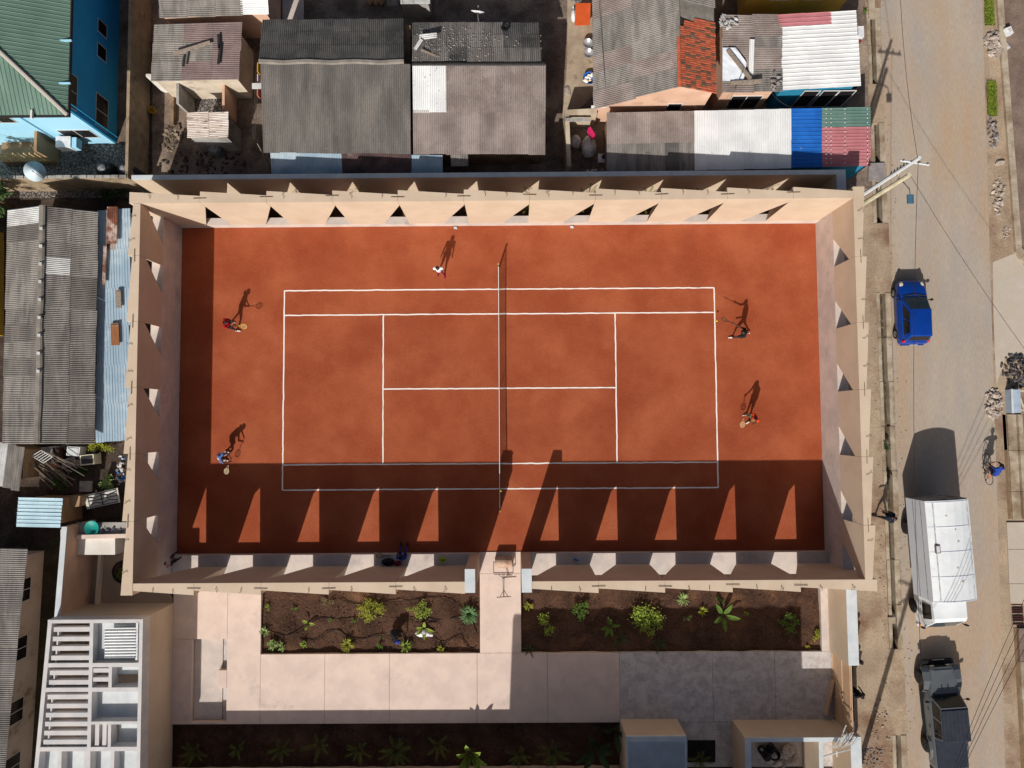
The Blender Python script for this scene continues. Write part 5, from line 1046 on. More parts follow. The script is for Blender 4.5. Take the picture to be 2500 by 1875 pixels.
MB().b2((-.9, 3.74, .42), (.9, 3.86, .68)).build('bumper', whitep, c, local=True); MB().b2((-.42, -2.7, .55), (.42, 3.2, .9)).build('chassis', darkm, c, local=True); MB().tube([(-.5, 3.74, 1.27), (.1, 3.66, 1.45)], .012, 4).build('wiper', blackm, c, local=True); MB().b2((-.3, 3.8, .95), (.3, 3.82, 1.12)).build('grille', darkm, c, local=True)
# grey pickup, nose up
c = thing('pickup', 'dark grey pickup truck with canvas top at the bottom edge', 'pickup', (23.22, -17.2, 0), .066)
m = MB(); m.loft([sec(-2.75, .84, .5, 1.0, 1.14, .82), sec(-2.6, .88, .45, 1.06, 1.16, .84), sec(.6, .88, .45, 1.04, 1.15, .84), sec(1.2, .78, .5, 1.0, 1.12, .72), sec(2.3, .62, .5, .98, 1.08, .56), sec(2.42, .58, .5, .94, 1.04, .52)]); m.build('body', pgrey, c, local=True)
MB().hexa([Vector(p) for p in ((-.60, 1.05, 1.10), (.60, 1.05, 1.10), (.54, 2.34, 1.06), (-.54, 2.34, 1.06), (-.55, 1.1, 1.17), (.55, 1.1, 1.17), (.49, 2.28, 1.12), (-.49, 2.28, 1.12))]).build('bonnet', pgrey, c, local=True)
for x in (-.16, .16): MB().b2((x - .02, 1.35, 1.15), (x + .02, 1.55, 1.185)).build('bonnet_latch', blackm, c, local=True)
MB().b2((-.6, .98, 1.1), (.6, 1.12, 1.16)).build('cowl', darkm, c, local=True)
cb = [(-.80, -1.15, 1.13), (.80, -1.15, 1.13), (.78, .98, 1.13), (-.78, .98, 1.13)]; ct = [(-.70, -1.05, 1.8), (.70, -1.05, 1.8), (.68, .62, 1.82), (-.68, .62, 1.82)]
MB().hexa([Vector(p) for p in cb + ct]).build('cabin', pgrey, c, local=True)
hood = MB().hexa([Vector((x, y, z)) for x, y, z in ((-.72, -1.12, 1.79), (.72, -1.12, 1.79), (.70, .56, 1.82), (-.70, .56, 1.82))] + [Vector((x, y, z)) for x, y, z in ((-.68, -1.06, 1.87), (.68, -1.06, 1.87), (.66, .5, 1.88), (-.66, .5, 1.88))]).build('canvas_top', pdark, c, local=True)
for x in np.linspace(-.5, .5, 6):
    for (ya, yb_) in ((-1.0, -.32), (-.22, .45)): MB().b2((x - .012, ya, 1.868), (x + .012, yb_, 1.892)).build('rib', darkm, hood, local=True)
gl('windscreen', cb[2], cb[3], ct[3], ct[2], .05, .95, .06, .95, dglass, c)
for s in (-1, 1):
    f = (cb[3], cb[0], ct[0], ct[3]) if s < 0 else (cb[1], cb[2], ct[2], ct[1])
    for a, b in ((.06, .44), (.5, .84), (.87, .96)) if s < 0 else ((.04, .13), (.16, .5), (.56, .94)): gl('side_window', *f, a, b, .1, .9, dglass, c)
    for y in (1.75, -1.75): wheel(c, s * .82, y, .40, .26, 5, darkm)
    m = MB()
    m.loft([[Vector((s * x, y, z)) for x, z in ((.62, zz), (.98, zz - .03), (.98, zz - .1), (.62, zz - .08))] for y, zz in ((1.1, .82), (1.3, 1.0), (1.75, 1.08), (2.2, 1.0), (2.4, .85))]); m.build('fender', pgrey, c, local=True)
    m = MB(); m.loft([[Vector((s * x, y, z)) for x, z in ((.8, zz), (1.0, zz - .03), (1.0, zz - .1), (.8, zz - .08))] for y, zz in ((-2.35, .85), (-2.15, 1.0), (-1.75, 1.06), (-1.35, 1.0), (-1.15, .85))]); m.build('fender', pgrey, c, local=True)
    MB().tube([(s * .85, .75, 1.2), (s * 1.0, .78, 1.25)], .02, 4).build('mirror_arm', blackm, c, local=True); MB().ell((s * 1.06, .78, 1.28), (.11, .06, .1), 8, 5).build('mirror', blackm, c, local=True)
    MB().box((s * .42, 2.44, .9), (.2, .05, .2)).build('headlight', lampw, c, local=True); MB().box((s * .8, -2.77, .95), (.1, .05, .24)).build('taillight', lampr, c, local=True); MB().b2((s * .9 - .06, -1.1, .42), (s * .9 + .06, 1.1, .5)).build('side_step', blackm, c, local=True)
    for y in (.35, -.55): MB().box((s * .89, y, 1.0), (.03, .16, .05)).build('door_handle', blackm, c, local=True)
MB().b2((-.82, 2.45, .5), (.82, 2.68, .74)).build('bumper', blackm, c, local=True); MB().b2((-.85, -2.92, .5), (.85, -2.74, .72)).build('bumper', blackm, c, local=True); MB().b2((-.5, 2.40, .75), (.5, 2.46, 1.0)).build('grille', blackm, c, local=True); MB().tube([(-.3, 2.72, .8), (.3, 2.72, .8)], .02, 5).build('light_bar', steel, c, local=True)
MB().b2((-.78, -2.7, 1.15), (.78, -1.16, 1.24)).build('bed_cover', pdark, c, local=True)
# ---------------------------------------------------------------- people
skin = mat('skin', C(84, 56, 44), C(76, 50, 40), scale=9, rough=.6, fine=.05); hairm = mat('hair', C(24, 20, 20), rough=.9)
def cm_(n, r, g, b): return mat('cloth_' + n, C(r, g, b), C(r * .92, g * .92, b * .92), scale=14, rough=.9, fine=.06)
DG = None
def person(label, loc, rz, J, cl, hair=True, cap=None, h=1.72, group=None):
    """J: joint positions in the local frame (facing +y); cl: materials for shirt, shorts, leg, shoe"""
    t = thing('person', label, 'person', loc, rz, group); s = h / 1.72
    D = dict(pel=(0, 0, .95), che=(0, .02, 1.30), nec=(0, .02, 1.47), hea=(0, .05, 1.61), lsh=(-.19, .01, 1.40), rsh=(.19, .01, 1.40), lel=(-.26, .02, 1.12), rel=(.26, .02, 1.12), lha=(-.28, .14, .88), rha=(.28, .14, .88),
             lhi=(-.10, 0, .90), rhi=(.10, 0, .90), lkn=(-.12, .03, .5), rkn=(.12, .03, .5), lan=(-.13, -.02, .09), ran=(.13, -.02, .09), lto=(-.14, .16, .045), rto=(.14, .16, .045))
    D.update(J); V = {k: Vector(v) * s for k, v in D.items()}
    caps = []     # a, b, ra, rb, material slot
    def cp(a, b, ra, rb, m): caps.append((V[a] if isinstance(a, str) else a, V[b] if isinstance(b, str) else b, ra * s, rb * s, m))
    cp('pel', 'che', .145, .155, 1); cp('che', 'nec', .15, .08, 1); cp('lsh', 'rsh', .085, .085, 1); cp('nec', 'hea', .055, .06, 0); cp('lhi', 'rhi', .125, .125, 2)
    hd = V['hea']; fw = Vector((0, 1, 0)); upv = (hd - V['nec']).normalized(); fw = (fw - upv * fw.dot(upv)).normalized()
    caps.append((hd - upv * .02 * s, hd + upv * .05 * s, .092 * s, .10 * s, 0)); caps.append((hd - upv * .05 * s + fw * .03 * s, hd - upv * .05 * s + fw * .05 * s, .06 * s, .055 * s, 0)); caps.append((hd + fw * .09 * s, hd + fw * .115 * s - upv * .02 * s, .016 * s, .018 * s, 0))
    sd = upv.cross(fw)
    for q in (-1, 1): caps.append((hd + sd * q * .095 * s - upv * .02 * s, hd + sd * q * .1 * s + upv * .02 * s, .014 * s, .016 * s, 0))
    for q in 'lr':
        mid = V[q + 'sh'].lerp(V[q + 'el'], .6)
        cp(q + 'sh', mid, .062, .056, 1); cp(mid, q + 'el', .05, .042, 0); cp(q + 'el', q + 'ha', .043, .03, 0)
        d = (V[q + 'ha'] - V[q + 'el']).normalized(); sidev = d.orthogonal().normalized(); pn = d.cross(sidev)
        pa = V[q + 'ha'] + d * .05 * s; caps.append((V[q + 'ha'], pa, .032 * s, .034 * s, 0))
        for k in range(4):
            o = sidev * (.027 - .018 * k) * s; ln = (.075, .085, .08, .062)[k]; a = pa + o; b = a + d * ln * .55 * s + pn * .012 * s; e = b + d * ln * .4 * s + pn * .03 * s
            caps.append((a, b, .0105 * s, .0095 * s, 0)); caps.append((b, e, .0095 * s, .008 * s, 0))
        a = V[q + 'ha'] + d * .015 * s + sidev * .03 * s; b = a + sidev * .03 * s + d * .025 * s; caps.append((a, b, .012 * s, .011 * s, 0)); caps.append((b, b + d * .03 * s + pn * .015 * s, .011 * s, .009 * s, 0))
        kk = V[q + 'hi'].lerp(V[q + 'kn'], .8)
        cp(q + 'hi', kk, .10, .075, 2); cp(kk, q + 'kn', .062, .056, 3); cp(q + 'kn', q + 'an', .056, .038, 3); cp(q + 'an', q + 'to', .045, .04, 4); heel = V[q + 'an'] + Vector((0, -.06, -.03)) * s; cp(q + 'an', heel, .042, .04, 4)
    m = MB()
    for a, b, ra, rb, k in caps:
        d = b - a; L = d.length; u = d.normalized() if L > 1e-6 else Vector((0, 0, 1)); x = u.orthogonal().normalized(); y = u.cross(x); secs = []; n = 10
        for (o, r) in ((-ra, .05 * ra), (-ra * .7, ra * .71), (0, ra), (L, rb), (L + rb * .7, rb * .71), (L + rb, .05 * rb)): secs.append([a + u * o + (x * math.cos(2 * math.pi * i / n) + y * math.sin(2 * math.pi * i / n)) * r for i in range(n)])
        m.loft(secs)
    raw = bpy.data.meshes.new('raw'); raw.from_pydata([tuple(q) for q in m.v], [], m.f); raw.update()
    ob = bpy.data.objects.new('raw', raw); COL.objects.link(ob); md = ob.modifiers.new('r', 'REMESH'); md.mode = 'VOXEL'; md.voxel_size = .012; sm = ob.modifiers.new('s', 'SMOOTH'); sm.iterations = 3; sm.factor = .4
    dg = bpy.context.evaluated_depsgraph_get(); me = bpy.data.meshes.new_from_object(ob.evaluated_get(dg)); bpy.data.objects.remove(ob); bpy.data.meshes.remove(raw); me.name = 'body'
    me.materials.clear()
    for q in (skin, cl[0], cl[1], cl[2] or skin, cl[3]): me.materials.append(q)
    npf = len(me.polygons); cen = np.empty(npf * 3); me.polygons.foreach_get('center', cen); cen = cen.reshape(-1, 3); best = np.full(npf, 9.0); idx = np.zeros(npf, int)
    for a, b, ra, rb, k in caps:
        a_, d_ = np.array(a), np.array(b - a); tt = np.clip(((cen - a_) @ d_) / max(d_ @ d_, 1e-9), 0, 1); dist = np.linalg.norm(cen - a_ - tt[:, None] * d_, axis=1) - (ra + (rb - ra) * tt); q = dist < best; best[q] = dist[q]; idx[q] = k
    me.polygons.foreach_set('material_index', idx.tolist()); me.polygons.foreach_set('use_smooth', [True] * npf); me.update()
    o = bpy.data.objects.new('body', me); COL.objects.link(o); o.parent = t; reg(o, FR[t.name])
    q = upv.to_track_quat('Z', 'Y').to_matrix()
    hm = MB(); hm.ell(hd + upv * .052 * s - fw * .018 * s, (.104 * s, .108 * s, .088 * s), 12, 7, M=q); hm.build('hair' if not cap else 'cap', cap or hairm, t, local=True, smooth=True)
    if cap: MB().box(hd + upv * .06 * s + fw * .13 * s, (.14 * s, .1 * s, .015)).build('cap_peak', cap, t, local=True)
    for e in (-1, 1): MB().ell(hd + fw * .093 * s + sd * e * .034 * s + upv * .012 * s, (.013 * s,) * 3, 6, 4).build('eye', whitep, t, local=True)
    return t
def racket(label, hand, d, col, face=(0, 0, 1), group='tennis rackets held by the players'):
    hand, d, n = Vector(hand), Vector(d).normalized(), Vector(face).normalized(); n = (n - d * n.dot(d)).normalized(); sd = d.cross(n)
    t = thing('tennis_racket', label, 'racket', hand); c = hand + d * .53; ring = [c + d * .165 * math.cos(a) + sd * .13 * math.sin(a) for a in np.linspace(0, 2 * math.pi, 21)[:-1]]
    MB().tube(ring, .013, 5, closed=True).build('frame', col, t); m = MB(); st = mat('strings', C(214, 190, 140), fine=0)
    for k in range(-5, 6):
        x = k / 6; y = math.sqrt(1 - x * x); m.tube([c + d * .165 * x + sd * .13 * y, c + d * .165 * x - sd * .13 * y], .0035, 3); m.tube([c + d * .165 * y + sd * .13 * x, c - d * .165 * y + sd * .13 * x], .0035, 3)
    m.build('strings', st, t); MB().tube([hand - d * .1, hand + d * .18], .016, 6).build('grip', blackm, t); MB().tube([hand + d * .18, hand + d * .37 + sd * .06], .01, 5).build('throat', col, t); MB().tube([hand + d * .18, hand + d * .37 - sd * .06], .01, 5).build('throat', col, t)
    return t
wsh = cm_('white', 228, 228, 232); dark_sh = cm_('black', 34, 36, 40); redc = cm_('red', 176, 24, 36); orangec = cm_('orange', 214, 70, 34); greenc = cm_('green', 84, 140, 104); bluec = cm_('blue', 96, 122, 176); maroonc = cm_('maroon', 140, 36, 60); navyc = cm_('navy', 34, 42, 64); shoew = cm_('shoe', 224, 216, 206); rblue = cm_('royal', 36, 64, 150); pinkc = cm_('pink', 190, 150, 160); shoed = cm_('shoedark', 40, 38, 40)
def W(loc, rz, p): return Matrix.Translation(Vector((*loc[:2], 0))) @ Matrix.Rotation(rz, 4, 'Z') @ Vector(p)
# player in red, far left, facing right
L0 = P(572, 797); r0 = -math.pi / 2
person('person in red shirt holding a racket near the left baseline', L0, r0, dict(hea=(0, .12, 1.56), nec=(0, .08, 1.43), che=(0, .04, 1.27), rel=(.24, .14, 1.12), rha=(.1, .36, 1.02), lel=(-.24, .14, 1.12), lha=(-.02, .36, 1.0), lan=(-.2, -.16, .09), lto=(-.2, .02, .045), lkn=(-.16, .05, .5), rkn=(.2, .16, .5), ran=(.24, .16, .09), rto=(.26, .34, .045)), (redc, navyc, None, shoew))
racket('racket with yellowish strings held by the player in red', W(L0, r0, (.08, .42, 1.0)), (.75, -.1, .1), mat('frame_y', C(206, 180, 80), fine=0), (0, -.3, 1))
L1 = P(1076, 668); r1 = math.pi
person('person in white shirt and maroon trousers standing on the upper court', L1, r1, dict(lha=(-.3, .02, .86), rha=(.3, .02, .86), lan=(-.2, .08, .09), lto=(-.22, .26, .045), ran=(.14, -.05, .09), rto=(.15, .14, .045)), (wsh, maroonc, maroonc, maroonc), h=1.74)
L2 = P(1803, 819); r2 = math.pi / 2
person('person in black lunging with a racket behind the right baseline', L2, r2, dict(hea=(-.02, .16, 1.50), nec=(0, .1, 1.38), che=(0, .05, 1.22), pel=(0, 0, .88), lhi=(-.1, 0, .84), rhi=(.1, 0, .84), lsh=(-.19, .08, 1.31), rsh=(.19, .06, 1.31), rel=(.34, .3, 1.12), rha=(.5, .55, 1.1), lel=(-.26, .2, 1.05), lha=(-.18, .4, .95), lkn=(-.16, .3, .5), lan=(-.12, .36, .09), lto=(-.12, .55, .045), rkn=(.1, -.18, .48), ran=(.12, -.5, .16), rto=(.12, -.36, .06)), (dark_sh, dark_sh, None, shoew))
racket('racket stretched out towards the ball by the player in black', W(L2, r2, (.52, .6, 1.08)), (-.8, .35, .05), mat('frame_k', C(40, 36, 36), fine=0), (.1, .6, .8))
L3 = P(1826, 1020); r3 = math.pi / 2 + .5
person('person in orange shirt and green shorts leaning near the right baseline', L3, r3, dict(hea=(0, .1, 1.56), che=(0, .04, 1.28), rel=(.28, .1, 1.1), rha=(.34, .3, .92), lan=(-.2, .06, .09), lto=(-.22, .25, .045), ran=(.2, .0, .09), rto=(.24, .18, .045)), (orangec, greenc, None, shoew))
racket('tan faced racket held low by the player in orange', W(L3, r3, (.36, .34, .86)), (-.15, -.9, -.1), mat('frame_t', C(190, 150, 104), fine=0), (0, 0, 1))
L4 = P(556, 1113); r4 = -math.pi / 2 - .3
person('person in blue and white crouching at the edge of the shadow on the left', L4, r4, dict(pel=(0, -.12, .84), hea=(0, .3, 1.36), nec=(0, .22, 1.24), che=(0, .08, 1.12), lsh=(-.19, .16, 1.2), rsh=(.19, .16, 1.2), lhi=(-.1, -.1, .8), rhi=(.1, -.1, .8), lkn=(-.18, .12, .48), rkn=(.18, .14, .48), lan=(-.2, -.12, .09), lto=(-.21, .06, .045), ran=(.22, -.08, .09), rto=(.24, .1, .045), lel=(-.26, .3, .98), lha=(-.1, .5, .9), rel=(.28, .3, .98), rha=(.12, .5, .88)), (bluec, wsh, None, shoew))
racket('pale rimmed racket held low by the crouching player', W(L4, r4, (.16, .5, .86)), (-.35, -.9, -.2), mat('frame_w', C(190, 180, 160), fine=0), (0, .2, 1))
# seated and working people
L5 = (P(984, 1358, .45).x, -9.02); person('person in blue sitting on the ledge left of the entrance', L5, 0, dict(pel=(0, -.05, .62), lhi=(-.1, -.02, .58), rhi=(.1, -.02, .58), che=(0, .0, .96), nec=(0, .06, 1.12), hea=(0, .12, 1.25), lsh=(-.19, .04, 1.05), rsh=(.19, .04, 1.05), lel=(-.26, .14, .82), rel=(.26, .14, .82), lha=(-.1, .36, .7), rha=(.1, .36, .7), lkn=(-.16, .42, .52), rkn=(.16, .42, .52), lan=(-.18, .46, .09), ran=(.18, .46, .09), lto=(-.19, .65, .045), rto=(.19, .65, .045)), (rblue, rblue, rblue, shoed))
L6 = (P(405, 1388, .45).x + .2, -9.25); person('person in pink sitting in the shaded left corner of the court ledge', L6, -.9, dict(pel=(0, -.05, .62), lhi=(-.1, -.02, .58), rhi=(.1, -.02, .58), che=(0, .0, .96), nec=(0, .06, 1.12), hea=(0, .12, 1.25), lsh=(-.19, .04, 1.05), rsh=(.19, .04, 1.05), lel=(-.26, .14, .82), rel=(.26, .14, .82), lha=(-.1, .36, .7), rha=(.1, .36, .7), lkn=(-.16, .42, .54), rkn=(.16, .42, .54), lan=(-.18, .5, .5), ran=(.18, .5, .5), lto=(-.19, .66, .5), rto=(.19, .66, .5)), (pinkc, dark_sh, dark_sh, shoed))
L7 = P(968, 1545, -.16); L7.z = -.16
person('person with blue cap squatting to work in the left planting bed', L7, -2.4, dict(pel=(0, -.2, .34), lhi=(-.1, -.18, .32), rhi=(.1, -.18, .32), che=(0, .02, .66), nec=(0, .14, .80), hea=(0, .26, .88), lsh=(-.19, .1, .74), rsh=(.19, .1, .74), lel=(-.26, .3, .52), rel=(.26, .3, .52), lha=(-.14, .5, .34), rha=(.14, .5, .34), lkn=(-.22, .2, .5), rkn=(.22, .2, .5), lan=(-.18, -.04, .09), ran=(.18, -.04, .09), lto=(-.2, .14, .045), rto=(.2, .14, .045)), (dark_sh, dark_sh, dark_sh, shoed), cap=mat('cap_blue', C(30, 60, 170), rough=.5, fine=.02))
# pedestrian and people by the street wall
L8 = P(2147, 1256); person('person in dark clothes walking beside the drain left of the truck', L8, math.pi / 2 - .2, dict(lkn=(-.1, .18, .52), lan=(-.12, .22, .09), lto=(-.12, .42, .045), rkn=(.1, -.06, .5), ran=(.12, -.3, .12), rto=(.12, -.14, .05), lha=(-.26, -.1, .9), rha=(.26, .3, .95)), (navyc, dark_sh, dark_sh, shoed), h=1.78)
L9 = P(2094, 1694, 1.1); L9.z = 0; person('person in dark clothes standing by the street gate in its shadow', L9, .3, dict(), (dark_sh, navyc, navyc, shoew), h=1.7)
L10 = P(2101, 1618, 1.55); L10.z = 0; person('person dressed in black standing behind the grey topped street wall', L10, -.6, dict(), (dark_sh, dark_sh, dark_sh, shoed), h=1.68)
# cyclist
B0 = Vector((26.35, -4.55, 0)); rb_ = math.radians(-1.5) + .1
bk = thing('bicycle', 'orange framed bicycle ridden along the right of the road', 'bicycle', B0, rb_)
def loop(y, r): return [Vector((0, y + r * math.cos(a), r + .005 + r * math.sin(a))) for a in np.linspace(0, 2 * math.pi, 25)[:-1]]
for y in (.52, -.52):
    w_ = MB().tube(loop(y, .33), .018, 6, closed=True).build('wheel', tyre_m, bk, local=True); m = MB()
    for k in range(12): a = k * math.pi / 6; m.tube([(0, y, .335), (0, y + .32 * math.cos(a), .335 + .32 * math.sin(a))], .003, 3)
    m.build('spokes', steel, w_, local=True)
fo = mat('bike_orange', C(214, 110, 50), rough=.4, fine=0); m = MB()
for a, b in (((0, -.08, .3), (0, -.2, .78)), ((0, -.08, .3), (0, .38, .75)), ((0, -.18, .72), (0, .38, .80)), ((0, -.08, .3), (0, -.52, .335)), ((0, -.19, .7), (0, -.52, .335))): m.tube([a, b], .018, 5)
m.build('frame', fo, bk, local=True); MB().tube([(0, .36, .86), (0, .41, .66), (0, .52, .335)], .018, 5).build('fork', steel, bk, local=True); MB().tube([(-.28, .3, .98), (-.1, .42, .97), (.1, .42, .97), (.28, .3, .98)], .015, 5).build('handlebar', blackm, bk, local=True); MB().tube([(0, .36, .84), (0, .4, .97)], .015, 5).build('stem', blackm, bk, local=True); MB().ell((0, -.24, .82), (.07, .14, .03), 8, 4).build('saddle', blackm, bk, local=True); MB().lathe((0, -.08, .3), [(.09, -.02), (.09, .02)], 14, M=Matrix.Rotation(math.pi / 2, 3, 'Y')).build('chainring', steel, bk, local=True)
for s in (-1, 1): MB().box((s * .14, -.08 + s * .13, .3 + s * .08), (.1, .07, .02)).build('pedal', blackm, bk, local=True)
person('person in blue shirt with a pink mark riding the orange bicycle', B0, rb_, dict(pel=(0, -.22, .92), lhi=(-.1, -.2, .9), rhi=(.1, -.2, .9), che=(0, .0, 1.2), nec=(0, .14, 1.36), hea=(0, .24, 1.46), lsh=(-.2, .08, 1.3), rsh=(.2, .08, 1.3), lel=(-.32, .22, 1.14), rel=(.32, .22, 1.14), lha=(-.28, .32, 1.0), rha=(.28, .32, 1.0), lkn=(-.14, .14, .7), rkn=(.14, .1, .62), lan=(-.13, -.18, .32), ran=(.13, .05, .46), lto=(-.14, .0, .26), rto=(.14, .22, .42)), (rblue, navyc, None, shoed))
# ---------------------------------------------------------------- on the court
nt_ = thing('tennis_net', 'black tennis net with white band across the clay court', 'net', (0, 0, 0)); yA, yB_ = P(1217, 645, 1.07).y, P(1220.5, 1248, 1.07).y
netm = mat('net_black', C(26, 26, 28), rough=.9, fine=0); m = MB(); nv_ = int((yA - yB_) / .055)
def top(y): return .93 + .12 * ((y) / (abs(yB_) if y < 0 else yA)) ** 2
for k in range(nv_ + 1): y = yB_ + .15 + (yA - yB_ - .3) * k / nv_; m.tube([(0, y, .02), (0, y, top(y))], .0032, 3)
for k in range(19):
    f = k / 19; m.tube([(0, y, .02 + (top(y) - .02) * f) for y in np.linspace(yB_ + .15, yA - .15, 9)], .0032, 3)
m.build('mesh', netm, nt_); MB().loft([[Vector((-.014, y, top(y) - .06)), Vector((.014, y, top(y) - .06)), Vector((.014, y, top(y) + .008)), Vector((-.014, y, top(y) + .008))] for y in np.linspace(yB_ + .12, yA - .12, 17)]).build('band', mat('band_white', C(232, 228, 222), fine=.02), nt_)
MB().box((0, 0, .46), (.012, .05, .92)).build('centre_strap', whitep, nt_)
for y in (yA, yB_): pq = MB().tube([(0, y, 0), (0, y, 1.09)], .05, 10).build('post', mat('post_steel', C(96, 90, 84), rough=.5), nt_); MB().lathe((0, y, 1.09), [(.055, 0), (.05, .03)], 10).build('post_cap', mat('brass', C(206, 164, 96), rough=.4, metal=.3), pq)
ballm = mat('ball', C(216, 206, 50), C(200, 190, 40), scale=30, rough=.9)
bp = P(1750, 783.5, .5); MB().ell(bp, (.05, .05, .05), 12, 8).build('tennis_ball', ballm, label='yellow tennis ball flying just above the right baseline', cat='ball', smooth=True)
bp = P(1222.5, 1198.5, 1.55); MB().ell(bp, (.05, .05, .05), 12, 8).build('tennis_ball', ballm, label='yellow tennis ball in the air over the net', cat='ball', smooth=True)
pb = thing('kit_bag', 'black sports bag on the ledge left of the entrance', 'bag', (P(947, 1372, .6).x, -9.3, ZB)); x = P(947, 1372, .6).x; m = MB(); random.seed(2); m.ell((x, -9.27, .64), (.36, .2, .2), 14, 8, jit=.05); m.build('bag', blackm, pb, smooth=True); MB().tube([(x - .2, -9.2, .8), (x - .1, -9.2, .92), (x + .1, -9.2, .92), (x + .2, -9.2, .8)], .015, 5).build('strap', darkm, pb)
pb = thing('kit_bag', 'maroon bag beside the black sports bag on the ledge', 'bag', (P(971, 1376, .5).x, -9.36, ZB)); x = P(971, 1376, .55).x; m = MB(); m.ell((x, -9.36, .57), (.22, .14, .13), 12, 7, jit=.05); m.build('bag', maroonc, pb, smooth=True); MB().tube([(x - .1, -9.34, .68), (x, -9.34, .76), (x + .1, -9.34, .68)], .012, 5).build('strap', darkm, pb)
racket('dark racket lying on the ledge above the black sports bag', P(950, 1357, .53), (-1, .02, 0), mat('frame_k', C(40, 36, 36)), (0, 0, 1), group=None)
yb_x = thing('speaker_box', 'small yellow green box with black print on the ledge by the left pillar', 'box', P(1081, 1366, .45)); p = P(1081, 1366, .6); MB().box((p.x, p.y, .62), (.34, .2, .3)).build('box', mat('lime', C(170, 190, 40), rough=.5, fine=.03), yb_x); MB().box((p.x + .02, p.y + .0, .771), (.2, .05, .004)).build('print', blackm, yb_x)
for s in (-.12, .12): MB().box((p.x + s, p.y, .46), (.04, .16, .02)).build('foot', blackm, yb_x)
bl = thing('water_bottle', 'blue bottle lying on the ledge right of the entrance', 'bottle', P(1407, 1367, .45)); p = P(1407, 1367, .55); MB().tube([p + Vector((-.14, .04, 0)), p + Vector((.06, -.02, 0)), p + Vector((.1, -.03, 0)), p + Vector((.14, -.04, 0))], [.045, .045, .03, .018], 10).build('body', mat('bottle_blue', C(40, 120, 190), rough=.25, fine=0), bl); MB().tube([p + Vector((.14, -.04, 0)), p + Vector((.17, -.05, 0))], .022, 8).build('cap', whitep, bl)
for u, v, lb in ((984 * 1.13, 490 * 1.13, 'pale brick lying at the foot of the far wall, left one'), (1235 * 1.13, 488 * 1.13, 'pale brick lying at the foot of the far wall, right one')): p = P(u, v); q = MB(); q.box((p.x, 8.93, .06), (.16, .1, .1), .2); q.box((p.x + .07, 8.9, .04), (.08, .07, .07), .6); q.build('brick', captop, label=lb, cat='brick', group='bricks at the far wall')
rl = thing('court_roller', 'rusty clay court roller with long handle in the entrance', 'roller', P(1232, 1385)); p = P(1229, 1372, .3); cx, cy = p.x, p.y
rs = mat('roller_steel', C(196, 168, 146), C(180, 150, 128), scale=3, c3=C(150, 116, 94), s3=2, fine=.08, rough=.7); rfm = mat('roller_frame', C(112, 92, 84), fine=.1)
MB().lathe((cx, cy, .34), [(.05, -.45), (.30, -.45), (.30, .45), (.05, .45)], 22, M=Matrix.Rotation(math.pi / 2, 3, 'Y')).build('drum', rs, rl)
zz = .36
for s in (-1, 1): MB().tube([(cx + s * .52, cy + .05, zz), (cx + s * .52, cy - .55, zz + .02)], .022, 5).build('side_arm', rfm, rl)
MB().tube([(cx - .54, cy - .55, zz), (cx + .54, cy - .55, zz)], .028, 5).build('cross_bar', rfm, rl); MB().tube([(cx - .5, cy - .64, zz), (cx + .5, cy - .64, zz)], .018, 5).build('cross_bar', rfm, rl); MB().tube([(cx - .5, cy, zz), (cx + .5, cy, zz)], .025, 6).build('axle', rfm, rl)
for s in (-1, 1): MB().tube([(cx + s * .28, cy - .64, zz), (cx + .02, cy - .86, zz + .1)], .016, 4).build('brace', rfm, rl); MB().tube([(cx + .03 + s * .2, cy - 1.72, zz + .4), (cx + .03, cy - 1.4, zz + .3)], .016, 4).build('brace', rfm, rl); MB().tube([(cx + .0 + s * .035, cy - .6, zz), (cx + .02 + s * .015, cy - 1.72, zz + .42)], .016, 5).build('shaft', rfm, rl)
MB().tube([(cx - .36, cy - 1.76, zz + .42), (cx + .4, cy - 1.72, zz + .42)], .024, 6).build('handle', rfm, rl)
# ---------------------------------------------------------------- utility poles and wires
upm = mat('pole_concrete', C(206, 196, 166), C(184, 174, 146), scale=2, fine=.08); up_ = thing('utility_pole', 'twin utility pole with cross arms and street lamp beside the court corner', 'utility pole', (18.95, 9.4, 0))
A = Vector((19.05, 9.38, 0)); B = Vector((18.98, 9.82, 0)); MB().tube([A, A + Vector((0, 0, 6.9))], [.14, .10], 8).build('pole', upm, up_); MB().tube([B, B + Vector((0, 0, 7.9))], [.13, .08], 8).build('pole', captop, up_)
for z in (2.2, 4.2, 6.0): MB().box((A.lerp(B, .5).x, A.lerp(B, .5).y, z), (.08, .5, .09)).build('tie', upm, up_)
MB().tube([B + Vector((-.55, .1, 7.3)), B + Vector((.75, -.12, 7.3))], .05, 5).build('cross_arm', captop, up_)
for k in range(4): MB().lathe(B + Vector((-.45 + .36 * k, .08 - .055 * k, 7.34)), [(.04, 0), (.05, .06), (.03, .13)], 8).build('insulator', mat('insulator', C(110, 96, 90), rough=.4), up_)
la = MB().tube([A + Vector((0, 0, 6.2)), A + Vector((.25, -.5, 6.4)), A + Vector((.3, -.75, 6.35))], .03, 6).build('lamp_arm', steel, up_); MB().box(A + Vector((.32, -.95, 6.32)), (.28, .42, .1)).build('lamp_head', mat('lamp_blue', C(70, 104, 126), rough=.4), la)
for k in range(6): MB().tube([B + Vector((.1, .12, 5.2 + .28 * k)), B + Vector((.14, .3, 5.25 + .28 * k))], .035, 5).build('service_bracket', mat('bracket_blue', C(140, 160, 172)), up_)
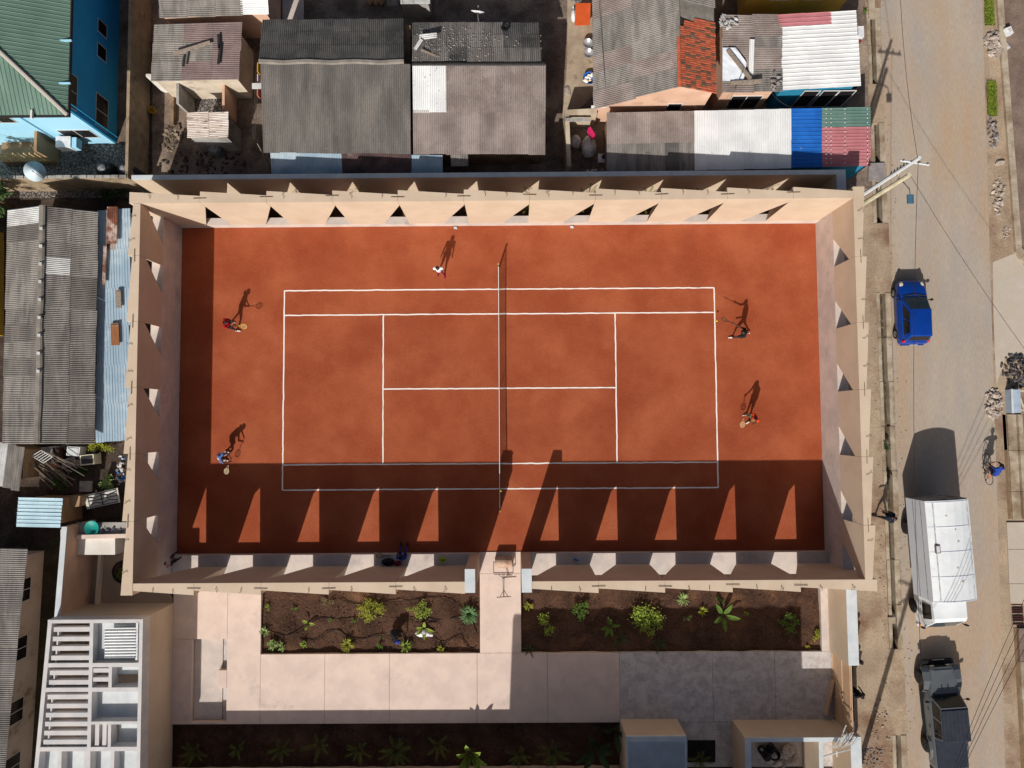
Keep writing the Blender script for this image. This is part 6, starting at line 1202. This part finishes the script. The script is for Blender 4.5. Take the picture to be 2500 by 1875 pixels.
pt2 = thing('utility_pole', 'power pole just below the bottom edge that throws a long shadow', 'utility pole', (18.55, -21.9, 0)); Q = Vector((18.55, -21.9, 0)); MB().tube([Q, Q + Vector((0, 0, 9.6))], [.16, .11], 8).build('pole', upm, pt2); MB().tube([Q + Vector((-.7, .3, 9.1)), Q + Vector((.7, -.3, 9.1))], .05, 5).build('cross_arm', captop, pt2); MB().tube([Q + Vector((-.5, -.2, 8.5)), Q + Vector((.5, .2, 8.5))], .05, 5).build('cross_arm', captop, pt2)
wm = mat('wire', C(34, 30, 30), rough=.6, fine=0)
def wire(label, a, b, sag=.25, r=.011, mid=None):
    a, b = Vector(a), Vector(b); pts = [a.lerp(b, t) - Vector((0, 0, sag * 4 * t * (1 - t))) for t in np.linspace(0, 1, 15)]; return MB().tube(pts, r, 4).build('wire', wm, label=label, cat='wire', group='overhead wires')
T = B + Vector((.2, 0, 7.42))
wire('overhead wire running up from the twin pole to the top edge', T, P(2196, -60, 7.4)); wire('overhead wire running straight down the road past the car and truck', T, P(2250, 1640, 6.6), .5)
wire('overhead wire slanting from the twin pole to the right edge', A + Vector((.1, 0, 6.8)), P(2540, 905, 6.5), .2)
for k in range(4): wire('overhead cable in the bottom right bundle, number %d from the left' % (k + 1) if False else ('leftmost', 'second', 'third', 'rightmost')[k] + ' cable of the bundle crossing the bottom right corner', P(2500 + 14 * k + 20, 1440 + 18 * k - 20, 7.0), P(2322 + 7 * k, 1895, 7.0 + .05 * k), .1, .012)
wire('thin pale wire crossing the yard at the top towards the corrugated roof', P(1360, -10, 2.6), P(1302, 58, 3.0), .05, .012)
wire('service wire hanging from the pole down to the white low roof', P(1884, 226, 2.8), P(1930, 262, 2.6), .15, .012)
wire('thin wire lying along the grey slope of the tiled house', P(1462, -10, 3.2), P(1481, 246, 3.0), 0, .012); wire('wire slanting over the tarp towards the low white roof', P(1815, 172, 3.6), P(1772, 266, 2.7), .02, .012); wire('wire across the upper central roof to the top edge', P(982, 0, 2.8), P(994, 48, 2.95), .02, .012)
# ---------------------------------------------------------------- plants
def leafm(n, a, b): return mat('leaf_' + n, C(*a), C(*b), scale=5, rough=.75, fine=.2, fscale=25, spec=.2)
l_yel = leafm('yellowgreen', (150, 150, 52), (116, 122, 40)); l_grn = leafm('green', (92, 116, 44), (66, 92, 34)); l_lime = leafm('lime', (140, 156, 60), (108, 130, 48)); l_drk = leafm('dark', (62, 80, 42), (46, 62, 34)); l_plm = leafm('palm', (110, 124, 56), (84, 98, 44)); l_wht = leafm('pale', (150, 168, 104), (110, 134, 72)); stemm = mat('stem', C(96, 82, 58), C(76, 64, 46), scale=6)
def bush(label, c, rx_, ry_, h, n, lm, leaf=.05, seed=1, z=-.18, name='shrub', cat='shrub', group=None, gap=.0):
    rx_, ry_, n, leaf = rx_ * 1.15, ry_ * 1.15, int(n * 1.4), leaf * 1.05; rg = random.Random(seed); p = P(*c, z); t = thing(name, label, cat, p, group=group); m = MB(); st = MB(); tips = []
    for k in range(max(5, n // 45)):
        a = rg.uniform(0, 6.28); r = math.sqrt(rg.random()); tip = Vector((p.x + rx_ * r * math.cos(a) * .85, p.y + ry_ * r * math.sin(a) * .85, p.z + h * (.35 + .6 * rg.random() * (1 - .5 * r)))); mid = Vector((p.x, p.y, p.z)).lerp(tip, .5) + Vector((rg.uniform(-.05, .05), rg.uniform(-.05, .05), h * .12)); st.tube([Vector((p.x, p.y, p.z - .05)), mid, tip], [.018, .012, .006], 4); tips.append((mid, tip))
    for k in range(n):
        mid, tip = rg.choice(tips); q = mid.lerp(tip, rg.uniform(.3, 1.1)) + Vector((rg.gauss(0, rx_ * .13), rg.gauss(0, ry_ * .13), rg.gauss(0, h * .08))); l = leaf * rg.uniform(.6, 1.4)
        d = Vector((rg.gauss(0, 1), rg.gauss(0, 1), rg.gauss(.2, .6))).normalized(); s = d.cross(Vector((rg.gauss(0, .4), rg.gauss(0, .4), 1))).normalized() * l * .38
        m.add([q, q + d * l * .5 + s, q + d * l, q + d * l * .5 - s], [(0, 1, 2, 3)])
    m.build('foliage', lm, t); st.build('stem', stemm, t); return t
def tuft(label, c, r, h, n, lm, seed=1, z=-.18, w=.02, name='grass_tuft', cat='grass', droop=.35, group=None):
    rg = random.Random(seed); p = P(*c, z); t = thing(name, label, cat, p, group=group); m = MB(); b = Vector((p.x, p.y, p.z))
    for k in range(n):
        a = rg.uniform(0, 6.28); d = Vector((math.cos(a), math.sin(a), 0)); L = r * rg.uniform(.6, 1.15); s = Vector((-d.y, d.x, 0)) * w * rg.uniform(.6, 1.2); hh = h * rg.uniform(.6, 1.1)
        p1 = b + d * L * .35 + Vector((0, 0, hh * .8)); p2 = b + d * L * .75 + Vector((0, 0, hh)); p3 = b + d * L + Vector((0, 0, hh * (1 - droop)))
        m.add([b - s * .6, b + s * .6, p1 + s, p1 - s, p2 + s * .8, p2 - s * .8, p3], [(0, 1, 2, 3), (3, 2, 4, 5), (5, 4, 6)])
    m.build('blades', lm, t); MB().tube([b - Vector((0, 0, .05)), b + Vector((0, 0, .08))], [.05, .03], 6).build('base', stemm, t); return t
def palm(label, c, r, h, nf, lm, seed=1, z=-.18, group=None, big=False, name='palm', cat='palm'):
    """short stem with arching fronds; big = broad undivided leaves"""
    rg = random.Random(seed); p = P(*c, z); t = thing(name, label, cat, p, group=group); b = Vector((p.x, p.y, p.z)); m = MB(); rm = MB()
    for k in range(nf):
        a = 6.28 * k / nf + rg.uniform(-.4, .4); d = Vector((math.cos(a), math.sin(a), 0)); L = r * rg.uniform(.7, 1.15); hh = h * rg.uniform(.65, 1.1); sp = []
        for q in range(7): f = q / 6; sp.append(b + d * L * f ** 1.15 + Vector((0, 0, hh * (1.5 * f - .75 * f * f) + .1)))
        rm.tube(sp, [.016, .014, .012, .01, .008, .006, .004], 4); s = Vector((-d.y, d.x, 0))
        if big:
            w = [.0, .05, .14, .17, .15, .1, .0]
            for q in range(1, 6):
                for sg in (-1, 1): m.add([sp[q], sp[q] + s * sg * w[q] * r + Vector((0, 0, .03)), sp[q + 1] + s * sg * w[q + 1] * r + Vector((0, 0, .03)), sp[q + 1]], [(0, 1, 2, 3)])
        else:
            for q in range(1, 6):
                for f in (0, .33, .66):
                    o = sp[q].lerp(sp[q + 1], f); dd = (sp[q + 1] - sp[q]).normalized(); l = r * .34 * (1 - .12 * q)
                    for sg in (-1, 1): e = o + (s * sg * .75 + dd * .65).normalized() * l - Vector((0, 0, l * .25)); wv = dd * .016; m.add([o - wv, o + wv, e], [(0, 1, 2)])
    m.build('fronds', lm, t); rm.build('rachis', stemm, t); MB().tube([b - Vector((0, 0, .1)), b + Vector((0, 0, .15))], [.07, .05], 7).build('stem', stemm, t); return t
# left bed
bush('large rounded yellow green shrub in the left planting bed', (906, 1486), .72, .6, .7, 900, l_yel, .06, 1)
bush('yellow green shrub right of the large one in the left planting bed', (1024, 1486), .6, .5, .6, 420, l_lime, .06, 2)
tuft('dense dark green grass clump at the right end of the left bed', (1146, 1496), .55, .45, 150, leafm('bluegrass', (110, 140, 96), (76, 112, 66)), 3)
bush('pale leaved low shrub in the lower left corner of the left bed', (676, 1576), .5, .32, .4, 260, l_wht, .075, 4)
tuft('spiky yellow green tuft near the lower edge of the left bed', (850, 1572), .42, .3, 70, l_yel, 5); tuft('thin leaning grass tuft near the lower edge, right of the worker', (992, 1574), .4, .3, 40, l_lime, 6)
bush('small sparse shrub near the lower left edge of the left bed', (742, 1573), .35, .25, .35, 110, l_lime, .06, 7)
palm('broad leaved yellow sprout beside the white bag in the left bed', (1036, 1532), .55, .5, 5, l_lime, 8, big=True, name='broadleaf_plant', cat='plant')
palm('thin yellow sapling with few leaves in the left part of the left bed', (754, 1520), .5, .4, 3, l_lime, 9, big=True, name='broadleaf_plant', cat='plant')
bush('small green plant above the lower edge, middle of the left bed', (930, 1568), .25, .3, .35, 90, l_grn, .05, 10); bush('tiny green plant near the upper left corner of the left bed', (720, 1485), .18, .18, .25, 60, l_grn, .05, 11); bush('tiny green plant in the middle left of the left bed', (812, 1512), .2, .18, .25, 60, l_grn, .05, 12); bush('tiny pale plant at the left edge of the left bed', (655, 1480), .2, .2, .25, 50, l_lime, .05, 13); tuft('dry thin tuft at the far left edge of the left bed', (648, 1540), .35, .3, 30, l_wht, 14); bush('small plant by the curl of hose in the middle of the left bed', (862, 1516), .18, .15, .2, 40, l_grn, .05, 15); bush('dry brownish shrub in the upper left of the left bed', (800, 1468), .5, .3, .25, 160, mat('leaf_dry', C(130, 116, 80), C(104, 92, 62), scale=6), .05, 16); tuft('small leaning tuft in the lower right of the left bed', (1078, 1582), .25, .2, 20, l_yel, 17)
# right bed
bush('dark green rounded shrub under the wall in the right bed', (1414, 1488), .5, .52, .6, 460, l_grn, .065, 21); bush('largest bushy shrub in the middle of the right bed', (1578, 1508), .85, .8, .75, 900, l_lime, .085, 22); bush('upright sparse shrub near the left end of the right bed', (1332, 1520), .42, .62, .7, 240, l_lime, .08, 23)
palm('broad leaved plant left of the largest shrub in the right bed', (1487, 1526), .55, .5, 6, l_grn, 24, big=True, name='broadleaf_plant', cat='plant'); palm('broad curling leaf plant right of the middle of the right bed', (1762, 1500), .75, .7, 5, l_grn, 25, big=True, name='broadleaf_plant', cat='plant')
bush('tiny bright sprig right of the largest shrub in the right bed', (1678, 1506), .2, .12, .25, 40, l_wht, .08, 26); tuft('small yellow tuft right of the bright sprig in the right bed', (1714, 1490), .3, .25, 40, l_yel, 27); palm('dark drooping palm below the largest shrub in the right bed', (1606, 1566), .5, .5, 8, l_drk, 28); palm('dark leafy palm below the broad leaved plant in the right bed', (1512, 1558), .5, .5, 8, l_drk, 29); bush('loose airy shrub towards the right end of the right bed', (1918, 1514), .55, .6, .6, 240, l_grn, .08, 30); bush('bright yellow shrub against the kerb at the right end of the right bed', (1988, 1550), .32, .36, .4, 200, l_yel, .06, 31); bush('tiny yellow sprig near the lower right corner of the right bed', (1967, 1577), .16, .14, .2, 60, l_yel, .05, 32); tuft('small yellow tuft beside the entrance path in the right bed', (1291, 1478), .28, .2, 40, l_yel, 33); bush('small shrub hugging the wall right of the largest shrub', (1757, 1462), .25, .2, .3, 80, l_grn, .06, 34); bush('tiny lime sprig in the right part of the right bed', (1820, 1498), .14, .14, .2, 40, l_lime, .05, 35); tuft('dry grass patch under the wall right of the middle', (1668, 1462), .4, .2, 40, l_wht, 36); palm('grey green drooping plant at the lower left of the right bed', (1292, 1582), .4, .4, 6, l_drk, 37)
# bottom bed
bp_ = 'palms in the shaded bottom bed'
for (u, v, r, h, nf, sd, bg_, lb) in ((484, 1828, .8, .9, 8, 1, 0, 'first palm from the left in the shaded bottom bed'), (585, 1824, .6, .6, 7, 2, 0, 'second palm from the left in the shaded bottom bed'), (690, 1824, .75, .8, 9, 3, 0, 'third palm from the left in the shaded bottom bed'), (783, 1814, .8, .9, 7, 4, 0, 'fourth palm from the left in the shaded bottom bed'), (878, 1826, .7, .8, 9, 5, 0, 'fifth palm from the left in the shaded bottom bed'), (969, 1828, .95, .9, 12, 6, 0, 'broad bushy palm in the middle of the shaded bottom bed'), (1071, 1814, .7, .8, 7, 7, 0, 'palm just right of the bushy palm in the bottom bed'), (1268, 1836, .8, .9, 8, 8, 0, 'palm right of the tall broad leaved plant in the bottom bed'), (1349, 1832, .85, .9, 11, 9, 0, 'dark feathery palm left of the tall stalks in the bottom bed'), (1703, 1848, .7, .8, 10, 11, 0, 'young palm in the black pit between the two kiosks')):
    palm(lb, (u, v), r, h, nf, l_plm, sd + 50, z=-.2 if u < 1600 else .05, group=bp_ if u < 1600 else None)
palm('tall broad leaved plant reaching into the sun in the bottom bed', (1150, 1826), 1.0, 2.3, 7, l_lime, 61, z=-.2, big=True, name='broadleaf_plant', cat='plant'); palm('tall plant with long stalks beside the kiosk in the bottom bed', (1453, 1822), 1.1, 1.5, 6, l_drk, 62, z=-.2, big=True, name='broadleaf_plant', cat='plant'); palm('tall narrow leaves standing against the kiosk corner', (1500, 1775), .9, 1.6, 4, l_drk, 63, z=-.2, big=True, name='broadleaf_plant', cat='plant')
# palms in the gap behind the far wall
for k, (u, hh, m_) in enumerate(((714, 2.4, l_drk), (862, 2.5, l_yel), (985, 2.0, l_yel), (1145, 2.0, l_drk), (1298, 2.6, l_yel), (1437, 2.7, l_yel), (1589, 2.4, l_yel), (1712, 2.3, l_drk), (1880, 2.7, l_yel))):
    p = P(u, 478, 2.2); q = Vector((p.x, 9.98, 0)); t = palm('%s young palm from the left in the gap behind the far wall' % ('first', 'second', 'third', 'fourth', 'fifth', 'sixth', 'seventh', 'eighth', 'ninth')[k], (1250, 900), .75, hh, 9, m_, 70 + k, z=-.16, group='young palms behind the far court wall'); t.location = (q.x, q.y, -.16)
# trees and bushes west
def tree(label, c, h, r, n, lm, seed, leaf=.12):
    rg = random.Random(seed); p = P(*c); t = thing('tree', label, 'tree', p); b = Vector((p.x, p.y, 0)); MB().tube([b, b + Vector((.05, .1, h * .5)), b + Vector((0, .1, h * .75))], [.12, .09, .06], 8).build('trunk', stemm, t); lim = MB(); m = MB(); tips = []
    for k in range(26):
        a = rg.uniform(0, 6.28); rr = r * math.sqrt(rg.random()); tip = b + Vector((rr * math.cos(a), rr * math.sin(a), h * (.62 + .38 * rg.random()))); lim.tube([b + Vector((0, .08, h * .5)), (b + Vector((0, 0, h * .66))).lerp(tip, .5), tip], [.05, .03, .012], 5); tips.append(tip)
    for tip in tips:
        for k in range(n // 26):      # star-like leaf clusters
            a = rg.uniform(0, 6.28); d = Vector((math.cos(a), math.sin(a), rg.uniform(-.5, .35))).normalized(); o = tip + Vector((rg.gauss(0, .14), rg.gauss(0, .14), rg.gauss(0, .1))); L = leaf * rg.uniform(.8, 1.8); s = d.cross(Vector((0, 0, 1))).normalized() * L * .22; m.add([o, o + d * L * .5 + s, o + d * L - Vector((0, 0, L * .2)), o + d * L * .5 - s], [(0, 1, 2, 3)])
    m.build('crown', lm, t); lim.build('limbs', stemm, t)
tree('leafy green tree at the left edge below the cobbled yard', (30, 505), 3.2, 1.15, 2400, leafm('tree', (96, 124, 66), (60, 88, 42)), 3)
bush('yellow green bush at the end of the blue tin roof', (250, 1092), .75, .38, .8, 420, l_yel, .09, 80, z=0); bush('green bush among the timber in the junk yard', (160, 1175), .6, .5, .6, 260, l_grn, .08, 81, z=0); bush('leafy potted shrub beside the white gate panel', (266, 1178), .38, .6, .6, 260, l_wht, .09, 82, z=0); bush('dark leafy plant in the middle of the junk yard', (200, 1150), .5, .4, .5, 220, l_drk, .09, 83, z=0); bush('low green plant inside the round planter', (300, 1397), .3, .34, .3, 140, l_grn, .08, 84, z=.04); bush('green bush at the bottom edge left of the pavilion', (28, 1868), .5, .5, .6, 260, l_lime, .1, 85, z=0); bush('dark shrub in the gap beside the left court wall corner', (290, 480), .8, .5, .8, 320, l_drk, .1, 86, z=0); bush('small weed on the drain edge right of the court', (2162, 1092), .25, .35, .3, 120, l_drk, .06, 87, z=0); bush('small weed at the drain near the top right', (2110, 28), .15, .15, .2, 50, l_grn, .06, 88, z=0)
# white bag, hose, soil litter
sk = thing('bag', 'white plastic bag lying under the yellow sprout in the left bed', 'bag', P(1032, 1545, -.16)); m = MB(); random.seed(9); m.ell(P(1032, 1546, .0), (.38, .22, .14), 12, 6, jit=.14); m.build('sheet', whitep, sk, smooth=True); m = MB(); m.ell(P(1050, 1550, -.02), (.18, .1, .08), 9, 5, jit=.2); m.build('fold', whitep, sk, smooth=True)
hp = [(640, 1500), (642, 1530), (665, 1548), (705, 1550), (745, 1530), (775, 1512), (810, 1508), (850, 1516), (885, 1510), (925, 1504), (985, 1510), (1055, 1514), (1120, 1508), (1150, 1520), (1165, 1545)]
def spl(pts, n=8):
    o = []
    for i in range(len(pts) - 1):
        p0, p1, p2, p3 = pts[max(i - 1, 0)], pts[i], pts[i + 1], pts[min(i + 2, len(pts) - 1)]
        for k in range(n):
            t = k / n; o.append(tuple(.5 * ((2 * p1[a]) + (-p0[a] + p2[a]) * t + (2 * p0[a] - 5 * p1[a] + 4 * p2[a] - p3[a]) * t * t + (-p0[a] + 3 * p1[a] - 3 * p2[a] + p3[a]) * t ** 3) for a in (0, 1)))
    return o
hose = mat('hose', C(40, 32, 30), rough=.6)
MB().tube([P(u, v, -.10) for u, v in spl(hp)], .022, 5).build('hose', hose, label='upper black hose winding through the left planting bed', cat='hose', group='hoses in the left bed')
hp2 = [(730, 1560), (770, 1562), (800, 1545), (825, 1537), (850, 1555), (880, 1560), (925, 1552), (970, 1565), (1010, 1558)]; MB().tube([P(u, v, -.10) for u, v in spl(hp2)], .022, 5).build('hose', hose, label='lower black hose beside the worker in the left bed', cat='hose', group='hoses in the left bed')
hp3 = [(1052, 1550), (1065, 1566), (1085, 1570), (1105, 1558), (1125, 1556), (1138, 1575), (1155, 1582), (1168, 1570)]; MB().tube([P(u, v, -.10) for u, v in spl(hp3)], .022, 5).build('hose', hose, label='curling black hose end at the right of the left bed', cat='hose', group='hoses in the left bed')
hp4 = [(830, 1462), (850, 1470), (872, 1474), (930, 1470), (980, 1468), (1060, 1458), (1100, 1470), (1140, 1490)]; MB().tube([P(u, v, -.10) for u, v in spl(hp4)], .022, 5).build('hose', hose, label='black hose along the wall side of the left bed', cat='hose', group='hoses in the left bed')
m = MB(); rg = random.Random(12)
for k in range(1500):
    if rg.random() < .6: p = P(rg.uniform(640, 1168), rg.uniform(1450, 1588), -.12)
    else: p = P(rg.uniform(1278, 2000), rg.uniform(1450, 1588), -.12)
    r = rg.uniform(.012, .045); m.ell(p + Vector((0, 0, rg.uniform(-.02, .03))), (r, r * .7, r * .6), 5, 3, jit=.2)
m.build('soil_clods', mat('clods', C(120, 92, 72), C(72, 54, 44), scale=6, fine=.2), kind='stuff', label='clods and pebbles strewn over the planting beds', cat='clods')
